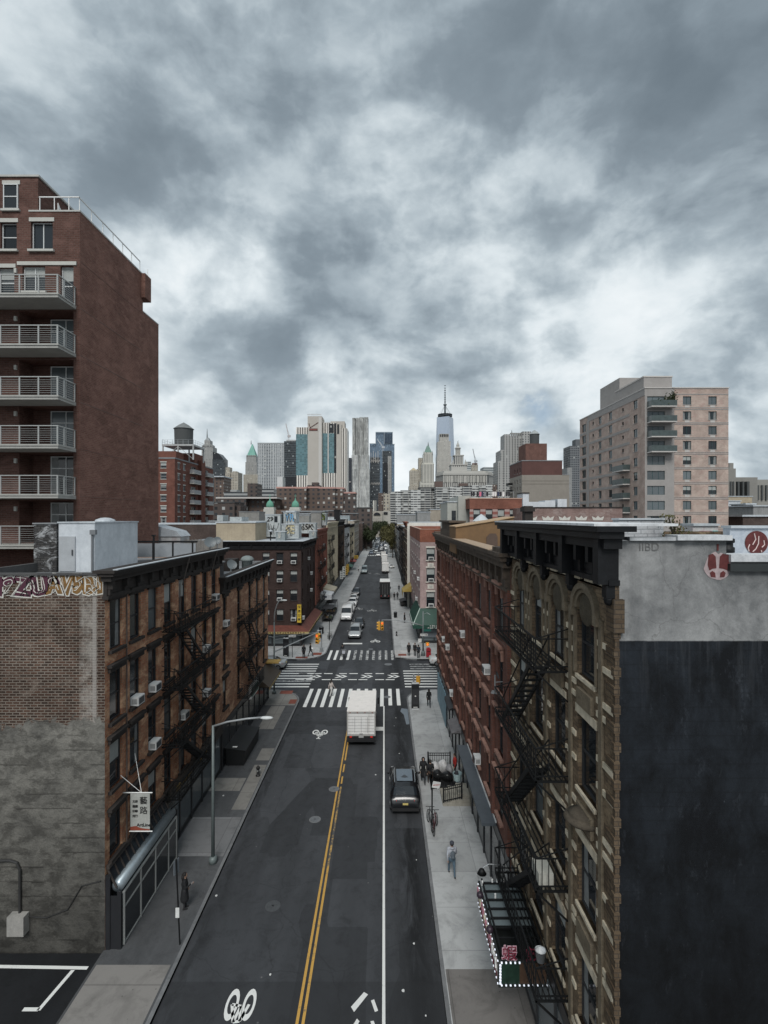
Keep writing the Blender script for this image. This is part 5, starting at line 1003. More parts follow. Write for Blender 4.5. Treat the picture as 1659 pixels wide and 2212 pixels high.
for (x,Y,h,c,lab) in ((-10.6,127,2.0,'w','white vertical shop sign, nearer and lower of the two white ones on the left row'),(-10.3,131,2.7,'w','taller white vertical shop sign between the lower white one and the yellow ones'),(-10.1,136,2.3,'y','yellow vertical shop sign nearest the junction on the left row'),(-10.2,143,2.2,'y','yellow vertical shop sign farther up the left row'),(-10.4,190,2.0,'y','broad yellow hanging sign far up the left row')):
    t=thing('blade_sign',lab,'sign',(x,Y,3.2),0,'vertical shop signs on the left row'); b=MB(); wd=.75 if Y<180 else 1.6; b.box(-wd/2,wd/2,-.1,.1,0,h if Y<180 else 1.2); b.local('panel',plain('sign_white' if c=='w' else 'sign_yellow_far',(.6,.62,.61) if c=='w' else (.50,.33,.06),.5),t)
    b=MB(); F_=Face((0,-.1,0),(1,0,0),(0,-1,0),0)
    for k in range(4): glyphs(b,F_,-wd*.33,wd*.33,.15+k*h*.24,.15+k*h*.24+h*.17,.0,1 if Y<180 else 3,1.0) if Y<180 or k<2 else None
    b.local('lettering',plain('letter_dark_teal',(.03,.07,.07),.6) if c=='w' else plain('letter_brown',(.10,.05,.03),.6),t); b=MB(); b.bar((-wd/2,0,h*.8),(-wd/2-(x-XL)+wd/2,0,h*.8),.05); b.local('arm',IRON,t)
CWH=plain('canvas_white',(.60,.62,.64),.5,0,.1); CTN=plain('canvas_tan',(.42,.38,.29),.6,0,.15)
t=awning(None,FA,93.5,98.5,3.4,4.6,2.2,CWH,'market_awning','glossy white shop awning with a dark round emblem, on the red pilastered tenement',.8)
b=MB(); b.lathe([(.42,0),(.42,.02)],(0,0,0),16); o=b.local('emblem',plain('emblem_dark',(.06,.07,.10),.5),t); o.location=(2.28,-.6,.55); o.rotation_euler=(0,PI/2,0)
b=MB(); b.quad((XL,93.48,3.4),(XL+2.2,93.48,3.4),(XL+2.2,93.48,4.2),(XL,93.48,4.6)); b.build('end_cheek',CWH,t); b=MB(); b.prism([(0.28*math.cos(a)+XL+1.1,.2*math.sin(a)+3.95) for a in (2*PI*k/14 for k in range(14))],93.45,93.475,'y'); b.build('emblem',plain('emblem_dark',(.06,.07,.10),.5),t)
awning(None,FA,98.6,104.2,4.0,5.0,2.3,CTN,'market_awning','tan canvas shop awning just beyond the white one on the left row',.35)
awning(None,FA,160,168,2.6,3.6,1.8,plain('canvas_green',(.03,.10,.07),.6,0,.2),'market_awning','dark green shop awning far up the left row',.3); awning(None,FA,176,184,2.9,3.8,2.0,plain('canvas_red',(.28,.05,.04),.6),'market_awning','red shop awning far up the left row',.3)

# ------------------------------------------------------------------ pink corner building and the right row
PK=brick('brick_pink',(.42,.315,.30),(.47,.355,.345),(.46,.36,.35),1.2,.12,None,.2); PB=brick('brick_rust_band',(.28,.105,.068),(.32,.125,.085),(.23,.1,.07),1.2,.12,None,.2)
P=thing('corner_building','pink brick corner building with a rust red top band and a dark green awning','corner building',(14,89,0))
py=[76.6,81.0,85.5,90.0,94.5,99.0]; pr=[(12.25,14.05),(9.1,11.1),(5.4,7.6)]; FP=FR(5.3); px=ax(930.6,74.7)
body(P,FP,'R',5.3,74.7,104,18,14.9,[(y-.5,y+.5,a,c) for y in py for a,c in pr],PK,nops=[(px-.6,px+.6,a,c) for a,c in pr],roof=SILVER,zroof=14.6)
b=MB()
b.box(5.27,23.3,74.67,75.0,14.9,16.75); b.box(5.27,5.6,75.0,104,14.9,16.75); b.box(5.6,23.3,103.7,104.03,14.9,16.75); b.build('parapet',PB,P); b=MB(); b.box(5.24,23.35,74.64,75.03,16.75,16.83); b.box(5.24,5.63,75.03,104.05,16.75,16.83); b.build('coping',plain('coping_rust',(.42,.27,.21),.6),P)
STP=plain('pale_lintel',(.58,.55,.50),.7,0,.08)
for a,c in pr:
    window(P,FF(74.7),px,a,1.2,c-a,'sash',SASHT,random.choice((2,1)),'sill','flat',STP); ac_unit(FF(74.7),px+.05,a+.02,f'white air conditioner in the {ORD[pr.index((a,c))+1]} window down of the pink corner building','white air conditioners on the pink corner building',1.15)
    b=MB(); b.box(px-.45,px+.45,74.62,74.698,a-1.05,a-.4); t=b.build('ac_sleeve',STP,P); b=MB(); b.box(px-.2,px+.25,74.59,74.619,a-.9,a-.55); b.build('grille',plain('sleeve_grey',(.42,.41,.38),.6),t)
    for y in py: window(P,FP,y,a,1.0,c-a,'sash',SASHT,None,'slim_sill','flat',STP)
for y,a in ((85.5,9.1),(76.6,9.1),(81,5.4)): ac_unit(FP,y,a,f'white air conditioner on the street side of the pink building, {"near corner" if y<77 else ("middle" if y>83 else "lower")} window','white air conditioners on the pink corner building',1.1)
shopfront(P,FF(74.7),5.4,23,3.2,seed=21); shopfront(P,FP,74.8,104,3.2,seed=23)
GRA=plain('awning_green',(.012,.055,.040),.6,0,.25,2)
t=thing('corner_awning','dark green corner shop awning with white lettering on the pink building','awning',(5.3,74.7,2.4)); b=MB(); b.quad((5.3,74.68,5.2),(16,74.68,5.2),(16,73.3,3.0),(4.2,73.3,3.0)); b.quad((5.3,74.68,5.2),(5.3,84,5.2),(4.2,84,3.0),(4.2,73.3,3.0)); b.box(4.2,16,73.28,73.3,2.5,3.0); b.box(4.18,4.2,73.28,84,2.5,3.0); b.build('canopy',GRA,t)
b=MB(); F_=FF(73.28); glyphs(b,F_,6.6,9.0,2.8,3.0,.0,9); glyphs(b,F_,6.3,9.6,2.52,2.72,.0,12); b.build('lettering',MWHITE,t); b=MB(); b.bar((5.28,74.66,5.22),(4.18,73.28,3.02),.09); b.bar((4.18,84,3.02),(4.18,73.28,3.02),.06); b.build('piping',plain('piping_pale',(.45,.55,.50),.5),t)
b=MB(); b.box(5.5,9.6,74.4,74.66,1.0,2.4); tag(b.build('shop_shutter',plain('shutter_grey',(.14,.16,.18),.4),P))
row('R',104.05,118,17.5,'white walled tenement with zigzag black fire escape behind the pink building',BRN,CRE,escape=True,corn=PB,ch=.7,near=stucco('cream_party',(.66,.65,.60),(.54,.53,.49),.6,.25),xo=.55)
row('R',118.05,140,14.6,'brown tenement with fire escapes, lower neighbour of the white walled one',BRN,CRE,escape=True,corn=DARKSTONE,pil=BROWNSTONE); row('R',140.05,176,15.8,'dark brown tenement of the right row past the low brown one',DKB,BROWNSTONE,escape=True,corn=DARKSTONE); row('R',176.05,212,14.9,'grey fronted tenement far along the right row',GRN,WHB,escape=True,corn=DARKSTONE); row('R',212.05,246,15.9,'tan tenement at the far end of the right row',TAU,WHB,escape=True,corn=DARKSTONE)
awning(None,FR(5.3),98,103.5,3.2,5.4,1.7,plain('canvas_mustard',(.36,.26,.07),.6,0,.25,3),'market_awning','rounded mustard yellow awning on the pink building side',1.0)

# ------------------------------------------------------------------ buildings behind the rows, left
BGE=stucco('beige_stucco',(.42,.36,.265),(.33,.28,.21),.8,.3,.2,(.15,.12,.09))
t=thing('beige_building','plain beige stucco building behind the tan tenement','building',(-23,82,0)); x0,x1=ax(465,74.5),ax(531,74.5)
b=MB(); b.box(x0,x1+1.3,75.0,92,0,17.7); b.build('wall',BGE,t); b=MB(); b.box(x0-.1,x1+1.4,74.9,92.1,17.7,17.9); b.build('roof',SILVER,t); b=MB(); b.box(ax(505,80),ax(530,80),78,82,17.9,18.6); b.box(ax(478,85),ax(490,85),83,86,17.9,18.9); b.build('roof_hut',WGR,t)
t=thing('pale_building','pale banded low building left of the beige one','building',(-30,92,0)); b=MB(); b.box(-46,-30.2,95,108,0,17.2); b.build('wall',DKB,t); b=MB(); b.box(-46.1,-30.1,94.9,108.1,17.2,17.4); b.build('roof',SILVER,t)
# red brick mid-rise with the water tower
M1B=brick('brick_midrise',(.19,.078,.058),(.23,.095,.073),(.16,.09,.07),1.6,.12,None,.15); Y0,Y1=129,158; X1=ax(378,129); z1=az(991,129)
M1=thing('apartment_block','red brick apartment block with stacked balconies, under the roof water tower','apartment block',(-60,143,0))
rws=[z1-2.35-2.78*k for k in range(9)]; b=MB(); FM=FL(X1); xs=[ax(353.5,129)]; yc=[131.6,135.2]
wall(b,FF(Y0),-75,X1,0,z1,[(xs[0]-.75,xs[0]+.75,z,z+1.45) for z in rws],.15); wall(b,FM,Y0,Y1,0,z1,[(y-.8,y+.8,z,z+1.5) for y in yc for z in rws]+[(y-1.9,y+1.9,z-.3,z+1.5) for y in (141.5,152.0) for z in rws],.15)
b.quad((X1,Y1,0),(-75,Y1,0),(-75,Y1,z1),(X1,Y1,z1)); b.build('wall',M1B,M1)
b=MB(); b.box(-75,X1+.1,Y0-.1,Y1+.1,z1,z1+.35); b.build('roof',GREYROOF,M1)
for z in rws:
    window(M1,FF(Y0),xs[0],z,1.5,1.45,'sash',SASHW,None,'slim_sill','flat',STN)
    for y in yc: window(M1,FM,y,z,1.6,1.5,'pair',SASHW,random.choice((0,0,1,5)),'slim_sill','flat',STN)
    for y in (141.5,152.0):
        window(M1,FM,y,z-.3,3.8,1.8,'tri',SASHW,random.choice((0,0,3)),None,None,STN)
        b=MB(); fbox(b,FM,y-2.6,y+2.6,.002,1.3,z-.55,z-.35); bl=b.build('balcony',STN,M1); b=MB(); fbox(b,FM,y-2.6,y+2.6,1.22,1.28,z-.35,z+.6); fbox(b,FM,y-2.6,y-2.55,.05,1.22,z-.35,z+.6); fbox(b,FM,y+2.55,y+2.6,.05,1.22,z-.35,z+.6); b.build('balcony_railing',plain('balcony_grey',(.26,.27,.28),.5,0,.2),bl)
b=MB(); 
for y in (146.7,):
    fbox(b,FM,y-1.6,y+1.6,.0,1.0,0,z1+1.4)
b.build('pier',M1B,M1)
b=MB(); b.box(-66,X1-.5,131,136,z1+.35,z1+2.2); b.box(-61,X1-.2,143,150,z1+.35,z1+3.2); b.build('roof_hut',M1B,M1)
wx=ax(397.5,138); wy=138; zb=az(963.5,138); t=thing('water_tower','large dark wooden water tank on a steel platform on the red brick apartment block','water tower',(wx,wy,z1+.35))
g=G('tank_staves'); p=g.pos(); x,y,z=g.xyz(p); ang=g.math('ARCTAN2',y,x); g.set(col=g.mix(g.math('FRACT',g.math('MULTIPLY',ang,9.0)),(.035,.04,.042),(.085,.09,.09)),rough=.8); STV=g.m
b=MB(); b.lathe([(2.35,0),(2.45,4.6)],(wx,wy,zb),22); b.build('tank',STV,t); b=MB(); b.lathe([(2.7,0),(1.4,1.0),(.1,1.75),(.01,1.8)],(wx,wy,zb+4.6),16); b.build('roof',plain('tank_roof',(.16,.17,.17),.6),t)
b=MB(); b.box(wx-4.2,wx+4.2,wy-4,wy+4,zb-.5,zb-.05); 
for dx in (-4,0,4):
    for dy in (-3.8,3.8): b.box(wx+dx-.16,wx+dx+.16,wy+dy-.16,wy+dy+.16,z1+.35,zb-.5)
b.bar((wx-4,wy-3.8,z1+.5),(wx,wy-3.8,zb-.6),.1); b.bar((wx+4,wy-3.8,z1+.5),(wx,wy-3.8,zb-.6),.1); b.build('platform',plain('steel_pale',(.36,.37,.37),.5),t)
b=MB()
for s in (-1,1):
    for k in range(6): b.box(wx+s*4.1-.03,wx+s*4.1+.03,wy-4+k*1.6-.03,wy-4+k*1.6+.03,zb-.05,zb+1.1)
for k in range(7): b.box(wx-4.1+k*1.37-.03,wx-4.1+k*1.37+.03,wy-4.03,wy-3.97,zb-.05,zb+1.1)
for zz in (zb+.5,zb+1.08): b.box(wx-4.1,wx+4.1,wy-4.02,wy-3.98,zz,zz+.04); b.box(wx-4.12,wx-4.08,wy-4,wy+4,zz,zz+.04); b.box(wx+4.08,wx+4.12,wy-4,wy+4,zz,zz+.04)
b.build('railing',GALV,t)
# church with two green domes
t=thing('church','brown church with two green copper domes topped by crosses','church',(ax(608,200),208,0)); b=MB(); b.box(ax(560,200),ax(672,200),203,240,0,az(1101,200)); b.build('nave',BRN,t)
COP=stucco('copper_green',(.16,.36,.27),(.09,.25,.19),2,.3)
for x in (581,636.5):
    X=ax(x,200); b=MB(); zb=az(1101,200); b.box(X-2.1,X+2.1,200,204.2,0,zb+.3); b.box(X-1.9,X+1.9,200.2,204,zb+.3,zb+1.0); tw=b.build('tower',STN,t)
    b=MB(); b.smooth=True; b.lathe([(1.45,0),(1.5,.7),(1.35,1.5),(.95,2.2),(.4,2.6),(.3,2.7),(.28,3.3),(.1,3.6),(.01,3.7)],(X,202.1,zb+1.0),16); dm=b.build('dome',COP,tw); b=MB(); b.box(X-.07,X+.07,202,202.14,zb+4.5,zb+6.1); b.box(X-.5,X+.5,202.01,202.13,zb+5.4,zb+5.55); b.build('cross',COP,dm) if False else b.build('cross',COP,tw)
# brown public housing blocks and low slabs
HB=facade('housing_brown',(.105,.075,.062),(.045,.045,.05),3.1,2.72,.42,.48,.5,None,.7,0,0,(.42,.42,.40),.20); HB2=facade('housing_brown_dark',(.075,.058,.052),(.03,.032,.035),3.4,2.75,.40,.50,.5,None,.7,1.0,0,(.36,.37,.36),.14)
def block(name,label,cat,boxes,group=None):
    Yc=min(bx[3] for bx in boxes); x=(boxes[0][0]+boxes[0][1])/2; root=thing(name,label,cat,(ax(x,Yc),Yc+boxes[0][4]/2,0),0,group)
    for i,bx in enumerate(boxes):
        x0,x1,yt,Y,d,mat=bx[:6]; pn=bx[6] if len(bx)>6 else ('wall' if i==0 else 'wing'); yb=bx[7] if len(bx)>7 else None
        b=MB(); b.box(ax(x0,Y),ax(x1,Y),Y,Y+d,0 if yb is None else az(yb,Y),az(yt,Y)); b.build(pn,mat,root)
    return root
def cap(root,x0,x1,yt,Y,d,h,mat,name='roof',o=.3):
    b=MB(); z=az(yt,Y); b.box(ax(x0,Y)-o,ax(x1,Y)+o,Y-o,Y+d+o,z,z+h); return b.build(name,mat,root)
PALE=plain('pale_coping',(.46,.44,.42),.7,0,.1); SAL=plain('salmon_coping',(.42,.25,.22),.7,0,.1)
t=block('housing_block','broad dark brown housing block with a salmon coping in front of the beige telephone tower','housing block',[(598,640,1055,322,20,HB),(640,662,1055.5,318,20,HB),(662,690,1054.5,323,20,HB),(690,724,1055.5,319,20,HB),(724,742,1056,324,20,HB),(742,768,1066,326,16,HB2)])
for q in ((598,640,1055,322,20),(640,662,1055.5,318,20),(662,690,1054.5,323,20),(690,724,1055.5,319,20),(724,742,1056,324,20),(742,768,1066,326,16)): cap(t,*q,1.0,SAL)
block('roof_bulkhead','brown stair hut on the roof of the broad dark housing block','roof bulkhead',[(664,692,1048,328,8,HB2,'wall',1054),(674,688,1042,329,6,HB2,'upper_box',1048)])
t=block('housing_block','dark brown housing block behind the church domes','housing block',[(468,532,1078,300,18,HB2),(532,598,1077,306,18,HB)]); cap(t,468,598,1077,300,18,.9,PALE)
t=block('housing_block','dark brown housing block right of the red brick apartment block','housing block',[(455,507,1086,230,16,HB2),(507,520,1092,232,12,HB2)]); cap(t,455,507,1086,230,16,.5,TAR)
BND=facade('banded_low',(.30,.31,.31),(.04,.045,.05),50,3.2,1.0,.5,.3,None,.5); t=block('low_office','low dark building with white horizontal bands behind the brown housing','office building',[(484,536,1063,420,30,BND),(498,512,1058,424,10,BND,'roof_box',1063)]); t=block('low_office','second low white banded building under the big grey slab tower','office building',[(557,592,1056,430,30,BND),(590,602,1066,432,20,BND)])
t=block('housing_block','narrow dark brown brick tower below the green pyramid tower','housing block',[(535,556,1044,350,14,HB2)]); t=block('brick_building','brown brick building with a white roof line left of the tan slab','building',[(463,484,1030,420,20,HB),(463,484,1028,418,24,SILVER,'roof',1030.5)])
t=block('housing_block','dark windowless brown building closing the left side of the street','building',[(771,804,1098,300,20,HB2)]); cap(t,771,804,1098,300,20,.6,TAR)
for k,(x0,x1,yt,Y,d,m,lab) in enumerate(((700,735,1104,250,14,HB2,'dark brown tenement block behind the left row, nearest the housing'),(735,772,1110,255,14,HB2,'low dark block behind the left row, beside the street trees'),(610,700,1106,160,10,HB2,'long dark brown wall behind the graffiti sheds'),(455,470,1128,120,10,HB2,'dark block between the red brick apartment block and the beige building'))): t=block('brick_building',lab,'building',[(x0,x1,yt,Y,d,m)]); cap(t,x0,x1,yt,Y,d,.4,GREYROOF)
# ------------------------------------------------------------------ behind the right row
t=thing('laundry_building','red and pink banded brick top storey with washing hung on the roof','building',(ax(1070,62),70,0)); YL=62
RDB=brick('brick_laundry_red',(.24,.10,.072),(.27,.12,.086),(.26,.12,.09),1.2,.15); STR=facade('striped_pink',(.26,.10,.085),(.36,.27,.25),80,.62,1.0,.45,.1,None,.8,0,0,(.3,.3,.3),0)
x0,x1=ax(1015,YL),ax(1128,YL); b=MB(); wx=[ax(x,YL) for x in (1030.5,1057,1083,1109)]; zt=az(1078,YL); zm=az(1099,YL)
wall(b,FF(YL),x0,x1,0,zm,[(x-.42,x+.42,zm-1.75,zm-.05) for x in wx],.12); b.build('wall',STR,t); b=MB(); b.box(x0,x1,YL-.04,YL+12,zm,zt); b.build('parapet',RDB,t); b=MB(); b.box(x0-.05,x1+.05,YL-.1,YL+12.1,zt,zt+.12); b.build('roof',plain('coping_rust',(.42,.27,.21),.6),t)
for x in wx: window(t,FF(YL),x,zm-1.75,.84,1.7,'sash',SASH,random.choice((2,1)),None,None,STN,.1)
ln=thing('washing_line','line of dark, pink and white washing strung across the red brick roof','washing line',(ax(1060,64),64,zt+.12),0); b=MB(); z=zt+1.0
for x in (1017,1060,1110): b.tube([(ax(x,64),64,zt+.12),(ax(x,64),64,z+.05)],.03,6)
b.bar((ax(1017,64),64,z),(ax(1110,64),64,z),.02); b.build('line',GALV,ln)
CL=[plain('cloth_'+n,c,.8) for n,c in (('black',(.02,.02,.025)),('grey',(.2,.2,.22)),('pink',(.55,.16,.24)),('white',(.62,.62,.62)),('navy',(.03,.04,.08)))]
for k,(x,m) in enumerate(((1019,0),(1024,0),(1032,0),(1038,2),(1042.5,4),(1048,1),(1053,0),(1066,3),(1071,3),(1077,4),(1082,0),(1088,3),(1095,0),(1100,0))):
    X=ax(x,64); b=MB(); b.add([(X-.12,64,z),(X+.12,64,z),(X+.14,64.02,z-.45),(X+.02,63.99,z-.62),(X-.13,64.01,z-.55)],[(0,1,2,3,4)]); b.build('garment',CL[m],ln)
t=thing('grey_roof_building','pale grey stucco roof block with a dark slot window, left of the red washing roof','building',(ax(990,66),70,0)); GS=stucco('pale_grey_stucco',(.42,.43,.40),(.36,.37,.34),.5,.2); b=MB(); b.box(ax(967,66),ax(988,66),66,74,0,az(1085,66)); b.box(ax(988,66),ax(1016,66),65,74,0,az(1072,66)); b.build('wall',GS,t); b=MB(); b.box(ax(976,66),ax(985,66),65.9,65.99,az(1125,66),az(1103,66)); b.build('window',PANE,t); b=MB(); b.box(ax(966,66),ax(988,66),65.9,74.1,az(1085,66),az(1085,66)+.15); b.build('roof',SILVER,t)
t=thing('brick_parapet','long pinkish brick wall with white crown graffiti behind the black cornice','wall',(ax(1240,58),58,0)); b=MB(); b.box(ax(1128,58),ax(1345,58),58,70,0,az(1097,58)); b.build('wall',brick('brick_faded',(.26,.17,.15),(.31,.21,.19),(.34,.27,.25),1.3,.3,(.36,.30,.28)),t); b=MB(); b.box(ax(1127,58),ax(1346,58),57.9,58.4,az(1097,58),az(1097,58)+.1); b.build('coping',DARKSTONE,t)
b=MB()
for k in range(5):
    x=ax(1148+k*36,58); b.add([(x-.55,57.97,az(1124,58)),(x-.7,57.97,az(1115,58)),(x-.25,57.97,az(1119,58)),(x,57.97,az(1114,58)),(x+.25,57.97,az(1119,58)),(x+.7,57.97,az(1115,58)),(x+.55,57.97,az(1124,58))],[tuple(range(7))])
b.build('crown_graffiti',SPW,t)
t=thing('white_roof_hut','cluster of white painted roof huts right of the red washing roof','roof hut',(ax(1170,64),64,15)); b=MB(); 
for x0,x1,yt,yb in ((1130,1143,1066,1100),(1143,1178,1084,1100),(1178,1200,1081,1100),(1205,1225,1078,1100)): b.box(ax(x0,71),ax(x1,71),71,74,az(1112,71),az(yt,71))
b.build('wall',WPNT,t); b=MB(); b.box(ax(1129,71),ax(1144,71),70.9,74.1,az(1066,71),az(1066,71)+.15); b.build('roof',DARKSTONE,t)
b=MB(); b.box(ax(1135,45),ax(1152,45),45,46,az(1135,45),az(1093,45)); b.box(ax(1132,45),ax(1155,45),44.8,46.2,az(1105,45),az(1096,45)); tag(b.build('brick_chimney',DARKSTONE,None),'dark square chimney pot rising over the black cornice','chimney')
t=thing('red_brown_building','building with a red brown top band over taupe walls and corner balconies','building',(55,184,0)); Yb=175; xc=ax(1128,Yb); zt=az(996,Yb); zb=az(1026,Yb)
TP=stucco('taupe_flat',(.27,.25,.22),(.235,.215,.19),.3,.1); RB=plain('red_brown_band',(.10,.048,.042),.8,0,.2,.4); b=MB(); FT=FR(xc); yw=[177.5,181,184.5]; zr=[az(y,Yb) for y in (1034,1050,1069)]
wall(b,FT,Yb,192,0,zb,[(y-.45,y+.45,z-1.5,z) for y in yw for z in zr],.2); b.quad((xc,Yb,0),(ax(1230,Yb),Yb,0),(ax(1230,Yb),Yb,zb),(xc,Yb,zb)); b.build('wall',TP,t); b=MB(); wall(b,FT,Yb,192,zb,zt,[(y-.45,y+.45,zb+.9,zb+2.6) for y in yw],.2); b.quad((xc,Yb,zb),(ax(1215,Yb),Yb,zb),(ax(1215,Yb),Yb,zt),(xc,Yb,zt)); b.quad((ax(1215,Yb),Yb,zb),(ax(1215,Yb),192,zb),(ax(1215,Yb),192,zt),(ax(1215,Yb),Yb,zt)); b.quad((xc,192,zb),(ax(1215,Yb),192,zb),(ax(1215,Yb),192,zt),(xc,192,zt)); b.build('top_storey',RB,t)
b=MB(); b.box(xc-.1,ax(1215,Yb)+.1,Yb-.1,192.1,zt,zt+.3); b.box(ax(1215,Yb),ax(1230,Yb),Yb-.1,192,zb,zb+.2); b.build('roof',GREYROOF,t)
for y in yw:
    for z in zr: window(t,FT,y,z-1.5,.9,1.5,'sash',SASH,None,'slim_sill',None,STN)
    window(t,FT,y,zb+.9,.9,1.7,'sash',SASH,None,'slim_sill',None,STN)
for z in (zr[0]-1.6,zr[1]-1.6,zr[2]-1.6): b=MB(); fbox(b,FT,187.5,191.5,0,1.5,z-.2,z); bl=b.build('balcony',STN,t); b=MB(); fbox(b,FT,187.5,191.5,1.42,1.5,z,z+1); fbox(b,FT,187.5,187.58,.05,1.42,z,z+1); b.build('balcony_railing',IRON,bl)
b=MB()
for dz in (.2,.55): b.box(xc-.03,ax(1230,Yb)+.02,Yb-.05,Yb-.002,zb-1.5-dz*3,zb-1.35-dz*3)
b.build('band_course',plain('band_taupe',(.17,.155,.13),.8),t)
t=block('brick_bulkhead','plain red brown brick lift tower carrying a round water tank','roof bulkhead',[(1136,1182,958,190,10,brick('brick_bulk',(.15,.078,.063),(.175,.092,.075),(.2,.12,.1),1.6,.1))])
t=thing('water_tower','round grey wooden water tank on the red brown lift tower','water tower',(ax(1160,192),195,az(958,190))); X=ax(1160,192); b=MB(); b.lathe([(1.75,0),(1.8,4.2)],(X,195,az(958,190)),18); b.build('tank',STV,t); b=MB(); b.lathe([(2.05,0),(.9,1.1),(.05,1.7)],(X,195,az(958,190)+4.2),14); b.build('roof',plain('tank_roof_pale',(.30,.32,.32),.6),t)
# ------------------------------------------------------------------ pinkish apartment tower, right
g=brick('brick_blush',(.50,.40,.345),(.55,.445,.385),(.50,.42,.37),2.2,.05,(.40,.275,.245),.15); PTB=g; PTG=stucco('tower_grey_band',(.33,.315,.305),(.28,.265,.255),.5,.1)
Yp=95; Xc=ax(1393.7,Yp); Xr=ax(1574,Yp); ztp=az(839,Yp); Yf=126.6
PT=thing('apartment_tower','tall blush pink brick apartment tower with a grey corner bay of balconies on the right','apartment tower',(56,110,0)); FPf=FF(Yp); FPl=FR(Xc)
zs=[az(y,Yp) for y in (874,906.5,938.5,970.5,1003,1035,1067.5,1100,1132.5)]   # window sills
fx=[ax(1484.7,Yp),ax(1539.7,Yp)]; bx0,bx1=ax(1393.7,Yp),ax(1457,Yp); bxc=(ax(1398,Yp)+ax(1437,Yp))/2
ly=[98.6,109.5,114.8]; ly2=[103.8,118.6]
b=MB(); wall(b,FPf,bx1,Xr,0,ztp,[(x-.78,x+.78,z,z+1.55) for x in fx for z in zs],.18); wall(b,FPl,Yp,Yf-5,0,ztp,[(y-.8,y+.8,z,z+1.6) for y in ly for z in zs]+[(y-.4,y+.4,z+.5,z+1.2) for y in ly2 for z in zs],.18); b.build('wall',PTB,PT)
b=MB(); wall(b,FPf,bx0,bx1,0,ztp,[(bxc-1.65,bxc+1.65,z-.1,z+1.55) for z in zs],.15); b.build('corner_bay',PTG,PT)
b=MB(); wall(b,FR(Xc),Yf-5,Yf,0,ztp,[(Yf-2.6-1.2,Yf-2.6+1.2,z-.3,z+1.6) for z in zs],.15); b.quad((Xc,Yf,0),(Xr,Yf,0),(Xr,Yf,ztp),(Xc,Yf,ztp)); b.quad((Xr,Yp,0),(Xr,Yf,0),(Xr,Yf,ztp),(Xr,Yp,ztp)); b.build('rear_wall',PTB,PT)
b=MB()
for z in zs+[zs[-1]-2.8]:
    fbox(b,FPl,Yp+5.9,Yf,.0,.05,z-1.0,z-.45); 
    fbox(b,FPf,bx1,Xr,.0,.05,z-.62,z-.5); fbox(b,FPf,bx1,Xr,.0,.05,z+1.9-.05,z+2.02)
for u in (Yf-5.2,): fbox(b,FPl,u-.7,u+.7,.05,.12,0,ztp-1.0)
fbox(b,FPl,Yp,Yf-5,.0,.06,ztp-1.3,ztp); b.build('band_course',PTG,PT)
b=MB(); b.box(Xc-.12,Xr+.12,Yp-.12,Yf,ztp,ztp+.2); b.build('roof',PALE,PT)
b=MB(); b.box(ax(1338.6,112),ax(1391,112),112,122,ztp,az(816,112)); b.box(ax(1391,98),ax(1452,98),98,110,ztp,az(815,98)); b.build('penthouse',PTG,PT); b=MB(); b.box(ax(1391,98)-.1,ax(1452,98)+.1,97.9,110.1,az(815,98),az(815,98)+.25); b.build('penthouse_roof',PALE,PT)
for j,z in enumerate(zs):
    for x in fx: window(PT,FPf,x,z,1.56,1.55,'pair',SASHT,random.choice((0,3,5,5,2)),'slim_sill',None,PTG)
    for x in fx: b=MB(); fbox(b,FPf,x-.45,x+.45,.001,.04,z-.5,z-.14); b.build('ac_sleeve',PALE,PT)
    for y in ly: window(PT,FPl,y,z,1.6,1.6,'pair',SASHT,random.choice((0,5,3,5,1)),'slim_sill',None,PTG)
    for y in ly2: window(PT,FPl,y,z+.5,.8,.7,'plain',SASHT,0,'slim_sill',None,PTG)
    window(PT,FPf,bxc,z-.1,3.3,1.65,'tri',SASHT,random.choice((5,3,5)),None,None,PTG); window(PT,FPl,Yf-2.6,z-.3,2.4,1.9,'tri',SASHT,0,None,None,PTG)
    def pbal(F,u0,u1,z,o):
        b=MB(); fbox(b,F,u0,u1,.06,o,z-.2,z); bl=b.build('balcony',PALE,PT); b=MB(); fbox(b,F,u0,u1,o-.06,o,z,z+1.05); fbox(b,F,u0,u0+.06,.08,o-.06,z,z+1.05); fbox(b,F,u1-.06,u1,.08,o-.06,z,z+1.05); b.build('balcony_railing',plain('balcony_glass',(.065,.085,.085),.25,0,.3),bl)
    if j<4: pbal(FPf,bxc-1.7,bxc+3.0,z-.55,1.7)
    elif 4<=j<8: pbal(FPl,100.6,105.4,z-.5,1.5)
# ------------------------------------------------------------------ downtown skyline, at its true distances
ST1=facade('stone_grey',(.33,.33,.32),(.10,.11,.115),4.2,4.0,.42,.55,.4,None,.7); ST2=facade('stone_tan',(.40,.37,.31),(.13,.125,.12),4.0,4.0,.45,.6,.4,None,.7); ST3=facade('stone_light',(.52,.51,.46),(.15,.15,.145),4.4,60,.40,.92,.2,None,.7)
SLABG=facade('slab_grey',(.46,.48,.49),(.085,.10,.115),6.0,3.9,.72,.62,.4,None,.5); DKG=facade('dark_glass',(.040,.048,.055),(.022,.028,.034),3.0,4.0,.8,.7,.7,(.82,(.10,.11,.115)),.35,0,0,(.3,.32,.33),.08,gloss=.12)
BLG=facade('blue_glass',(.11,.145,.185),(.12,.175,.24),3.2,4.2,.86,.84,.25,None,.25,gloss=.1,lit=(.2,.28,.36),litp=.1); BLK2=facade('black_tower',(.018,.020,.024),(.012,.014,.018),3,4,.7,.7,.4,None,.4)
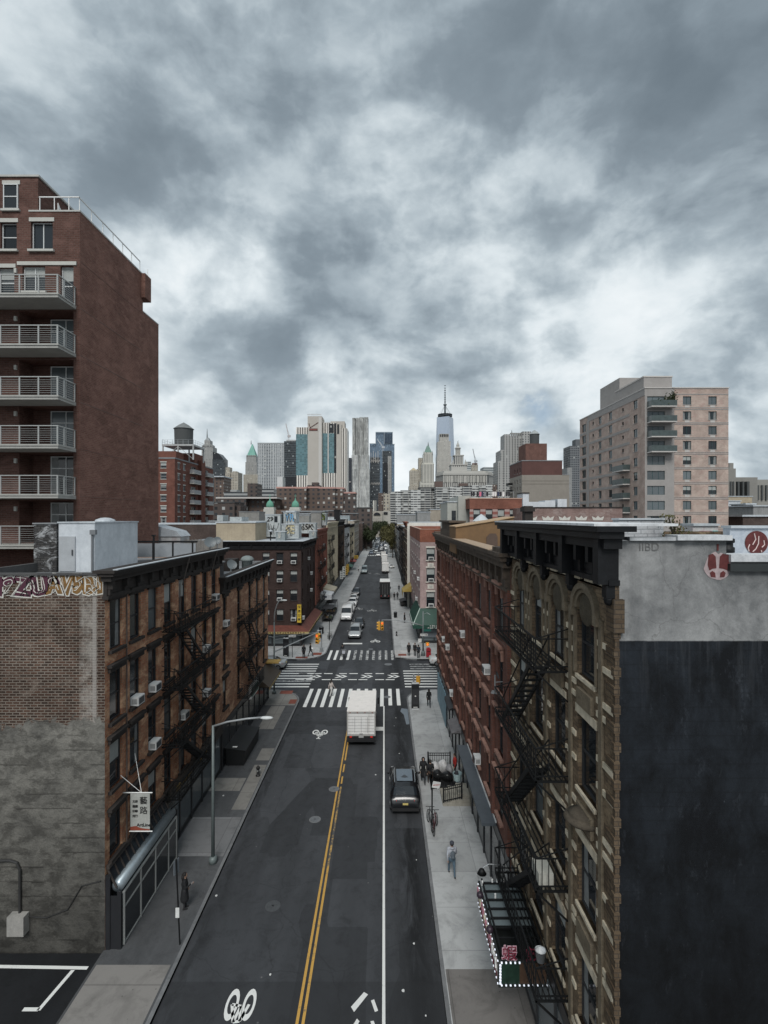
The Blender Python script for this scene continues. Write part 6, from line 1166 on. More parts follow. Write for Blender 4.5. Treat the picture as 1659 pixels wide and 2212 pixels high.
TEAL=facade('teal_glass',(.15,.22,.235),(.095,.19,.215),3.0,2.4,.9,.86,.30,None,.3,gloss=.15,lit=(.12,.22,.25),litp=.12); BEI=stucco('telephone_beige',(.46,.435,.40),(.41,.385,.35),.02,.12,.05,(.25,.23,.21)); VST=facade('vertical_stripe',(.68,.655,.61),(.055,.052,.05),3.4,500,.42,1.0,.1,None,.7,lit=(.05,.05,.05),litp=0)
DRG=facade('dark_grid',(.16,.17,.18),(.03,.034,.04),3.2,3.6,.55,.62,.5,None,.5); CGR=facade('art_deco_grey',(.34,.34,.33),(.075,.08,.085),4.6,4.3,.36,.62,.4,None,.75); GSL=facade('striped_office',(.42,.44,.44),(.10,.125,.135),300,4.6,1.0,.5,.2,None,.5)
APT=facade('slab_apartments',(.145,.145,.14),(.05,.055,.06),6.6,2.8,.8,.55,.6,(.70,(.46,.47,.46)),.65,0,0,(.42,.43,.42),.16)
APTW=facade('slab_balconies',(.26,.26,.255),(.07,.075,.08),4.5,2.8,.8,.46,.5,(.5,(.52,.53,.52)),.65,0,0,(.36,.37,.36),.2)
CONT=facade('concrete_tower',(.43,.42,.39),(.12,.12,.118),4.2,4.0,.34,.5,.4,None,.75); SPIRE=plain('spire_grey',(.20,.22,.23),.5,.3,.1,.05); GREENR=stucco('green_copper_roof',(.22,.42,.36),(.14,.32,.27),.05,.2,.05)
def pyr(root,x0,x1,yb,yt,Y,d,mat,name='roof',top=.0):
    b=MB(); X0,X1,z0,z1=ax(x0,Y),ax(x1,Y),az(yb,Y),az(yt,Y); cx,cy=(X0+X1)/2,Y+d/2; w=(X1-X0)/2*top; e=d/2*top
    b.add([(X0,Y,z0),(X1,Y,z0),(X1,Y+d,z0),(X0,Y+d,z0),(cx-w,cy-e,z1),(cx+w,cy-e,z1),(cx+w,cy+e,z1),(cx-w,cy+e,z1)],[(0,3,2,1),(4,5,6,7),(0,1,5,4),(1,2,6,5),(2,3,7,6),(3,0,4,7)]); return b.build(name,mat,root)
def mast(root,x,y0,y1,Y,r0,r1,mat=None,name='spire',dy=0):
    b=MB(); b.tube([(ax(x,Y),Y+dy,az(y0,Y)),(ax(x,Y),Y+dy,az((y0+y1)/2,Y)),(ax(x,Y),Y+dy,az(y1,Y))],[r0,(r0+r1)/2,r1],8); return b.build(name,mat or SPIRE,root)
def steps(root,x0,x1,y,Y,d,n,amp,mat,name='crown_step'):
    b=MB(); w=(x1-x0)/n
    for k in range(n): b.box(ax(x0+k*w+w*.15,Y),ax(x0+(k+1)*w-w*.15,Y),Y,Y+d,az(y,Y),az(y-amp,Y))
    return b.build(name,mat,root)
def crane(name,label,x,yb,yj,xt,yt,Y,col):
    t=thing(name,label,'crane',(ax(x,Y),Y,az(yb,Y))); m=plain('crane_'+label[:5].strip(),col,.5); b=MB(); X,Zb,Zj=ax(x,Y),az(yb,Y),az(yj,Y); w=Y*.0011
    for s in (-1,1): b.bar((X+s*w,Y,Zb),(X+s*w,Y,Zj),w*.5)
    for k in range(6): b.bar((X-w,Y,Zb+(Zj-Zb)*k/6),(X+w,Y,Zb+(Zj-Zb)*(k+1)/6),w*.3)
    b.build('mast',m,t); b=MB(); b.bar((X,Y,Zj),(ax(xt,Y),Y,az(yt,Y)),w*1.3,w*1.3); b.build('jib',m,t); b=MB(); b.box(X-w*2,X+w*3.5,Y-w,Y+w,Zj-w*2,Zj+w*1.6); b.build('cab',m,t); b=MB(); b.bar((X+w*2,Y,Zj+w),((X+ax(xt,Y))/2,Y,(Zj+az(yt,Y))/2+w*1.5),w*.35); b.build('tie_rod',m,t)
# left of the street
t=block('stepped_skyscraper','grey stepped skyscraper with a needle spire behind the left water tower','skyscraper',[(434,462,990,1500,45,ST1),(436,460,965,1503,38,ST1,'setback'),(439.5,457,960,1506,32,ST1,'setback'),(442,454,951,1510,24,ST1,'crown')]); pyr(t,443,453,951,945,1512,14,SPIRE,'crown_roof',.4); mast(t,448,946,926,1520,2.2,.5); steps(t,435.5,460.5,965,1502,8,5,3,ST1)
t=block('glass_tower','dark glass tower with a sloping black roof, right of the stepped spire','skyscraper',[(459.5,483.5,992,1450,40,DKG)]); b=MB(); b.prism([(ax(460,1449),az(992,1449)),(ax(483.5,1449),az(992,1449)),(ax(472,1449),az(979,1449)),(ax(460,1449),az(976,1449))],1449,1492,'y'); b.build('roof',BLK2,t)
t=block('tan_slab','tan slab with dark vertical window lines in the left skyline','skyscraper',[(493,514.7,1020,1250,40,ST2),(487,497,1022,1245,30,ST2),(488,496,1009,1252,24,ST2,'tower'),(503,511,1018,1255,20,ST2,'roof_box')])
t=block('green_roof_skyscraper','grey skyscraper with a green copper pyramid roof and spire','skyscraper',[(530.6,555.4,998,1550,40,ST1),(532.5,553.5,985,1553,34,ST1,'setback'),(526,557,1025,1545,40,ST2,'base')]); pyr(t,533.5,552.5,985,958,1556,30,GREENR,'roof',.08); mast(t,543,960,951,1570,1.6,.4); steps(t,532,554,986,1553,6,5,3,ST1)
t=block('grey_slab_tower','wide pale grey slab tower with white vertical piers','skyscraper',[(557,614,958,1350,45,SLABG)]); b=MB()
for k in range(11): x=557+1.2+k*5.5; b.box(ax(x,1350),ax(x+1.1,1350),1348.4,1350.2,0,az(959,1350))
b.build('pier',plain('pier_pale',(.46,.48,.49),.5),t); cap(t,557,614,958,1350,45,2,plain('slab_top',(.25,.27,.28),.6))
t=block('dark_tower','near black glass tower under a white crane','skyscraper',[(614,640.5,953,1150,40,DKG),(619,639,950,1155,20,plain('tower_frame',(.35,.36,.36),.6),'roof_frame'),(614,640.5,1030,1148,2,BLK2,'base')])
crane('tower_crane','white tower crane over the near black glass tower',624,950,942,618,915,1160,(.42,.40,.40))
block('pale_office','small pale office block with two round windows below the slab tower','office building',[(599,611,1030,700,20,WHB)])
# the telephone building
Yv=730; t=block('telephone_tower','beige telephone company tower with teal glass bands and a red check mark sign','office building',[(665,696,899,Yv-6,30,BEI),(640,665.2,938,Yv,40,TEAL),(640,665.2,923,Yv+.4,40,VST,'cap_left',938),(640,665.2,1060,Yv-.8,40,VST,'base_left',1027),(696,727,936,Yv+2,34,TEAL),(696,722,913,Yv+2.4,34,VST,'cap_right',936),(696,727,1060,Yv+1.2,34,VST,'base_right',1022),(727,738,916,Yv-2,36,BEI),(738,750.5,925,Yv+3,34,VST),(715,745,910,Yv+12,24,BEI,'roof_block')])
b=MB(); b.box(ax(708,Yv),ax(710.5,Yv),Yv+.9,Yv+2.0,az(1022,Yv),az(912,Yv)); b.box(ax(690,Yv),ax(696,Yv),Yv-6.3,Yv+2,0,az(903,Yv)); b.build('white_pier',plain('pier_white',(.50,.49,.47),.6),t)
b=MB(); b.box(ax(722,Yv),ax(727,Yv),Yv+1.5,Yv+3,az(1022,Yv),az(914,Yv)); b.box(ax(729,Yv),ax(733.5,Yv),Yv-2.2,Yv-1.9,az(938,Yv),az(917,Yv)); b.box(ax(711,Yv),ax(721,Yv),Yv+1.9,Yv+2.3,az(934,Yv),az(915,Yv)); b.build('dark_recess',BLK2,t)
b=MB()
for k in range(16): b.box(ax(666+k*1.9,Yv),ax(666.4+k*1.9,Yv),Yv-5,Yv-4.6,az(899,Yv),az(896,Yv)); 
for k in range(14): b.box(ax(698+k*3,Yv),ax(698.6+k*3,Yv),Yv+8,Yv+8.6,az(913,Yv),az(908,Yv))
b.box(ax(665.5,Yv),ax(696,Yv),Yv-5.2,Yv-4.8,az(896.6,Yv),az(896,Yv)); b.build('roof_rail',PALE,t)
CHK=plain('check_dark_red',(.075,.02,.016),.6); o_=Vector((0,0,0)); Ys=Yv-6.4; b=MB(); b.bar((ax(668,Ys),Ys,az(914.5,Ys)),(ax(670.5,Ys),Ys,az(924,Ys)),.75,.3,(0,1,0)); b.bar((ax(670.2,Ys),Ys,az(924,Ys)),(ax(688,Ys),Ys,az(912.5,Ys)),.85,.3,(0,1,0)); b.build('check_mark',CHK,t)
b=MB(); b.box(ax(668.5,Ys),ax(686.5,Ys),Ys-.1,Ys+.3,az(930.3,Ys),az(925.6,Ys)); b.build('sign_board',plain('check_board',(.06,.022,.02),.6),t); lettering('lettering','verizon',3.7,plain('sign_red_pale',(.40,.12,.10),.5),t,Vector((ax(677.5,Ys),Ys-.3,az(927.8,Ys)))-t.location,(PI/2,0,0),.03)
b=MB(); b.box(ax(667,Yv),ax(680,Yv),Yv-6.3,Yv-6.05,az(1000,Yv),az(950,Yv)) if False else None
block('dark_sliver_tower','narrow dark blue tower between the telephone tower and the rippled steel tower','skyscraper',[(750.5,759.5,989,980,30,plain('sliver_dark',(.03,.035,.045),.4)),(750.5,758,1040,978,10,PALE,'ledge',1042)])
# rippled steel tower
Yg=1255; t=thing('rippled_tower','tall rippled stainless steel apartment tower','skyscraper',(ax(779,Yg),Yg+15,0))
g=G('rippled_steel'); p=g.pos(); x,y,z=g.xyz(p); uu=g.math('DIVIDE',g.math('ADD',x,500),2.9); vv=g.math('DIVIDE',z,3.3)
wob=g.noise(g.scale(p,(.18,.18,.045)),1.0,4,.6,.6); m=g.math('MULTIPLY',g.math('LESS_THAN',g.math('FRACT',uu),.5),g.math('LESS_THAN',g.math('FRACT',vv),.52))
wl=g.mix(g.ramp(wob,[(.32,0.0),(.68,1.0)]),(.30,.31,.305),(.76,.77,.75)); g.set(col=g.mix(g.math('MULTIPLY',m,.75),wl,(.05,.055,.06)),rough=.5,metal=.1); g.bump(wob,.5,3); RIP=g.m
def ripple(x0,x1,yt,Y,d,ph,name):
    b=MB(); X0,X1=ax(x0,Y),ax(x1,Y); n=48; pts=[(X0+(X1-X0)*k/n,Y+1.3*math.sin(k*.9+ph)+.8*math.sin(k*.37+ph*2)+(5 if .40<k/n<.50 else 0)) for k in range(n+1)]; b.prism(pts+[(X1,Y+d),(X0,Y+d)],0,az(yt,Y)); b.build(name,RIP,t)
ripple(761.6,777,902.5,Yg,30,0,'shaft'); ripple(777,796,901,Yg-3,32,1.3,'shaft'); ripple(760,797.5,983,Yg-6,40,2.2,'setback'); ripple(758.5,799,1013,Yg-10,50,.7,'setback')
# blue towers
t=block('blue_glass_tower','tall blue glass tower with a white rimmed top, tallest right of the street','skyscraper',[(812,849,934,1750,50,BLG),(799,812.2,958.5,1752,40,BLG),(845,852.6,960,1745,40,BLG)]); b=MB()
for (x0,x1,yt) in ((812,849,933.4),(799,812,958),(849,852.8,959.4)): b.box(ax(x0,1750)-.6,ax(x1,1750)+.6,1744,1746,az(yt+1.2,1750),az(yt,1750))
for x in (812,830.5,848.6): b.box(ax(x,1750)-.6,ax(x,1750)+.6,1743.5,1746,az(960,1750),az(934,1750))
b.build('rim',plain('rim_pale',(.38,.43,.47),.4),t); b=MB(); 
for k in range(5): b.box(ax(831.5+k*3.4,1750),ax(833.6+k*3.4,1750),1744,1750,az(957,1750),az(938,1750))
b.build('dark_slot',plain('slot_blue',(.03,.05,.08),.3),t)
t=block('dark_glass_tower','dark glass tower with pale lattice bands in front of the blue tower','skyscraper',[(800,821,988,1300,40,DKG)]); b=MB()
for yy in (993,1042):
    for k in range(6): x=801+k*3.4; b.bar((ax(x,1299),1299,az(yy+5,1299)),(ax(x+1.7,1299),1299,az(yy,1299)),.8); b.bar((ax(x+1.7,1299),1299,az(yy,1299)),(ax(x+3.4,1299),1299,az(yy+5,1299)),.8)
for k in range(4): b.box(ax(801.5+k*5,1299),ax(802.5+k*5,1299),1297,1299,az(1000,1299),az(978-(k%2)*4,1299))
b.build('lattice',PALE,t)
block('dark_glass_tower','slim dark tower with stepped balconies under the blue tower','skyscraper',[(826.7,846.5,974,1400,40,DKG),(829,838,1000,1390,20,BLK2,'setback'),(838,846,985,1396,10,ST1,'core')])
crane('tower_crane','pale tower crane leaning against the blue glass tower',827.5,990,966,815,948,1420,(.40,.43,.46))
block('brick_office','brown brick office blocks at the foot of the blue tower','office building',[(818,830,1065,650,30,HB),(829,845,1066,640,30,ST2),(806,813,1081,600,12,ST3,'pale_wing')])
t=block('courthouse','pale stone civic building with an arched front closing the street','civic building',[(804,826,1104,480,25,plain('civic_stone',(.33,.31,.27),.8,0,.1,.3)),(826,844,1104,490,25,plain('civic_pale',(.38,.37,.34),.8,0,.1,.3))]); b=MB()
for k in range(9): b.box(ax(805.5+k*2.3,479),ax(806.6+k*2.3,479),478.4,479.98,az(1126,479),az(1116,479))
b.build('column',plain('civic_column',(.46,.44,.40),.7),t); b=MB(); b.prism([(ax(815,479)+3.3*math.cos(a),az(1113,479)+2.6*math.sin(a)) for a in (PI*k/10 for k in range(11))],479.0,479.98,'y'); b.box(ax(829,489),ax(838,489),489.2,489.98,az(1111,489),az(1106,489)); b.build('arched_opening',BLK2,t)
# right of the street
t=block('tan_tower','small tan tower with a pale pyramid roof','skyscraper',[(885.8,902.5,1016,1300,30,ST2),(884,904,1050,1298,36,ST2,'base')]); pyr(t,886.5,902,1016,1009.5,1300,28,plain('pyramid_pale',(.42,.36,.25),.6),'roof',.1)
block('tan_tower','plain tan tower directly left of the gothic skyscraper','skyscraper',[(904.6,916,989,1560,30,ST2),(901,912,1013,1550,30,ST2,'setback')])
Yw=1500; t=block('gothic_skyscraper','cream gothic skyscraper with a green pyramid crown and corner pinnacles','skyscraper',[(912,938,1002,Yw,40,ST3),(915,935.8,980,Yw+3,34,ST3,'tower'),(908,942,1040,Yw-4,45,ST3,'base'),(917,934,977,Yw+6,26,ST3,'setback')]); pyr(t,917.5,933.5,977,962,Yw+6,26,stucco('gothic_green',(.20,.29,.25),(.14,.22,.19),.08,.2,.05),'roof',.28); mast(t,925.6,963,954.5,Yw+19,2.2,.4)
for x in (915.6,934.8): mast(t,x,982,973,Yw+3,1.6,.2,ST3,'pinnacle')
for x in (912.8,937.2): mast(t,x,1004,997,Yw+1,1.6,.2,ST3,'pinnacle')
# tallest tapering glass tower
Yt=1948; t=thing('tapering_glass_tower','tallest tapering blue glass tower with a ring and long mast','skyscraper',(ax(963.5,Yt),Yt+32,0)); X,Yc=ax(964,Yt),Yt+32; zt=az(899,Yt); a0=31.5
g=G('taper_glass'); p=g.pos(); x,y,z=g.xyz(p); n=g.noise(g.scale(p,(1,1,.4)),.012,4,.5); fl=g.math('LESS_THAN',g.math('FRACT',g.math('DIVIDE',z,4.1)),.2); g.set(col=g.mix(g.math('MULTIPLY',fl,.2),g.mix(n,(.27,.34,.44),(.52,.58,.66)),(.22,.27,.34)),rough=.2,spec=.6,metal=.15); TG=g.m
vb=[Vector((a0*math.cos(q),a0*math.sin(q),z_)) for z_,offs in ((0,PI/4),(57,PI/4)) for q in (offs+PI/2*k for k in range(4))]
rb=a0*1.414; base=[(X+rb*math.cos(PI/4+PI/2*k+.30),Yc+rb*math.sin(PI/4+PI/2*k+.30)) for k in range(4)]; rt=rb*.72; top=[(X+rt*1.08*math.cos(PI/2*k+.30),Yc+rt*1.08*math.sin(PI/2*k+.30)) for k in range(4)]
b=MB(); b.prism(base,0,57); b.build('base',TG,t); b=MB(); v=[(x,y,57.01) for x,y in base]+[(x,y,zt) for x,y in top]; b.add(v,[(4,5,6,7)]+[f for k in range(4) for f in ((k,(k+1)%4,4+(k+1)%4),(k,4+(k+1)%4,4+k))]); b.build('shaft',TG,t)
b=MB(); b.lathe([(27,0),(28,0),(28,3),(27,3)],(X,Yc,zt+5),28); b.lathe([(27,0),(28,0),(28,2),(27,2)],(X,Yc,zt+11),28)
for k in range(16): a=2*PI*k/16; b.tube([(X+27*math.cos(a),Yc+27*math.sin(a),zt),(X+27*math.cos(a),Yc+27*math.sin(a),zt+12)],.7,5)
b.build('ring',plain('ring_dark',(.045,.055,.065),.4),t)
b=MB(); zz=az(833,Yt); b.tube([(X,Yc,zt),(X,Yc,zt+50)],[4.5,3.6],10); b.tube([(X,Yc,zt+50),(X,Yc,zz-30),(X,Yc,zz)],[2.4,1.7,.7],8)
for k in range(9): b.lathe([(3.4,0),(3.4,1.6)],(X,Yc,zt+52+k*9),10)
b.lathe([(6,0),(7,3),(6,5)],(X,Yc,zt+48),14); b.build('mast',plain('mast_grey',(.14,.16,.17),.5,.3),t); b=MB()
for k in range(8): a=2*PI*k/8; b.bar((X+26*math.cos(a),Yc+26*math.sin(a),zt+9),(X,Yc,zt+50),.5)
b.build('stay',plain('mast_grey',(.14,.16,.17),.5,.3),t)
t=block('concrete_tower','pale grey stone tower in front of the tallest glass tower','skyscraper',[(946,973.5,954,1600,40,CONT),(950,970,937,1604,30,CONT,'crown'),(956,974,953,1598,10,CONT,'bay'),(944.5,976,985,1596,44,CONT,'setback')]); b=MB()
for k in range(5): b.box(ax(951.5+k*3.8,1603),ax(953.8+k*3.8,1603),1602,1604.2,az(943,1603),az(938,1603))
b.build('crown_opening',BLK2,t)
# municipal building
Ym=1010; t=thing('domed_civic_building','broad civic building with a colonnade and a tiered tower topped by a statue','civic building',(ax(1000,Ym),Ym+25,0)); CV=plain('civic_grey',(.42,.415,.39),.8,0,.08,.05); CVF=facade('civic_windows',(.42,.415,.39),(.10,.10,.10),4.3,60,.42,.85,.2,None,.7); CVD=plain('civic_dark',(.07,.075,.075),.7)
b=MB(); b.prism([(ax(942,Ym+40),Ym+40),(ax(958,Ym),Ym),(ax(1052,Ym),Ym),(ax(1067,Ym+30),Ym+30),(ax(1060,Ym+50),Ym+50),(ax(950,Ym+55),Ym+55)],0,az(1025,Ym)); b.build('wall',CVF,t)
b=MB(); b.prism([(ax(940.5,Ym+40),Ym+39),(ax(957,Ym),Ym-2),(ax(1053.5,Ym),Ym-2),(ax(1069,Ym+30),Ym+30),(ax(1060,Ym+50),Ym+52),(ax(950,Ym+55),Ym+56)],az(1026,Ym),az(1021.5,Ym)); b.prism([(ax(944,Ym+40),Ym+40),(ax(960,Ym),Ym+2),(ax(1050,Ym),Ym+2),(ax(1064,Ym+30),Ym+30),(ax(1050,Ym+50),Ym+48),(ax(955,Ym+55),Ym+50)],az(1021.5,Ym),az(1017,Ym)); b.build('cornice',CV,t)
b=MB()
for k in range(30): x=959+k*3.15; b.tube([(ax(x,Ym),Ym-.6,az(1042,Ym)),(ax(x,Ym),Ym-.6,az(1027,Ym))],.75,7)
b.build('column',plain('civic_col',(.56,.55,.51),.7),t); b=MB()
for x0,x1 in ((963,966),(978,989),(997.5,1001),(1012,1016),(1020,1023),(1026,1030),(1034,1037),(1042,1045),(1054,1056)): b.box(ax(x0,Ym),ax(x1,Ym),Ym-.35,Ym-.02,az(1043,Ym),az(1028,Ym))
b.build('tall_window',CVD,t)
xm=993; X=ax(xm,Ym); Yc=Ym+22; b=MB(); 
for x0,x1,yt,yb,d in ((976.5,1010.5,1003,1018,30),(984,1003.5,983,1004,20)): b.box(ax(x0,Ym),ax(x1,Ym),Yc-d/2,Yc+d/2,az(yb,Ym),az(yt,Ym))
tw=b.build('tower',CVF,t); b=MB(); b.box(ax(982.5,Ym),ax(1005,Ym),Yc-11,Yc+11,az(983,Ym),az(981,Ym)); b.box(ax(975,Ym),ax(1012,Ym),Yc-16,Yc+16,az(1004,Ym),az(1002,Ym)); b.build('tower_cornice',CV,tw)
b=MB(); 
for k in range(14): a=2*PI*k/14; b.tube([(X+4.6*math.cos(a),Yc+4.6*math.sin(a),az(980,Ym)),(X+4.6*math.cos(a),Yc+4.6*math.sin(a),az(966,Ym))],.55,6)
b.lathe([(3.5,0),(3.5,13)],(X,Yc,az(980,Ym)),14); b.lathe([(6.2,0),(6.2,1.5),(4.6,2.2),(4.2,3)],(X,Yc,az(966,Ym)),16); b.lathe([(3.0,0),(3.0,5),(3.6,5.6),(2.4,6.4),(1.8,9),(.9,10.5),(.3,11)],(X,Yc,az(964,Ym)),14); b.build('drum',CV,tw)
b=MB(); b.lathe([(.7,0),(.9,1.5),(.6,3.4),(.35,3.8),(.4,4.4),(.1,4.8)],(X,Yc,az(954,Ym)),10); b.bar((X,Yc,az(950.5,Ym)),(X+1.6,Yc,az(947,Ym)),.35); b.build('statue',plain('statue_grey',(.16,.17,.17),.5),tw)
for x in (980.5,1007.5,976,1011): 
    b=MB(); h=(12 if x in (980.5,1007.5) else 7); b.lathe([(1.8,0),(1.8,h*.5),(1.2,h*.7),(.2,h)],(ax(x,Ym),Yc-12,az(1004,Ym)),8); b.build('turret',CV,tw)
t=block('striped_office','glass office slab with pale horizontal stripes beside the civic building','office building',[(1045,1078,1009,1150,40,GSL)]); block('striped_office','small striped block peeking out behind the civic tower','office building',[(1008,1018,997,1250,20,GSL)])
block('construction_block','unfinished tower top under a slim crane behind the civic building','building',[(1019,1033,1004,1500,30,ST2),(1022,1032,1000,1503,20,plain('scaffold_red',(.30,.22,.20),.7),'scaffold')]); crane('tower_crane','slim pale tower crane behind the civic building',1027.5,1000,996,1022,969.5,1495,(.36,.38,.40))
# slab apartments
Yq=600; t=block('slab_apartments','long grey apartment slab with white balcony bands, left one nearer the street','apartment slab',[(843,855,1062,Yq+10,16,APT),(855,866,1061,Yq+4,16,APTW),(866,888,1059,Yq+8,16,APT),(888,909,1058,Yq+3,16,APTW),(909,932,1056,Yq+8,16,APT),(932,966,1053.5,Yq+12,16,APT)]); cap(t,905,968,1056,Yq+9,14,2,TAR)
t=block('slab_apartments','second grey apartment slab with white balcony bands, under the civic colonnade','apartment slab',[(942,972,1052,Yq-14,16,APT),(972,982,1051.5,Yq-18,16,APTW),(982,1000,1050.5,Yq-14,16,APTW),(1000,1020,1049.5,Yq-18,16,APT),(1020,1036,1048.5,Yq-14,16,APTW),(1036,1050,1048,Yq-18,16,APT),(1050,1065,1047,Yq-14,16,APTW),(1065,1075,1047,Yq-15,18,HB,'brick_end')])
block('roof_block','brown lift housing on the second apartment slab','roof bulkhead',[(940,957,1040,700,10,plain('lift_brown',(.12,.085,.075),.8))]); block('roof_block','brown lift housing below the civic colonnade','roof bulkhead',[(993,1011,1044,650,10,plain('lift_brown',(.12,.085,.075),.8))])
# art deco
Yd=900; t=block('art_deco_tower','tall grey art deco tower with stepped shoulders on the right','skyscraper',[(1094,1148,942,Yd,45,CGR),(1090,1103,938,Yd-3,30,CGR,'corner_pavilion'),(1129,1147.5,932,Yd-4,30,CGR,'corner_pavilion'),(1082,1095,972,Yd-2,40,CGR,'shoulder'),(1076.5,1084,996,Yd-4,40,CGR,'shoulder')]); b=MB()
for k in range(6): b.box(ax(1105+k*4,Yd),ax(1107+k*4,Yd),Yd-.5,Yd+4,az(942,Yd),az(937,Yd))
b.box(ax(1103,Yd),ax(1129,Yd),Yd-.5,Yd+4,az(937,Yd),az(935,Yd)); b.build('arcade',plain('deco_stone',(.27,.27,.26),.8),t); mast(t,1106,938,929,Yd+20,1.5,.3)
b=MB()
for k in range(9): b.box(ax(1096+k*5.9,Yd),ax(1097.6+k*5.9,Yd),Yd-1.2,Yd-.01,0,az(946,Yd))
b.build('pier',plain('deco_stone',(.27,.27,.26),.8),t)
block('grid_tower','dark tower with a fine white grid left of the blush apartment tower','skyscraper',[(1232,1254,963,800,30,DRG),(1244,1253,949,805,15,plain('grid_top',(.10,.11,.12),.6),'roof_box')]); mast(block('roof_antenna_block','low grey block with antennas beside the red brown building','building',[(1226,1236,1010,300,10,GRN)]),1225,1010,988,301,.1,.05,IRON,'antenna')
# far right edge
t=block('grey_stone_block','grey stone block with tall dark window slots at the right edge','office building',[(1589,1637,1031,520,30,plain('right_stone',(.22,.215,.20),.85,0,.12,.06)),(1572,1590,1012,515,20,plain('right_stone',(.22,.215,.20),.85,0,.12,.06),'tower'),(1576,1585,1000,518,14,plain('right_stone',(.22,.215,.20),.85,0,.12,.06),'tower_top')]); b=MB()
for x0,x1 in ((1578,1581),(1584,1586),(1594,1597.5),(1604,1607.5),(1614,1619)): b.box(ax(x0,514),ax(x1,514),513.5,519.9,az(1075,514),az(1040,514))
b.build('window_slot',CVD,t)
t=block('grey_stone_block','paler stone block with white pilasters cut by the right edge','office building',[(1630,1700,1036,540,30,plain('right_stone_pale',(.27,.265,.245),.85,0,.12,.06))]); b=MB()
for k in range(6): b.box(ax(1636+k*9,539),ax(1640+k*9,539),538.5,539.98,az(1080,539),az(1048,539))
b.build('window_slot',CVD,t)
for (x0,x1,yt,Y,d,m,lab,c) in ((1574,1625,1073,240,20,BGE,'beige low building with two dark windows at the right edge','building'),(1574,1640,1098,150,14,stucco('cream_yellow',(.40,.36,.25),(.32,.285,.20),.5,.2),'cream low building near the right edge','building'),(1612,1631,1090,140,6,DKB,'dark brown lift hut on the cream building at the right edge','roof bulkhead'),(1628,1720,1094,130,10,GRN,'grey low roofline at the right edge','building'),(1574,1600,1083,200,10,WPNT,'white roof hut beside the blush tower','roof hut'),(1605,1720,1116,100,12,DKB,'dark parapet roof at the right edge','building')):
    t=block('low_building',lab,c,[(x0,x1,yt,Y,d,m)]); cap(t,x0,x1,yt,Y,d,.35,SILVER)
    if Y==240: b=MB(); b.box(ax(1606,Y),ax(1611,Y),Y-.1,Y-.01,az(1092,Y),az(1086,Y)); b.box(ax(1615,Y),ax(1620,Y),Y-.1,Y-.01,az(1092,Y),az(1086,Y)); b.build('window',CVD,t)
    if Y==150: b=MB(); b.box(ax(1578,Y),ax(1583,Y),Y-.1,Y-.01,az(1127,Y),az(1116,Y)); b.build('window',CVD,t)
# low roofs seen between the rows and the towers on the right
for (x0,x1,yt,Y,d,m,lab) in ((902,930,1107,260,14,GRN,'low grey roof between the right row and the apartment slabs'),(930,962,1101,280,14,TAU,'low taupe roof behind the pink building'),(858,900,1112,290,14,GRN,'long low grey roof beyond the right row'),(1018,1052,1096,330,12,TAU,'low tan block under the second apartment slab'),(955,975,1088,400,16,BGE,'small beige block right of the apartment slabs'),(975,990,1094,420,12,GREENR,'small building with a green roof under the second slab')):
    t=block('low_building',lab,'building',[(x0,x1,yt,Y,d,m)]); cap(t,x0,x1,yt,Y,d,.4,SILVER if m!=GREENR else GREENR)
# things on and behind the near right roof
t=thing('white_roof_parapet','white painted brick roof wall behind the black cornice on the right','roof wall',(ax(1385,15),15,16.8)); b=MB(); b.box(ax(1337,15),ax(1434,15),15,15.4,16.8,az(1123,15)); b.build('wall',brick('white_roof_brick',(.52,.54,.56),(.60,.62,.64),(.38,.40,.42),1.8,.3,None,.5,(.3,.32,.34)),t); b=MB(); b.box(ax(1336,15),ax(1435,15),14.95,15.45,az(1123,15),az(1123,15)+.05); b.build('coping',SILVER,t)
t=thing('brick_roof_wall','low white brick wall with tagged paint on the roof behind the blush tower vine','roof wall',(ax(1540,24),24,16)); b=MB(); b.box(ax(1497,26),ax(1552,26),26,27,15,az(1136,26)); b.build('wall',stucco('tagged_wall',(.50,.51,.51),(.38,.36,.36),1.5,.4,.2,(.3,.12,.14)),t); b=MB(); b.box(ax(1496,26),ax(1553,26),25.9,27.1,az(1136,26),az(1136,26)+.12); b.build('coping',SILVER,t); b=MB(); b.box(ax(1510,26),ax(1537,26),25.97,25.99,az(1162,26),az(1147,26)); b.build('tag_pink',plain('tag_pink',(.34,.17,.20),.8,0,.5,6),t); b=MB(); b.box(ax(1540,26),ax(1551,26),25.97,25.99,az(1160,26),az(1146,26)); b.build('tag_teal',plain('tag_teal',(.25,.45,.43),.8,0,.2,6),t)
t=thing('graffiti_wall','pale blue roof wall with a dark red round graffiti at the right edge','roof wall',(ax(1640,20),20,16)); b=MB(); b.box(ax(1577,20),ax(1720,20),20,20.4,15,az(1141,20)); b.build('wall',stucco('tagged_blue',(.50,.54,.58),(.34,.38,.44),2.2,.3,.2,(.2,.25,.32)),t); b=MB(); b.box(ax(1576,20),ax(1720,20),19.9,20.5,az(1141,20),az(1141,20)+.1); b.build('coping',SILVER,t)
b=MB(); X,Z=ax(1634,20),az(1172,20); blob(b,[(X+.46*math.cos(a),Z+.46*math.sin(a)) for a in (2*PI*k/26 for k in range(26))],19.98); b.build('graffiti_disc',SPR,t); b=MB()
for pts in (((-.12,.42),(-.05,.15),(-.2,-.1)),((.1,.3),(.08,-.05),(-.05,-.3),(-.2,-.42)),((-.35,-.08),(-.42,-.25),(-.38,-.4)),((.35,.1),(.38,-.1),(.25,-.22)),((.22,-.35),(.24,-.45))): b.tube([(X+p*.8,19.97,Z+q*.85) for p,q in pts],.02,5)
b.build('graffiti_line',plain('spray_pale_pink',(.62,.50,.48),.8),t)
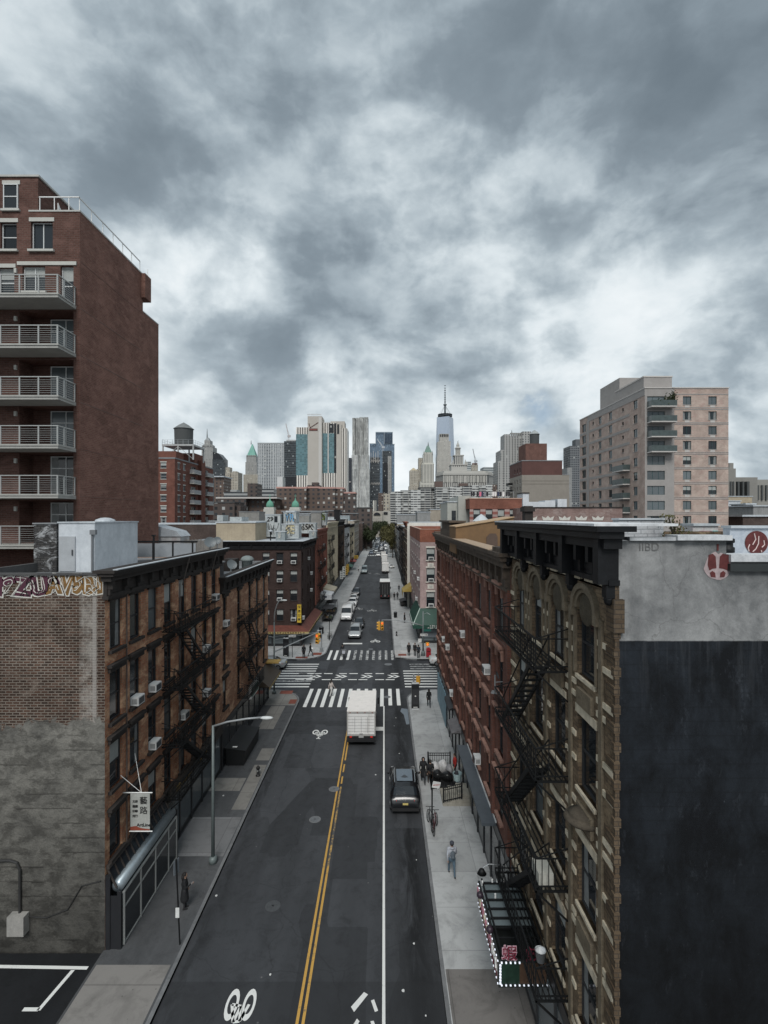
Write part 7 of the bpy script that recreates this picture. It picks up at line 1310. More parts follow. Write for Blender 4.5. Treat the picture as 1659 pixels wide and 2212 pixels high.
t=thing('roof_vent','black banded vent stack on the roof left of the round red graffiti','roof vent',(ax(1572,18),18,16.8)); b=MB(); b.smooth=True; b.lathe([(.16,0),(.16,.5),(.22,.52),(.22,.7),(.17,.72),(.17,.85),(.22,.87),(.22,1.0),(.05,1.06)],(ax(1572,18),18,16.75),12); b.build('pipe',IRON,t)
# ------------------------------------------------------------------ vehicles (local frame: nose towards +y)
CARC={}
PAINT={}
def carpaint(n,c):
    if n not in PAINT: PAINT[n]=plain('car_paint_'+n,c,.28,.25 if n in('silver','grey') else 0,.05,.8,.5,.5)
    return PAINT[n]
PROF={ # y, z bottom, belt, top, half width, top half width
 'suv':[(-2.36,.42,.62,.66,.78,.70),(-2.30,.30,.98,1.03,.90,.80),(-2.16,.28,1.04,1.12,.93,.76),(-1.72,.27,1.05,1.58,.94,.66),(-.9,.26,1.02,1.67,.94,.66),(.1,.26,1.0,1.66,.94,.66),(.55,.26,.99,1.58,.94,.64),(1.22,.27,.98,1.08,.94,.74),(1.95,.28,.93,.98,.92,.74),(2.28,.30,.78,.84,.84,.70),(2.38,.40,.60,.64,.72,.60)],
 'sedan':[(-2.3,.42,.66,.70,.74,.66),(-2.2,.30,.90,.95,.86,.74),(-1.55,.26,.96,1.02,.90,.70),(-.95,.25,.95,1.38,.90,.58),(-.4,.25,.93,1.44,.90,.60),(.15,.25,.91,1.42,.90,.60),(.35,.25,.90,1.38,.90,.58),(1.1,.26,.88,.96,.90,.70),(1.9,.28,.80,.85,.87,.70),(2.25,.32,.66,.70,.76,.64),(2.32,.40,.55,.58,.68,.58)],
 'van':[(-2.9,.40,.9,.95,.92,.86),(-2.86,.32,1.30,2.40,.98,.84),(-2.4,.28,1.30,2.48,1.0,.86),(-.5,.28,1.30,2.50,1.0,.86),(1.0,.28,1.28,2.46,1.0,.84),(1.35,.28,1.26,2.30,1.0,.80),(2.15,.30,1.22,1.34,.97,.84),(2.65,.32,1.02,1.10,.93,.80),(2.86,.36,.80,.86,.86,.74)],
 'minivan':[(-2.5,.40,.64,.68,.82,.74),(-2.44,.30,1.04,1.10,.94,.82),(-2.3,.28,1.06,1.5,.96,.72),(-2.0,.27,1.05,1.72,.97,.70),(-.8,.26,1.02,1.76,.97,.70),(.3,.26,.99,1.74,.97,.70),(.62,.26,.98,1.66,.97,.68),(1.5,.27,.94,1.04,.96,.76),(2.1,.29,.86,.92,.92,.76),(2.42,.32,.70,.74,.82,.68),(2.5,.42,.58,.60,.74,.62)]}
GH={'suv':(2,3,6,7),'sedan':(2,3,6,7),'van':(1,2,5,6),'minivan':(1,3,6,7)}
def sec(p):
    y,zb,be,tp,w,wt=p; h=[(w*.93,zb),(w,zb+.18),(w*1.005,(zb+be)*.55),(w,be),(wt+.03,tp-.07 if tp-be>.2 else tp-.02),(wt*.78,tp)]
    return [Vector((x,y,z)) for x,z in h]+[Vector((0,y,tp+.015))]+[Vector((-x,y,z)) for x,z in reversed(h)]
def car_parts(kind,pn,col,detail=True):
    k=(kind,pn,detail)
    if k in CARC: return CARC[k]
    pr=PROF[kind]; S=[sec(p) for p in pr]; b=MB(); b.smooth=True; n=len(S[0])
    b.add([v for s in S for v in s],[(i*n+j,i*n+j+1,(i+1)*n+j+1,(i+1)*n+j) for i in range(len(S)-1) for j in range(n-1)]+[(i*n+n-1,i*n,(i+1)*n,(i+1)*n+n-1) for i in range(len(S)-1)]+[tuple(range(n-1,-1,-1)),tuple(range((len(S)-1)*n,len(S)*n))])
    m=carpaint(pn,col); out=[('body',b.mesh('body',m),(0,0,0),[])]
    L=pr[-1][0]; R_=pr[0][0]; W=max(p[4] for p in pr)
    def patchq(a,b_,c,d,e=.08,o=.014,f=.06):
        P=lambda u,v:(a*(1-u)+b_*u)*(1-v)+(d*(1-u)+c*u)*v
        q=[P(e,f),P(1-e,f),P(1-e,1-f),P(e,1-f)]; nrm=(q[1]-q[0]).cross(q[3]-q[0]).normalized()
        if nrm.dot(sum(q,Vector())/4-Vector((0,sum(x.y for x in q)/4,.8)))<0: nrm=-nrm
        return [x+nrm*o for x in q]
    r0,r1,f0,f1=GH[kind]
    def strip(lo,hi,f0_,f1_,e=.06,o=.018):
        g=MB(); rows=[]
        for v in (f0_,(f0_+f1_)/2,f1_):
            P=[lo[i]*(1-v)+hi[i]*v for i in (4,5,6,7,8)]; P[0]=P[0].lerp(P[1],e*2.2); P[4]=P[4].lerp(P[3],e*2.2); rows.append(P)
        nrm=(rows[0][3]-rows[0][1]).cross(rows[2][2]-rows[0][2]).normalized()
        if nrm.z<0: nrm=-nrm
        g.add([q+nrm*o for r in rows for q in r],[(i*5+j,i*5+j+1,(i+1)*5+j+1,(i+1)*5+j) for i in range(2) for j in range(4)]); return g
    g=strip(S[r0],S[r1],.12,.90) if kind!='van' else MB()
    if kind=='van': g.add([Vector((x,R_-.0+.02,z)) for x,z in ((-.7,1.4),(.7,1.4),(.66,2.1),(-.66,2.1))],[(0,1,2,3)])
    out.append(('rear_window',g.mesh('rear_window',CARGLASS),(0,0,0),[]))
    g=strip(S[f1],S[f0],.10,.92); out.append(('windshield',g.mesh('windshield',CARGLASS),(0,0,0),[]))
    for A,Bq in ((3,4),(9,8)):
        rng=range(r1,f0) if kind!='van' else (f0-1,)
        for i in rng:
            g=MB(); g.add(patchq(S[i][A],S[i+1][A],S[i+1][Bq],S[i][Bq],.05,.012,.08),[(0,1,2,3)]); out.append(('side_window',g.mesh('side_window',CARGLASS),(0,0,0),[]))
        g=MB(); g.add(patchq(S[f0][A],S[f1][A],S[f1][Bq],S[f0][Bq],.12,.012,.12),[(0,1,2,3)]); out.append(('side_window',g.mesh('side_window',CARGLASS),(0,0,0),[]))
    rw=.35 if kind in('suv','van','minivan') else .32
    if detail:
        ty=MB(); ty.wheel((0,0,0),rw,.22,18); tym=ty.mesh('tyre',RUBBER); ri=MB(); ri.wheel((0,0,0),rw*.62,.235,12); rim=ri.mesh('rim',RIM); hub=MB(); hub.wheel((0,0,0),.06,.25,8); hubm=hub.mesh('wheel',RIM)
        for y in (R_+.85,L-.9):
            for s in (-1,1): out.append(('wheel',hubm,(s*(W-.10),y,rw),[('tyre',tym),('rim',rim)]))
        for s in (-1,1):
            q=MB(); y=R_+.05; z=.98 if kind!='sedan' else .80
            if kind=='van': q.box(s*.9-.05,s*.9+.05,R_+.02,R_+.08,1.0,1.5)
            else: q.add([Vector((s*(W-.06),y+.10,z-.10)),Vector((s*(W-.40),y-.02,z-.08)),Vector((s*(W-.40),y-.01,z-.01)),Vector((s*(W-.05),y+.15,z+.06)),Vector((s*(W-.015),y+.32,z+.03)),Vector((s*(W-.015),y+.30,z-.08))],[(0,1,2,3),(0,3,4,5)])
            out.append(('tail_light',q.mesh('tail_light',TAIL),(0,0,0),[]))
            q=MB(); y=L-.12; z={'suv':.78,'sedan':.66,'van':1.0,'minivan':.72}[kind]
            q.ell((s*(W-.24),y-.08,z),.19,.13,.085,10,6); out.append(('headlight',q.mesh('headlight',HEADL),(0,0,0),[]))
            q=MB(); q.ell((s*(W+.10),pr[f1][0]-.35,pr[f1][2]+.10),.11,.07,.08,8,6); out.append(('mirror',q.mesh('mirror',m),(0,0,0),[]))
        q=MB(); q.box(-.25,.25,L-.01,L+.03,.48,.62); out.append(('grille',q.mesh('grille',ACD),(0,0,0),[]))
        q=MB(); q.box(-.55,.55,L-.03,L+.015,.32,.44); out.append(('lower_grille',q.mesh('lower_grille',ACD),(0,0,0),[]))
        q=MB(); q.box(-.17,.17,R_-.03,R_+.03,.70 if kind!='van' else .8,.80 if kind!='van' else .9); out.append(('number_plate',q.mesh('number_plate',PLATE),(0,0,0),[]))
        q=MB(); q.box(-W+.1,W-.1,R_-.04,R_+.12,.32,.50); out.append(('bumper',q.mesh('bumper',plain('bumper_black',(.02,.02,.021),.6)),(0,0,0),[]))
    CARC[k]=out; return out
def car(kind,pn,col,label,x,y,rz,group=None,detail=True,z=0.0,cat='car',name='parked_car'):
    t=thing(name,label,cat,(x,y,z),rz,group)
    for nm,me,loc,ch in car_parts(kind,pn,col,detail):
        o=inst(nm,me,t,loc)
        for cn,cm in ch: inst(cn,cm,o)
    return t
BLACKP,SILV,WHP,GREYP,DKP,BLUEP,REDP=(.008,.009,.011),(.34,.36,.37),(.62,.63,.63),(.12,.125,.13),(.018,.02,.024),(.035,.06,.10),(.22,.025,.02)
s=car('suv','black',BLACKP,'black sport utility car parked at the right kerb with its glass roof reflecting the sky',1.33,33.9,0)
q=MB(); q.add([(-.50,-1.35,1.672),(.50,-1.35,1.672),(.52,.15,1.69),(-.52,.15,1.69)],[(0,1,2,3)]); q.local('sunroof',plain('roof_glass',(.10,.13,.16),.04,0,.1,1,.8),s)
q=MB(); 
for sx in (-1,1): q.tube([(sx*.64,-1.5,1.66),(sx*.66,-1.0,1.72),(sx*.66,.1,1.71),(sx*.62,.5,1.63)],.022,6)
q.local('roof_rail',plain('chrome',(.55,.57,.58),.2,.8),s); q=MB(); q.lathe([(.06,0),(.06,.012)],(0,0,0),12); o=q.local('badge',plain('chrome',(.55,.57,.58),.2,.8),s); o.location=(0,-2.31,.93); o.rotation_euler=(PI/2,0,0)
car('minivan','silver',SILV,'silver minivan first in the queue facing the crossing',-4.5,79.6,PI,name='car'); car('sedan','black2',DKP,'black sedan queued close behind the silver minivan',-4.25,86.6,PI,name='car'); car('van','white',WHP,'tall white delivery van parked at the left kerb beyond the crossing',-6.75,93.2,PI,cat='van',name='delivery_van')
PG='white cars parked along the left kerb beyond the van'
car('suv','white',WHP,'white car parked directly behind the tall white van',-6.7,100.6,PI,PG); car('suv','white',WHP,'white car parked second behind the tall white van',-6.6,107.0,PI,PG); car('sedan','white',WHP,'low white car parked third behind the tall white van, half in shadow',-6.7,113.0,PI,PG)
car('van','teal_grey',(.16,.20,.21),'grey van driving towards the crossing far up the left lane',-6.5,170,PI,cat='van',name='van',detail=True); car('sedan','silver',SILV,'silver car at the left end of the cross street, half hidden by the brick corner',-14.3,62.6,PI/2,name='car'); car('sedan','white',WHP,'white car on the cross street at the right, half hidden by the red brick row',8.0,64.2,-PI/2,name='car')
car('suv','white',WHP,'white car driving away in the middle of the street far ahead',-2.7,244,0,name='car',detail=False); car('suv','red',REDP,'red car beside the white one far up the street',-.4,252,0,name='car',detail=False)
car('sedan','white',WHP,'white car pulling out by the right kerb past the white trucks',2.0,186,.5,name='car'); car('sedan','silver',SILV,'silver car by the right kerb past the dark truck',1.0,192,.1); car('suv','black2',DKP,'black car parked on the left beyond the three white ones',-6.7,122,PI); 
FG='cars parked far up the street'; rr=random.Random(5)
farc=[('white',WHP),('silver',SILV),('grey',GREYP),('black2',DKP),('white',WHP),('silver',SILV),('blue',BLUEP)]
cw={'white':'white','silver':'silver','grey':'dark grey','black2':'black','blue':'dark blue'}
for k in range(46):
    y=258+(k//4)*16+rr.uniform(-2,2); lane=k%4; x=(-6.6,-4.2,-1.4,1.0)[lane]+rr.uniform(-.3,.3)
    if 246<y<274 and lane in (1,2): continue
    pn,c=rr.choice(farc); kd=rr.choice(('suv','sedan','sedan','minivan'))
    car(kd,pn,c,f'small distant {cw[pn]} car among the traffic beyond the far crosswalk',x,y,PI if lane<2 else 0,f'{cw[pn]} cars far up the street',False,name='car')
# box trucks
TRW=stucco('truck_white',(.76,.765,.755),(.66,.665,.66),2.2,.55,.05,(.34,.32,.29)); TRR=stucco('truck_roof',(.82,.79,.76),(.74,.72,.69),.8,.15,.05); TRD=plain('truck_dark',(.016,.017,.019),.5,0,.2); TRF=plain('truck_frame',(.40,.40,.39),.5,.2)
def truck(label,x,y,rz,H=2.78,W=2.32,Lb=4.9,mb=None,mr=None,md=None,lit=True,cat='truck',frame=None):
    mb=mb or TRW; mr=mr or TRR; md=md or mb; t=thing('box_truck',label,cat,(x,y,0),rz); h=W/2; zb=.85
    b=MB(); b.box(-h+.02,h-.02,.05,Lb,zb,H-.02); b.local('cargo_box',mb,t)
    b=MB(); b.box(-h,h,0,Lb,H-.02,H+.03); b.local('roof',mr,t)
    b=MB(); f=.09
    for s in (-1,1): b.box(s*h-(f if s>0 else 0),s*h+(0 if s>0 else f),-.02,.06,zb,H-.02)
    b.box(-h,h,-.021,.06,H-.16,H-.021); b.box(-h,h,-.021,.06,zb-.06,zb+.04); b.local('rear_frame',frame or TRF,t)
    b=MB(); n=7; z0,z1=zb+.05,H-.17
    for k in range(n): b.box(-h+f,h-f,-.002+.012*(k%2)*0,.05,z0+(z1-z0)*k/n+.018,z0+(z1-z0)*(k+1)/n-.018)
    d=b.local('roll_up_door',md,t); b=MB()
    for xx in (-.52,.0,.52): b.box(xx-.015,xx+.015,-.012,-.003,z0+.15,z1-.3)
    b.box(-.14,.14,-.06,-.003,z0+.02,z0+.10); b.local('door_latch',plain('latch_grey',(.30,.30,.30),.5),d)
    b=MB(); b.box(-h,h,-.25,.05,.40,.62); b.box(-h+.1,h-.1,.05,Lb,.55,.84); b.local('bumper',TRD,t)
    b=MB()
    for xx in (-.9,-.3,.3,.9): b.box(xx-.05,xx+.05,-.035,-.0215,H-.12,H-.07)
    b.local('marker_light',plain('marker_red',(.22,.03,.02),.4),t)
    for s in (-1,1): b=MB(); b.box(s*(h-.3)-.22,s*(h-.3)+.22,.30,.33,.12,.5); b.local('mud_flap',RUBBER,t); b=MB(); b.box(s*(h+.004)-.004,s*(h+.004)+.004,.3,Lb-.2,zb+.02,zb+.10); b.box(s*(h+.004)-.004,s*(h+.004)+.004,.3,Lb-.2,H-.22,H-.14); b.local('side_rail',TRF,t)
    for s in (-1,1):
        b=MB(); b.box(s*.84-.09,s*.84+.09,-.06,.02,.67,.77); o=b.local('tail_light',TAIL if lit else plain('tail_dark',(.12,.02,.02),.4),t)
    b=MB(); b.box(-.2,.2,-.05,.03,.66,.79); b.local('number_plate',plain('plate_pale',(.35,.36,.36),.5),t)
    ty=MB(); ty.wheel((0,0,0),.42,.5,18); tm=ty.mesh('tyre',RUBBER); ri=MB(); ri.wheel((0,0,0),.22,.52,12); rm=ri.mesh('rim',RIM)
    for (wx,wy) in ((-h+.3,1.1),(h-.3,1.1),(-h+.25,Lb+.9),(h-.25,Lb+.9)):
        hb=MB(); hb.wheel((0,0,0),.08,.54,8); o=hb.local('wheel',RIM,t); o.location=(wx,wy,.42); inst('tyre',tm,o); inst('rim',rm,o)
    b=MB(); b.prism([(Lb+.08,.5),(Lb+2.0,.5),(Lb+2.05,1.15),(Lb+1.45,1.35),(Lb+.95,2.15),(Lb+.08,2.2)],-h+.15,h-.15,'x'); c=b.local('cab',mb,t)
    b=MB(); b.add([(-h+.3,Lb+1.47,1.40),(h-.3,Lb+1.47,1.40),(h-.35,Lb+1.0,2.12),(-h+.35,Lb+1.0,2.12)],[(0,1,2,3)]); b.local('windshield',CARGLASS,c)
    for s in (-1,1): b=MB(); b.bar((s*(h-.15),Lb+.7,1.7),(s*(h+.18),Lb+.7,1.75),.04); b.box(s*(h+.17)-.07,s*(h+.17)+.07,Lb+.62,Lb+.7,1.35,1.95); b.local('mirror',TRD,t)
    return t
truck('white box truck with a roll up rear door driving up to the near crosswalk',-1.85,41.3,0); truck('dark box truck with a pale roof front driving away past the crossing',.22,115.5,0,3.9,2.35,6.0,TRD,TRW,TRD,True,frame=TRD)
truck('white box truck standing in the right lane beyond the dark truck',.45,168,0,3.3,2.3,5,lit=False); truck('white box truck second in line beyond the dark truck',.2,203,0,3.5,2.3,5.2,lit=False); truck('white box truck third in line beyond the dark truck, partly hidden',-.2,226,0,3.1,2.2,4,lit=False)

# ------------------------------------------------------------------ people
def person(label,x,y,rz,pose='walk',jk=(.012,.013,.015),tr=(.02,.021,.024),hair=(.02,.017,.015),h=1.74,coat=0.0,hood=None,female=False,z=.14,sk=(.36,.23,.17),shoe=(.015,.015,.016),arm=None,cap_=None,group=None,vox=.028,lean=0.0,sit=False):
    k=h/1.74; rr=random.Random(int(abs(x)*97+y*31)); T=thing('person',label,'person',(x,y,z),rz,group)
    S=[]   # (p,q,r0,r1,material)
    V=lambda *a: Vector(a)*k
    sw=.165 if female else .19; hw=.10
    st={'walk':(.30,-.28),'stand':(.03,-.02),'cycle':(.30,.12)}[pose]
    hipz=.92 if not sit else 1.0; ly=lean
    if pose=='walk': hipz-=.03
    sp=lambda yy,zz:V(0,yy,zz)
    S+= [(sp(0,hipz-.02),sp(0,hipz+.16),.150,.140,2 if not coat else 1),(sp(0,hipz+.12),sp(ly*.6,1.22),.145,.165,1),(V(-.10,ly*.8,1.30),V(.10,ly*.8,1.30),.135,.135,1),(V(-sw+.02,ly,1.41),V(sw-.02,ly,1.41),.085,.085,1),(sp(ly,1.42),sp(ly+.015,1.55),.062,.055,0),(sp(ly+.01,1.585),sp(ly+.02,1.66),.082,.098,0),(sp(ly+.06,1.575),sp(ly+.07,1.60),.05,.055,0),(sp(ly+.105,1.615),sp(ly+.118,1.60),.016,.018,0)]
    for s in (-1,1): S.append((V(s*.095,ly+.01,1.625),V(s*.10,ly+.005,1.60),.02,.016,0))
    if coat: S.append((sp(0,hipz),sp(-.01,hipz-coat),.16,.205,1))
    for s,fy in ((-1,st[0]),(1,st[1])):
        if pose=='cycle': hp,kn,an=V(s*hw,0,hipz),V(s*hw,.36,.74 if s<0 else .62),V(s*.11,.20,.36 if s<0 else .18)
        else:
            hp=V(s*hw,0,hipz); kn=V(s*hw*.95,fy*.62+(.05 if pose=='walk' else .01),.50); an=V(s*hw*.9,fy,.095 if fy>=0 else .15 if pose=='walk' else .095)
        S+= [(hp,kn,.098,.066,2),(kn,an,.064,.045,2),(an+V(0,-.05,-.045),an+V(0,.13,-.055),.042,.036,3)]
        if arm and arm.get(s): el,wr=[Vector(a)*k for a in arm[s]]
        elif pose=='walk': el,wr=V(s*(sw+.06),ly-fy*.35,1.13),V(s*(sw+.05),ly-fy*.75+.08,.90)
        else: el,wr=V(s*(sw+.055),ly-.03,1.12),V(s*(sw+.035),ly+.06,.88)
        sh=V(s*sw,ly,1.40); S+= [(sh,el,.062,.05,1),(el,wr,.048,.034,1)]; d=(wr-el).normalized(); S.append((wr,wr+d*.085*k,.034,.03,0))
        S[-1]=(*S[-1][:4],0)
    b=MB()
    for p,q,r0,r1,m in S:
        b.tube([p,q],[r0*k,r1*k],12); b.ell(p,r0*k,r0*k,r0*k,12,8); b.ell(q,r1*k,r1*k,r1*k,12,8)
    me=b.mesh('person_body',[]); o=bpy.data.objects.new('tmp',me); COL.objects.link(o); rm=o.modifiers.new('r','REMESH'); rm.mode='VOXEL'; rm.voxel_size=vox; sm=o.modifiers.new('s','SMOOTH'); sm.iterations=3; sm.factor=.5
    dg=bpy.context.evaluated_depsgraph_get(); me2=bpy.data.meshes.new_from_object(o.evaluated_get(dg)); bpy.data.objects.remove(o)
    ms=[plain('skin_%.2f'%sk[0],sk,.6,0,.05),plain('cloth_%.3f_%.3f_%.3f'%jk,jk,.85,0,.25,5),plain('cloth_%.3f_%.3f_%.3f'%tr,tr,.85,0,.2,5),plain('shoe_%.3f'%shoe[0],shoe,.6,0,.1)]
    fm=MB(); vs=[v.co.copy() for v in me2.vertices]
    def cls(c):
        best=9;bm=1
        for p,q,r0,r1,m in S:
            d=q-p; t=max(0,min(1,(c-p).dot(d)/max(1e-9,d.length_squared))); e=(c-p-d*t).length-(r0+(r1-r0)*t)*k
            if e<best: best=e;bm=m
        return bm
    fm.v=[tuple(v) for v in vs]
    for f in me2.polygons: fm.f.append(list(f.vertices)); fm.mi.append(cls(f.center)); fm.sm.append(True)
    # fingers, rooted in each palm
    fm.smooth=True; fm.m=0
    for p,q,r0,r1,m in [s_ for s_ in S if s_[4]==0 and abs(s_[2]-.034)<1e-6]:
        d=(q-p).normalized(); side=d.cross(Vector((0,1,0))); side=side.normalized() if side.length>.1 else Vector((1,0,0)); nn=d.cross(side)
        for j,(o_,ln) in enumerate(((-.024,.062),(-.008,.072),(.008,.068),(.024,.052))):
            a=q+nn*o_*k-d*.01*k; m_=a+d*ln*.55*k+side*.004*k; e=a+d*ln*k+side*.022*k; fm.tube([a,m_,e],[.0088*k,.008*k,.0062*k],6)
        a=p+nn*-.028*k+d*.02*k; fm.tube([a,a+d*.025*k+nn*-.018*k,a+d*.055*k+nn*-.022*k],[.011*k,.010*k,.008*k],6)
    fm.local('body',ms,T); bpy.data.meshes.remove(me2)
    hc=sp(ly+.012,1.64); b=MB(); b.smooth=True
    if hood is not None:
        b.ell(hc+V(0,-.025,.0),.128*k,.125*k,.15*k,14,10); b.tube([hc+V(0,-.06,-.13),hc+V(0,-.03,-.20)],[.11*k,.12*k],12); b.local('hood',plain('cloth_%.3f_%.3f_%.3f'%hood,hood,.85,0,.25,5),T)
    else:
        b.ell(hc+V(0,-.018,.022),.108*k,.112*k,.118*k,14,10)
        if female: b.tube([hc+V(0,-.06,.02),hc+V(0,-.085,-.14),hc+V(0,-.08,-.26)],[.095*k,.09*k,.05*k],10)
        b.local('hair',plain('hair_%.3f'%hair[0],hair,.7,0,.2,8),T)
    b=MB(); 
    for s in (-1,1): b.ell(sp(ly+.108,1.645)+V(s*.034,0,0),.012*k,.008*k,.009*k,8,6)
    b.local('eye',MBLACK,T); b=MB(); b.ell(sp(ly+.113,1.572),.024*k,.008*k,.006*k,8,6); b.local('mouth',plain('lip',(.22,.10,.09),.6),T)
    if cap_ is not None: b=MB(); b.smooth=True; b.ell(hc+V(0,-.01,.045),.116*k,.122*k,.108*k,14,8); b.local('hat',plain('cloth_%.3f_%.3f_%.3f'%cap_,cap_,.85,0,.2,5),T)
    return T
p=person('person in pale grey hooded top, backpack and blue jeans walking up the right pavement',3.48,26.1,.1,'walk',(.34,.36,.40),(.075,.115,.15),cap_=(.05,.055,.07),vox=.022)
b=MB(); b.smooth=True; b.ell((0,-.20,1.20),.135,.085,.20,12,8); b.ell((0,-.255,1.10),.10,.05,.09,10,6); b.local('backpack',plain('backpack_grey',(.09,.11,.13),.8,0,.2,6),p); b=MB(); b.smooth=True; b.ell((0,-.10,1.47),.115,.075,.06,12,6); b.local('hood',plain('cloth_0.340_0.360_0.400',(.34,.36,.40),.85,0,.25,5),p)
person('long haired person in a long black coat looking at a phone, left pavement',-9.35,23.9,-PI/2+.3,'stand',coat=.42,female=True,hair=(.012,.01,.01),arm={1:((.24,.05,1.14),(.10,.30,1.22)),-1:((-.24,.0,1.12),(-.18,.12,.92))},vox=.022,h=1.68)
b=MB(); b.box(-.035,.035,-.006,.006,-.07,.07); o=b.local('mobile_phone',plain('phone_pale',(.4,.42,.44),.2)); o.location=(-8.98,23.83,1.40); o.rotation_euler=(.5,0,1.2); tag(o,'pale mobile phone in the hand of the long haired person in black','phone')
person('person in a long black hooded coat walking towards the bridge beside the black car',2.72,35.3,PI,'walk',hood=(.011,.012,.014),coat=.36,h=1.72,vox=.024); person('person in black jacket and brown trousers carrying a bag beside the hooded coat',3.18,35.0,.1,'walk',tr=(.075,.048,.036),h=1.70,vox=.024)
t=thing('shopping_bag','dark shopping bag carried between the two walkers beside the black car','bag',(2.98,35.05,.72)); b=MB(); b.prism([(-.13,0),(.13,0),(.15,.30),(-.15,.30)],-.07,.07,'y'); b.local('bag',MBLACK,t); b=MB(); b.tube([(-.07,0,.30),(-.05,0,.42),(.05,0,.42),(.07,0,.30)],.008,5); b.local('handle',GALV,t)
person('person in a bright red top standing in the doorway by the stoop on the right',5.0,35.9,PI/2,'stand',(.34,.025,.02),(.03,.03,.034)); person('person in black walking away near the kiosk on the right pavement',4.35,49.3,.0,'walk',female=True); 
person('person in a white top and pale trousers running across the near crosswalk',-5.45,52.6,-.7,'walk',(.48,.43,.40),(.50,.50,.49),female=True,z=0,shoe=(.02,.02,.02)); person('person in a dark hooded coat waiting at the far left corner on the tactile strip',-10.5,66.6,PI,'stand',coat=.25,hood=(.015,.015,.017)); person('person in black striding along the far left corner with a white paper in hand',-9.75,67.4,-PI/2,'walk')
b=MB(); b.prism([(-.12,-.1),(.12,-.12),(.14,.08),(-.08,.1)],-.01,.01); o=b.local('paper_sheet',MWHITE); o.location=(-9.5,67.3,1.25); o.rotation_euler=(.6,.3,0); tag(o,'white paper held by the striding person at the far left corner','paper')
GR='three people waiting at the far right corner'
person('person in long black coat, left of the three at the far right corner',3.3,67.6,PI,'stand',coat=.25,group=GR); person('person in a black jacket in the middle of the three at the far right corner',4.1,67.5,PI-.3,'stand',group=GR); person('person in dark blue at the kerb, right of the three at the far corner',4.5,66.5,.3,'stand',(.02,.027,.036),group=GR)
person('person in black by the dark doorway under the green awning, far right pavement',3.6,89,PI/2,'stand',coat=.3,vox=.035); person('person in dark clothes walking on the right pavement beside the dark truck, nearest the kerb',2.3,113,0,'walk',vox=.04); person('person in dark clothes walking beside the one nearest the kerb, by the dark truck',3.0,113.6,0,'walk',vox=.04); person('lone person in grey beyond the pair by the dark truck',3.7,126,PI,'walk',(.05,.055,.06),vox=.04); person('person in a white top far along the left pavement beside the grey van',-8.6,172,PI,'walk',(.5,.5,.5),vox=.05)
c=person('delivery rider in black on a loaded bicycle crossing towards the left',-5.45,67.3,.35,'cycle',sit=True,z=0.0,lean=.14,cap_=(.015,.015,.018),arm={s_:((s_*.24,.30,1.16),(s_*.22,.52,1.02)) for s_ in (-1,1)})
# bicycles
def bicycle(label,x,y,rz,z=.14,col=(.03,.03,.034),lean=0,group=None,cargo=False):
    t=thing('bicycle',label,'bicycle',(x,y,z),rz,group); t.rotation_euler=(0,lean,rz); m=plain('bike_%.2f'%col[0],col,.4,.2)
    b=MB(); P={'bb':(0,-.08,.30),'se':(0,-.22,.82),'hd':(0,.42,.84),'hb':(0,.45,.70),'r':(0,-.52,.34),'f':(0,.55,.34)}
    for a,c_ in (('bb','se'),('se','hd'),('bb','hb'),('r','se'),('r','bb'),('hd','hb'),('hb','f')): b.tube([P[a],P[c_]],.02,6)
    b.local('frame',m,t)
    for w in ('r','f'):
        b=MB(); c_=P[w]; n=20; ring_=[(0,c_[1]+.33*math.cos(2*PI*k/n),c_[2]+.33*math.sin(2*PI*k/n)) for k in range(n+1)]; b.tube(ring_,.02,6,False)
        for k in range(6): a=PI*k/6; b.bar((0,c_[1]+.32*math.cos(a),c_[2]+.32*math.sin(a)),(0,c_[1]-.32*math.cos(a),c_[2]-.32*math.sin(a)),.006)
        b.local('wheel',RUBBER,t)
    b=MB(); b.ell((0,-.25,.88),.07,.13,.035,10,6); b.local('saddle',MBLACK,t); b=MB(); b.tube([(-.27,.38,.98),(-.1,.44,.95),(.1,.44,.95),(.27,.38,.98)],.016,6); b.tube([(0,.42,.84),(0,.44,.95)],.018,6); b.local('handlebar',IRON,t)
    if cargo: b=MB(); b.box(-.2,.2,-.75,-.35,.72,.76); b.local('carrier',IRON,t)
    return t
bicycle('loaded delivery bicycle under the rider at the far crosswalk',-5.45,67.3,.35,0,cargo=True); 
t=thing('delivery_box','grey insulated delivery box with a white bag on the back of the rider’s bicycle'.replace('’',"'"),'delivery box',(-5.27,66.75,.77),.35); b=MB(); b.box(-.3,.3,-.28,.25,0,.42); b.local('box',plain('box_grey',(.12,.125,.13),.7),t); b=MB(); b.prism([(-.34,0),(.05,-.05),(.1,.34),(-.3,.38)],-.34,-.285,'y'); b.local('white_bag',plain('bag_white_blue',(.45,.47,.52),.6),t)
bicycle('black bicycle locked to the sign pole on the right pavement',2.72,30.25,.15,.14,lean=.12); bicycle('dark red bicycle leaning behind the black one at the right sign pole',3.05,29.9,-.25,.14,(.10,.02,.025),lean=-.15)
for i,(x,y,rz,lab) in enumerate(((-8.35,76.6,.3,'dark bicycle chained to the left pole past the far crosswalk, nearer one'),(-8.15,77.2,-.2,'dark bicycle chained to the left pole past the far crosswalk, farther one'))): bicycle(lab,x,y,rz,.14,lean=.1)

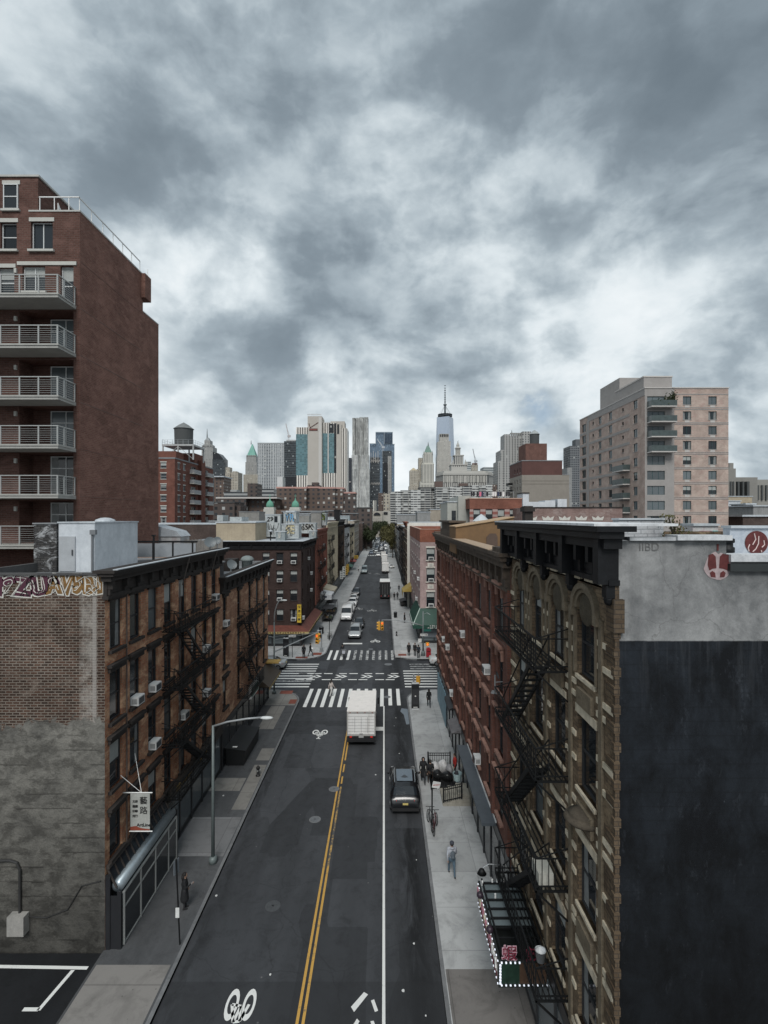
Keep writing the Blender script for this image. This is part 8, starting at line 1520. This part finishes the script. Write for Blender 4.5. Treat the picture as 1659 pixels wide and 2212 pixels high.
# ------------------------------------------------------------------ street furniture
POLE=plain('pole_steel',(.30,.32,.33),.5,.3,.15,2); POLEG=plain('pole_green_grey',(.15,.18,.18),.5,.2,.15,2); RED_L=emis('signal_red',(1.0,.14,.04),1.2); OR_L=emis('signal_hand',(1.0,.20,.05),1.0); LENS=plain('dark_lens',(.03,.03,.025),.3)
def street_light(label,x,y,z0,zt,reach,rise,straight,curve=False):
    t=thing('street_light',label,'street light',(x,y,z0)); b=MB(); b.smooth=True; b.lathe([(.22,0),(.22,.25),(.13,.35)],(0,0,0),10); b.tube([(0,0,.3),(0,0,straight)],[.095,.065],10); b.local('pole',POLEG,t); b=MB(); b.smooth=True
    n=10; pts=[(reach*(1-math.cos(PI/2*k/n)),0,straight+rise*math.sin(PI/2*k/n)) for k in range(n+1)] if curve else [(0,0,straight-.05),(reach*.3,0,straight+rise*.45),(reach*.7,0,straight+rise*.85),(reach,0,straight+rise)]
    b.tube(pts,[.055]*len(pts),8); b.local('arm',POLE,t); b=MB(); b.smooth=True; e=pts[-1]; b.ell((e[0]+.25,0,e[2]-.02),.36,.13,.09,12,8); b.local('lamp_head',plain('lamp_white',(.55,.58,.58),.4),t); return t
s=street_light('grey street light reaching over the road from the near left kerb',-9.1,27.1,.14,7.5,2.6,.42,7.3); s2=street_light('curved street light carrying the signal arm at the left of the crossing',-11.45,53.1,.14,7.6,.75,2.25,7.5,True)
def signal(name,label,x,y,z,rz,lit=0,n=3,top=True):
    t=thing(name,label,'traffic light',(x,y,z),rz); 
    for k in range(n):
        b=MB(); b.box(-.18,.18,-.10,.12,-.37*(k+1)+.01,-.37*k); hb=b.local('housing',YEL,t); b=MB(); b.lathe([(.125,0),(.10,.02),(.01,.04)],(0,0,0),14); o=b.local('lens',RED_L if k==lit else LENS,hb); o.location=(0,-.102,-.37*k-.185); o.rotation_euler=(PI/2,0,0)
        b=MB(); b.smooth=False; pts=[(.145*math.cos(a),.145*math.sin(a)) for a in (PI*(-.15)+PI*1.3*j/8 for j in range(9))]
        for (x0,z0),(x1,z1) in zip(pts,pts[1:]): b.quad((x0,-.1,z0-.37*k-.185),(x1,-.1,z1-.37*k-.185),(x1,-.30,z1-.37*k-.185),(x0,-.30,z0-.37*k-.185))
        b.local('visor',YEL,hb)
    b=MB(); b.box(-.04,.04,-.04,.04,0,.25); b.local('bracket',POLE,t); return t
def bar_thing(name,label,cat,segs,m,loc):
    t=thing(name,label,cat,loc); L=Vector(loc); b=MB()
    for p,q,w in segs: b.tube([Vector(p)-L,Vector(q)-L],w,8)
    b.local('arm',m,t); return t
# the left arm and its rods belong to the curved light
L=Vector((-11.45,53.1,.14)); e=Vector((-7.5,58.0,5.45)); b=MB(); b.tube([Vector((-11.45,53.1,4.5))-L,e-L],[.08,.05],8); b.local('signal_arm',POLE,s2); b=MB()
for z in (6.1,5.75): b.tube([Vector((-11.45,53.1,z))-L,e-L],.018,5)
b.tube([Vector((-11.45,53.1,6.0))-L,Vector((-13.3,52.8,6.5))-L],.03,6); b.local('stay_rod',POLE,s2)
signal('traffic_light','yellow traffic light showing red at the end of the left signal arm',e.x-.1,e.y,e.z-.2,-.2); signal('traffic_light','second yellow traffic light seen edge on behind the one on the left signal arm',e.x-.12,e.y+.45,e.z-.2,PI/2,9)
t=thing('signal_pole','tall grey signal pole with a mast arm at the far right corner','signal pole',(5.2,67.7,.14)); b=MB(); b.smooth=True; b.lathe([(.30,0),(.26,.5),(.13,.65)],(0,0,0),8); b.tube([(0,0,.6),(0,0,5.9)],[.11,.08],10); b.local('pole',POLEG,t); b=MB(); b.smooth=True; b.tube([(0,0,3.95),(-1.6,-.1,4.45),(-3.6,-.3,4.8),(-5.5,-.5,4.85)],[.075,.065,.055,.045],8); b.local('mast_arm',POLE,t); b=MB(); b.tube([(0,0,5.5),(.5,-.3,5.75),(.9,-.5,5.55)],.03,6); b.local('bracket_arm',POLE,t)
signal('traffic_light','yellow traffic light showing red over the road on the far right mast arm',-.25,67.2,4.75,.1); signal('traffic_light','yellow traffic light facing the side street beside the one on the far right mast arm',-.65,67.3,4.75,-PI/2,9)
def sign(label,x,y,z,w,h,m,rz=0,txt=None,txm=None,arrow=False,group=None,sz=None,tilt=0):
    t=thing('street_sign',label,'sign',(x,y,z),rz,group); b=MB(); b.box(-w/2,w/2,-.012,.012,-h/2,h/2); o=b.local('plate',m,t); o.rotation_euler=(0,tilt,0)
    if txt: lettering('lettering',txt,sz or h*.6,txm,t,(-.06 if arrow else 0,-.018,0),(PI/2,0,0),.004,.002)
    if arrow: b=MB(); b.add([(w*.18,-.018,-h*.14),(w*.30,-.018,-h*.14),(w*.30,-.018,-h*.34),(w*.48,-.018,0),(w*.30,-.018,h*.34),(w*.30,-.018,h*.14),(w*.18,-.018,h*.14)],[tuple(range(7))]); b.local('arrow',txm,t)
    return t
SGW=plain('sign_plate_white',(.62,.63,.62),.4); SGG=plain('sign_plate_green',(.02,.12,.10),.4); SGB=plain('sign_plate_black',(.02,.02,.02),.4)
sign('green street name sign on the far right signal pole',5.75,67.5,3.55,.95,.28,SGG); sign('black and white one way arrow sign on the far right signal pole',5.3,67.5,2.95,.95,.30,SGW,0,'ONE WAY',SGB,True,sz=.14); sign('small white plate below the arrow sign on the far right signal pole',4.75,67.5,2.2,.45,.5,SGW)
def ped(label,x,y,z,rz,body_=YEL,lit=True): 
    t=thing('pedestrian_signal',label,'pedestrian signal',(x,y,z),rz); b=MB(); b.box(-.22,.22,-.12,.12,-.22,.22); b.local('housing',body_,t); b=MB()
    b.box(-.08,.08,-.135,-.121,-.13,.02)
    for k in range(4): b.box(-.08+k*.043,-.05+k*.043,-.135,-.121,.02,.11)
    b.box(.085,.115,-.135,-.121,-.08,.03); b.local('hand_symbol',OR_L if lit else LENS,t); return t
ped('orange hand pedestrian signal on the far right signal pole',5.75,67.4,1.75,0); ped('dark pedestrian signal on the short pole at the far left corner',-8.75,69.5,2.3,PI,IRON,False)
t=thing('signal_post','short grey signal post on a square base at the far left corner','post',(-8.55,69.6,.14)); b=MB(); b.lathe([(.28,0),(.24,.55),(.1,.7)],(0,0,0),4); b.tube([(0,0,.6),(0,0,3.0)],.09,10); b.local('pole',POLE,t); b=MB(); b.tube([(0,0,2.9),(-.6,0,2.95)],.04,6); b.local('arm',POLE,t)
t=thing('signal_post','grey signal post behind the kiosk at the near right corner','post',(2.9,49.8,.14)); b=MB(); b.lathe([(.22,0),(.18,.4),(.09,.5)],(0,0,0),8); b.tube([(0,0,.4),(0,0,3.05)],.08,10); b.local('pole',POLE,t); signal('traffic_light','yellow traffic light turned away on the near right signal post',3.35,49.8,3.0,PI-.4,9,2)
def kiosk(label,x,y,rz): 
    t=thing('information_kiosk',label,'kiosk',(x,y,.14),rz,'information kiosks on the corners'); b=MB(); b.box(-.36,.36,-.13,.13,.12,2.45); b.local('body',plain('kiosk_black',(.018,.019,.021),.3),t); b=MB(); b.box(-.31,.31,-.142,-.131,.5,1.95); b.local('screen',plain('kiosk_screen',(.035,.036,.04),.1,0,.2),t); b=MB(); b.box(-.34,.34,-.15,.15,0,.12); b.box(-.34,.34,-.15,.15,2.45,2.52); b.local('trim',plain('kiosk_trim',(.50,.52,.53),.4),t); b=MB(); b.prism([(.07*math.cos(a),1.3+.055*math.sin(a)) for a in (2*PI*k/12 for k in range(12))],-.148,-.143,'y'); b.box(-.2,.2,-.148,-.143,.2,.26); b.local('emblem',MWHITE,t); return t
kiosk('black information kiosk with a screen at the near right corner',3.0,48.8,.05); kiosk('black information kiosk at the far left corner beside two waiting people',-12.9,67.0,-.3)
t=thing('sign_post','dark post with a one way sign near the far left kiosk','sign post',(-12.05,66.9,.14)); b=MB(); b.tube([(0,0,0),(0,0,3.1)],.04,8); b.local('pole',IRON,t); sign('one way arrow sign on the dark post at the far left corner',-12.05,66.83,2.95,.9,.28,SGW,0,'ONE WAY',SGB,True,sz=.13)
t=thing('sign_post','dark leaning sign post on the near left kerb','sign post',(-8.78,21.9,.14)); b=MB(); b.tube([(0,0,0),(-.16,0,3.65)],.035,8); b.local('pole',IRON,t); sign('grey sign seen edge on at the top of the near left leaning post',-8.95,21.95,3.45,.3,.62,plain('sign_back',(.22,.25,.28),.4,.3),PI/2-.35); sign('small white plate halfway up the near left leaning post',-8.86,21.84,1.55,.16,.42,SGW)
t=thing('sign_post','dark sign post with bicycles at the right kerb','sign post',(2.87,30.4,.14)); b=MB(); b.tube([(0,0,0),(0,0,2.75)],.045,8); b.local('pole',IRON,t); sign('white tilted parking sign on the post with bicycles',3.12,30.38,2.55,.48,.38,SGW,.15,'NO PARKING',plain('sign_red',(.4,.05,.05),.5),sz=.065,tilt=.25)
t=thing('sign_post','dark post with bicycles chained past the far crosswalk on the left','sign post',(-8.25,77.0,.14)); b=MB(); b.tube([(0,0,0),(0,0,3.2)],.05,8); b.local('pole',IRON,t)
def hydrant(label,x,y): 
    t=thing('fire_hydrant',label,'fire hydrant',(x,y,.14)); b=MB(); b.smooth=True; b.lathe([(.17,0),(.17,.05),(.10,.08),(.11,.5),(.14,.52),(.13,.62),(.06,.70),(.03,.74)],n=12); b.local('barrel',plain('hydrant_black',(.018,.018,.019),.5),t); b=MB(); b.tube([(-.19,0,.42),(.19,0,.42)],.05,8); b.tube([(0,-.18,.40),(0,0,.40)],.055,8); b.local('outlet',plain('hydrant_cap',(.25,.26,.26),.5),t)
hydrant('black fire hydrant on the left kerb opposite the black car',-8.95,36.2); hydrant('black fire hydrant on the far right pavement beyond the crossing',1.95,79)
t=thing('litter_bin','dark round litter bin on the far right pavement','litter bin',(2.1,93.5,.14)); b=MB(); b.lathe([(.28,0),(.33,.9),(.35,.92),(.30,.95)],n=14); b.local('basket',IRON,t); b=MB(); b.lathe([(.33,.95),(.2,1.08),(.01,1.1)],n=14); b.local('lid',ACD,t)
t=thing('litter_bin','dark litter bin under the awning corner, far left pavement','litter bin',(-9.9,80.5,.14)); b=MB(); b.lathe([(.33,0),(.38,.95),(.40,1.0),(.34,1.02)],n=12); b.local('basket',IRON,t); b=MB(); b.lathe([(.36,1.02),(.25,1.15),(.01,1.17)],n=12); b.local('lid',ACD,t)
t=thing('red_street_box','red street box on legs at the far right corner','street box',(5.85,66.9,.14)); b=MB(); b.box(-.3,.3,-.25,.25,.12,1.05); b.prism([(.3*math.cos(a),1.05+.2*math.sin(a)) for a in (PI*k/10 for k in range(11))],-.25,.25,'y'); b.local('box',plain('box_red',(.34,.03,.04),.4,0,.1),t); b=MB(); b.box(-.22,.22,-.262,-.251,.75,.9); b.local('slot',plain('box_dark_red',(.12,.015,.02),.5),t); b=MB()
for sx in (-.24,.24):
    for sy in (-.19,.19): b.box(sx-.03,sx+.03,sy-.03,sy+.03,0,.12)
b.local('leg',plain('box_dark_red',(.12,.015,.02),.5),t)
t=thing('dumpster','long black dumpster with a white label against the left tenement wall','dumpster',(-11.0,39.8,.14)); b=MB(); b.prism([(-.72,0),(.62,0),(.74,1.05),(-.74,1.25)],-2.1,2.1,'y'); b.local('bin',plain('dumpster_black',(.012,.013,.014),.5,0,.3),t); b=MB(); b.prism([(-.78,1.27),(.78,1.06),(.78,1.11),(-.78,1.32)],-2.15,2.15,'y'); b.local('lid',plain('dumpster_lid',(.016,.017,.018),.45),t); b=MB(); b.box(-.35,.05,-2.165,-2.151,1.0,1.1) if False else b.box(-.3,.05,-1.9,-1.7,1.245,1.262); b.local('label_plate',MWHITE,t)
# stoop, cellar enclosure and heaped bags on the right
STO=stucco('stoop_stone',(.36,.34,.29),(.26,.245,.21),1.5,.4); t=thing('stone_stoop','stone stoop with black iron railings against the red brick row','stoop',(4.5,33.2,.14)); b=MB(); b.box(3.75,5.5,32.4,34.2,.14,.34); b.box(4.25,5.5,32.5,34.1,.34,.56); b.box(4.75,5.5,32.6,34.0,.56,.78); b.build('step',STO,t)
def rail(b,p,q,z,hh=1.0,n=9,step=0):
    p=Vector(p);q=Vector(q)
    for k in range(n+1): r=p.lerp(q,k/n); zz=z+step*k/n; b.bar((r.x,r.y,zz),(r.x,r.y,zz+hh),.028 if k not in (0,n) else .09)
    for hz in (hh,hh-.16,.1): b.bar((p.x,p.y,z+hz),(q.x,q.y,z+step+hz),.045)
    for e,s_ in ((p,0),(q,step)): b.add([(e.x-.06,e.y-.06,z+s_+hh),(e.x+.06,e.y-.06,z+s_+hh),(e.x+.06,e.y+.06,z+s_+hh),(e.x-.06,e.y+.06,z+s_+hh),(e.x,e.y,z+s_+hh+.18)],[(0,1,4),(1,2,4),(2,3,4),(3,0,4)])
b=MB(); rail(b,(3.8,32.45,0),(4.95,32.45,0),.34,.95,9,.25); b.build('railing',IRON,t)
t=thing('cellar_railing','black iron railing round a cellar stair, heaped with bags, beside the stoop','railing',(3.9,35.5,.14)); b=MB(); rail(b,(3.2,37.0,0),(4.8,37.0,0),.14,1.25,10); rail(b,(3.2,34.4,0),(3.2,37.0,0),.14,1.25,12); rail(b,(3.2,34.4,0),(4.8,34.4,0),.14,1.05,10); b.build('railing',IRON,t); b=MB(); b.box(3.25,4.85,34.5,36.9,.14,.2); b.build('cellar_hatch',plain('hatch_black',(.02,.02,.022),.6),t)
GB='bags and bundles heaped inside the cellar railing'
for i,(x,y,z,rx,ry_,rz_,m,lab) in enumerate(((3.6,36.4,.62,.34,.32,.45,'w','white rubbish bag at the far left of the heap inside the cellar railing'),(4.2,36.5,.70,.36,.30,.5,'w','biggest white rubbish bag at the back of the heap inside the cellar railing'),(4.6,36.1,.58,.25,.35,.42,'g','grey bundle at the right of the heap inside the cellar railing'),(3.7,35.6,.52,.36,.36,.34,'k','black rubbish bag at the left front of the heap inside the cellar railing'),(4.35,35.4,.5,.38,.34,.34,'k','black rubbish bag at the right front of the heap inside the cellar railing'))):
    b=MB(); b.smooth=True; b.ell((0,0,0),rx,ry_,rz_,14,10); b.v=[(a*(1+.16*math.sin(7*c+5*a)),bb*(1+.16*math.sin(6*a+4*c)),max(-rz_*.9,c*(1+.1*math.sin(9*a+3*bb)))) for a,bb,c in b.v]; o=b.local('rubbish_bag',{'w':plain('bag_white',(.50,.50,.50),.35,0,.3,4),'g':plain('bag_grey',(.24,.24,.25),.5,0,.3,4),'k':plain('bag_black',(.015,.015,.016),.3,0,.3,4)}[m]); o.location=(x,y,.2+rz_*.9); tag(o,lab,'rubbish bag',GB)
t=thing('plastic_tub','pale blue plastic tub with odds and ends beside the stoop','tub',(4.95,34.35,.78)); b=MB(); b.lathe([(.22,0),(.30,.5),(.32,.5),(.24,.04)],n=12); b.local('tub',plain('tub_blue',(.38,.50,.52),.4),t); b=MB(); b.box(-.15,.05,-.1,.1,.3,.6); b.local('contents',plain('tub_contents',(.05,.05,.06),.6),t)
# market stalls under the awnings of the left row
for (y,lab,seed) in ((91.5,'dark produce stall with crates below the white shop awning',1),(97.5,'second dark produce stall below the tan awning',2)):
    t=thing('market_stall',lab,'market stall',(-10.0,y,.14)); rr=random.Random(seed); b=MB(); b.box(-.9,.9,-2.2,2.2,.6,.7)
    for sx in (-.8,.8):
        for sy in (-2.1,0,2.1): b.box(sx-.04,sx+.04,sy-.04,sy+.04,0,.6)
    b.local('table',plain('stall_dark',(.035,.034,.035),.7),t)
    for k in range(9):
        b=MB(); w=.38; b.box(-w/2,w/2,-.28,.28,0,.22); b.box(-w/2+.03,w/2-.03,-.25,.25,.22,.27); c_=b.local('crate',rr.choice((plain('crate_brown',(.12,.085,.05),.7),plain('crate_black',(.025,.025,.026),.6),plain('crate_greenish',(.05,.08,.04),.7),plain('crate_white2',(.4,.4,.38),.6))),t); c_.location=(-.6+.6*(k%3),-1.7+1.5*(k//3),.70)
    b=MB(); b.box(-.95,.95,-2.2,2.2,2.3,2.36); b.local('cover',plain('stall_cover',(.03,.03,.033),.6),t); b=MB()
    for sx in (-.85,.85):
        for sy in (-2.1,2.1): b.box(sx-.03,sx+.03,sy-.03,sy+.03,.7,2.3)
    b.local('post',IRON,t)
t=thing('market_stall','dark covered stall with a sloped front on the far right pavement beside the mustard awning','market stall',(4.2,107,.14)); b=MB(); b.box(-.8,.8,-2,2,.4,.9); b.prism([(-1.0,.9),(.8,1.3),(.8,1.36),(-1.0,.96)],-2.1,2.1,'y'); b.local('table',plain('stall_dark',(.035,.034,.035),.7),t); b=MB()
for sy in (-1.8,1.8): b.box(-.7,-.6,sy-.05,sy+.05,0,.4); b.box(.6,.7,sy-.05,sy+.05,0,.4)
b.local('leg',IRON,t)
# ------------------------------------------------------------------ trees
def leafmat(name,c):
    g=G(name); r=g.n('ShaderNodeNewGeometry',out=8); n=g.noise(g.pos(),.5,3); g.set(col=g.mix(g.math('ADD',g.math('MULTIPLY',r,.6),g.math('MULTIPLY',n,.4)),mul(c,.45),mul(c,1.6)),rough=.7,spec=.2); return g.m
LEAF=leafmat('leaf_dark',(.035,.045,.022)); LEAFO=leafmat('leaf_olive',(.085,.080,.035)); BARK=plain('bark',(.05,.042,.035),.9)
def crown_mesh(seed,mat,rx,rz,n=1300,leaf=.38):
    rr=random.Random(seed); b=MB(); cl=[(rr.gauss(0,rx*.45),rr.gauss(0,rx*.45),rr.uniform(-.5,1)*rz*.8,rr.uniform(.28,.5)*rx) for _ in range(15)]
    for _ in range(n):
        cx,cy,cz,r=rr.choice(cl); v=Vector((rr.gauss(0,1),rr.gauss(0,1),rr.gauss(0,.8))).normalized()*r*rr.uniform(.6,1.05); c=Vector((cx,cy,cz))+v
        d=Vector((rr.gauss(0,1),rr.gauss(0,1),rr.gauss(0,1))).normalized(); e=d.orthogonal().normalized(); f=d.cross(e); s=leaf*rr.uniform(.6,1.4); b.add([c-e*s,c-f*s*.5,c+e*s,c+f*s*.5],[(0,1,2,3)])
    return b.mesh('crown',mat)
CM=[crown_mesh(1,LEAF,3.6,3.4),crown_mesh(2,LEAF,3.2,3.8),crown_mesh(3,LEAFO,3.4,3.6),crown_mesh(4,LEAFO,3.0,4.0)]
TK=MB(); TK.tube([(0,0,0),(.1,0,2.5),(.0,.1,5)],[.24,.17,.1],8)
for a in range(5): TK.tube([(0,.05,3.0+a*.3),(1.3*math.cos(a*1.3),1.3*math.sin(a*1.3),5+a*.3)],[.09,.03],5)
TKM=TK.mesh('trunk',BARK)
def tree(x,y,cm,s,label,group,z=.14):
    t=thing('street_tree',label,'tree',(x,y,z),random.uniform(0,6),group); inst('trunk',TKM,t,(0,0,0),0,(s,s,s)); inst('crown',CM[cm],t,(0,0,6.3*s),0,(s,s,s))
for k,(x,y,s) in enumerate(((-9.6,283,1.15),(-10.4,296,1.25),(-9.4,312,1.2),(-10.2,330,1.4),(-8.8,352,1.3),(-9.8,374,1.5),(-7.0,410,1.5),(-3.6,450,1.6),(-11.5,344,1.3),(-13,300,1.5),(-14,325,1.5),(.2,470,1.6))): tree(x,y,k%2,s,'dark green street tree in the dense group closing the left side of the far street','dark street trees at the far left')
for k,(x,y,s) in enumerate(((4.0,232,1.05),(4.3,246,1.15),(3.6,262,1.2),(4.6,276,1.2),(3.9,292,1.3),(5.0,308,1.4),(4.2,328,1.35),(6.2,350,1.4),(7.5,270,1.3),(8.5,300,1.4))): tree(x,y,2+k%2,s,'olive brown street tree in the row along the right side of the far street','olive street trees at the far right')
# vines and pot plants on the roofs
def plant(label,x,y,z,seed,shape,mat,cat='plant',n=420,leaf=.10):
    t=thing('climbing_plant',label,cat,(x,y,z)); rr=random.Random(seed); b=MB(); w=MB()
    for cx,cz,rx,rz in shape:
        w.tube([(0,0,0),(cx*.6,0,cz*.5),(cx,0,cz)],[.04,.03,.015],5)
        for _ in range(int(n*rx*rz*4)+20):
            c=Vector((cx+rr.gauss(0,rx*.5),rr.gauss(0,.2),max(.02,cz+rr.gauss(0,rz*.5)))); d=Vector((rr.gauss(0,1),rr.gauss(0,1),rr.gauss(0,1))).normalized(); e=d.orthogonal().normalized(); f=d.cross(e); s=leaf*rr.uniform(.5,1.3); b.add([c-e*s,c-f*s*.5,c+e*s,c+f*s*.5],[(0,1,2,3)])
    b.local('foliage',mat,t); w.local('stem',BARK,t)
plant('leafy vine climbing a dead stub behind the white coping of the near right wall',ax(1478,14),14.4,az(1168,14),3,((.05,.10,.32,.12),(-.03,.30,.10,.22),(-.05,.50,.10,.18),(.12,.25,.14,.14),(-.2,.68,.16,.05),(.30,.08,.22,.07)),LEAFO,n=700,leaf=.045)
plant('bushy pot plants crowding the top corner balcony of the blush apartment tower',bxc+1.0,Yp-1.2,zs[0]-.5,5,((-.8,.5,.7,.6),(.5,.8,.7,.9),(1.5,1.3,.6,1.3)),LEAF,n=160,leaf=.16)
# ------------------------------------------------------------------ separate pieces of one kind become parts of their own
def split_pieces(names):
    for o in list(bpy.data.objects):
        if o.type!='MESH' or o.parent is None or o.name.split('.')[0] not in names or o.data.users>1 or o.children: continue
        me=o.data; par=list(range(len(me.vertices)))
        def find(a):
            while par[a]!=a: par[a]=par[par[a]]; a=par[a]
            return a
        for e in me.edges:
            a,c=find(e.vertices[0]),find(e.vertices[1]); par[a]=c
        isl={}
        for f in me.polygons: isl.setdefault(find(f.vertices[0]),[]).append(f)
        if len(isl)<2 or len(isl)>100: continue
        for fs in list(isl.values()):
            mp={}; b=MB()
            for f in fs:
                for v in f.vertices:
                    if v not in mp: mp[v]=len(b.v); b.v.append(tuple(me.vertices[v].co))
                b.f.append([mp[v] for v in f.vertices]); b.mi.append(f.material_index); b.sm.append(f.use_smooth)
            n=bpy.data.objects.new(o.name.split('.')[0],b.mesh(o.name.split('.')[0],list(me.materials))); COL.objects.link(n); n.parent=o.parent
        bpy.data.objects.remove(o)
split_pieces({'drain_pipe','side_panel','shop_frame','hood_shell','bracket','shop_window','roof_hut','penthouse','lantern','spot_lamp','carved_panel','canopy_rib','roof_rib','shop_shutter','dark_slot','tall_window','window_slot','leg','post','white_pier','dark_recess','crown_graffiti','band_course','pediment','pilaster','frieze_block','arch','bulb','marker_light','side_rail'})
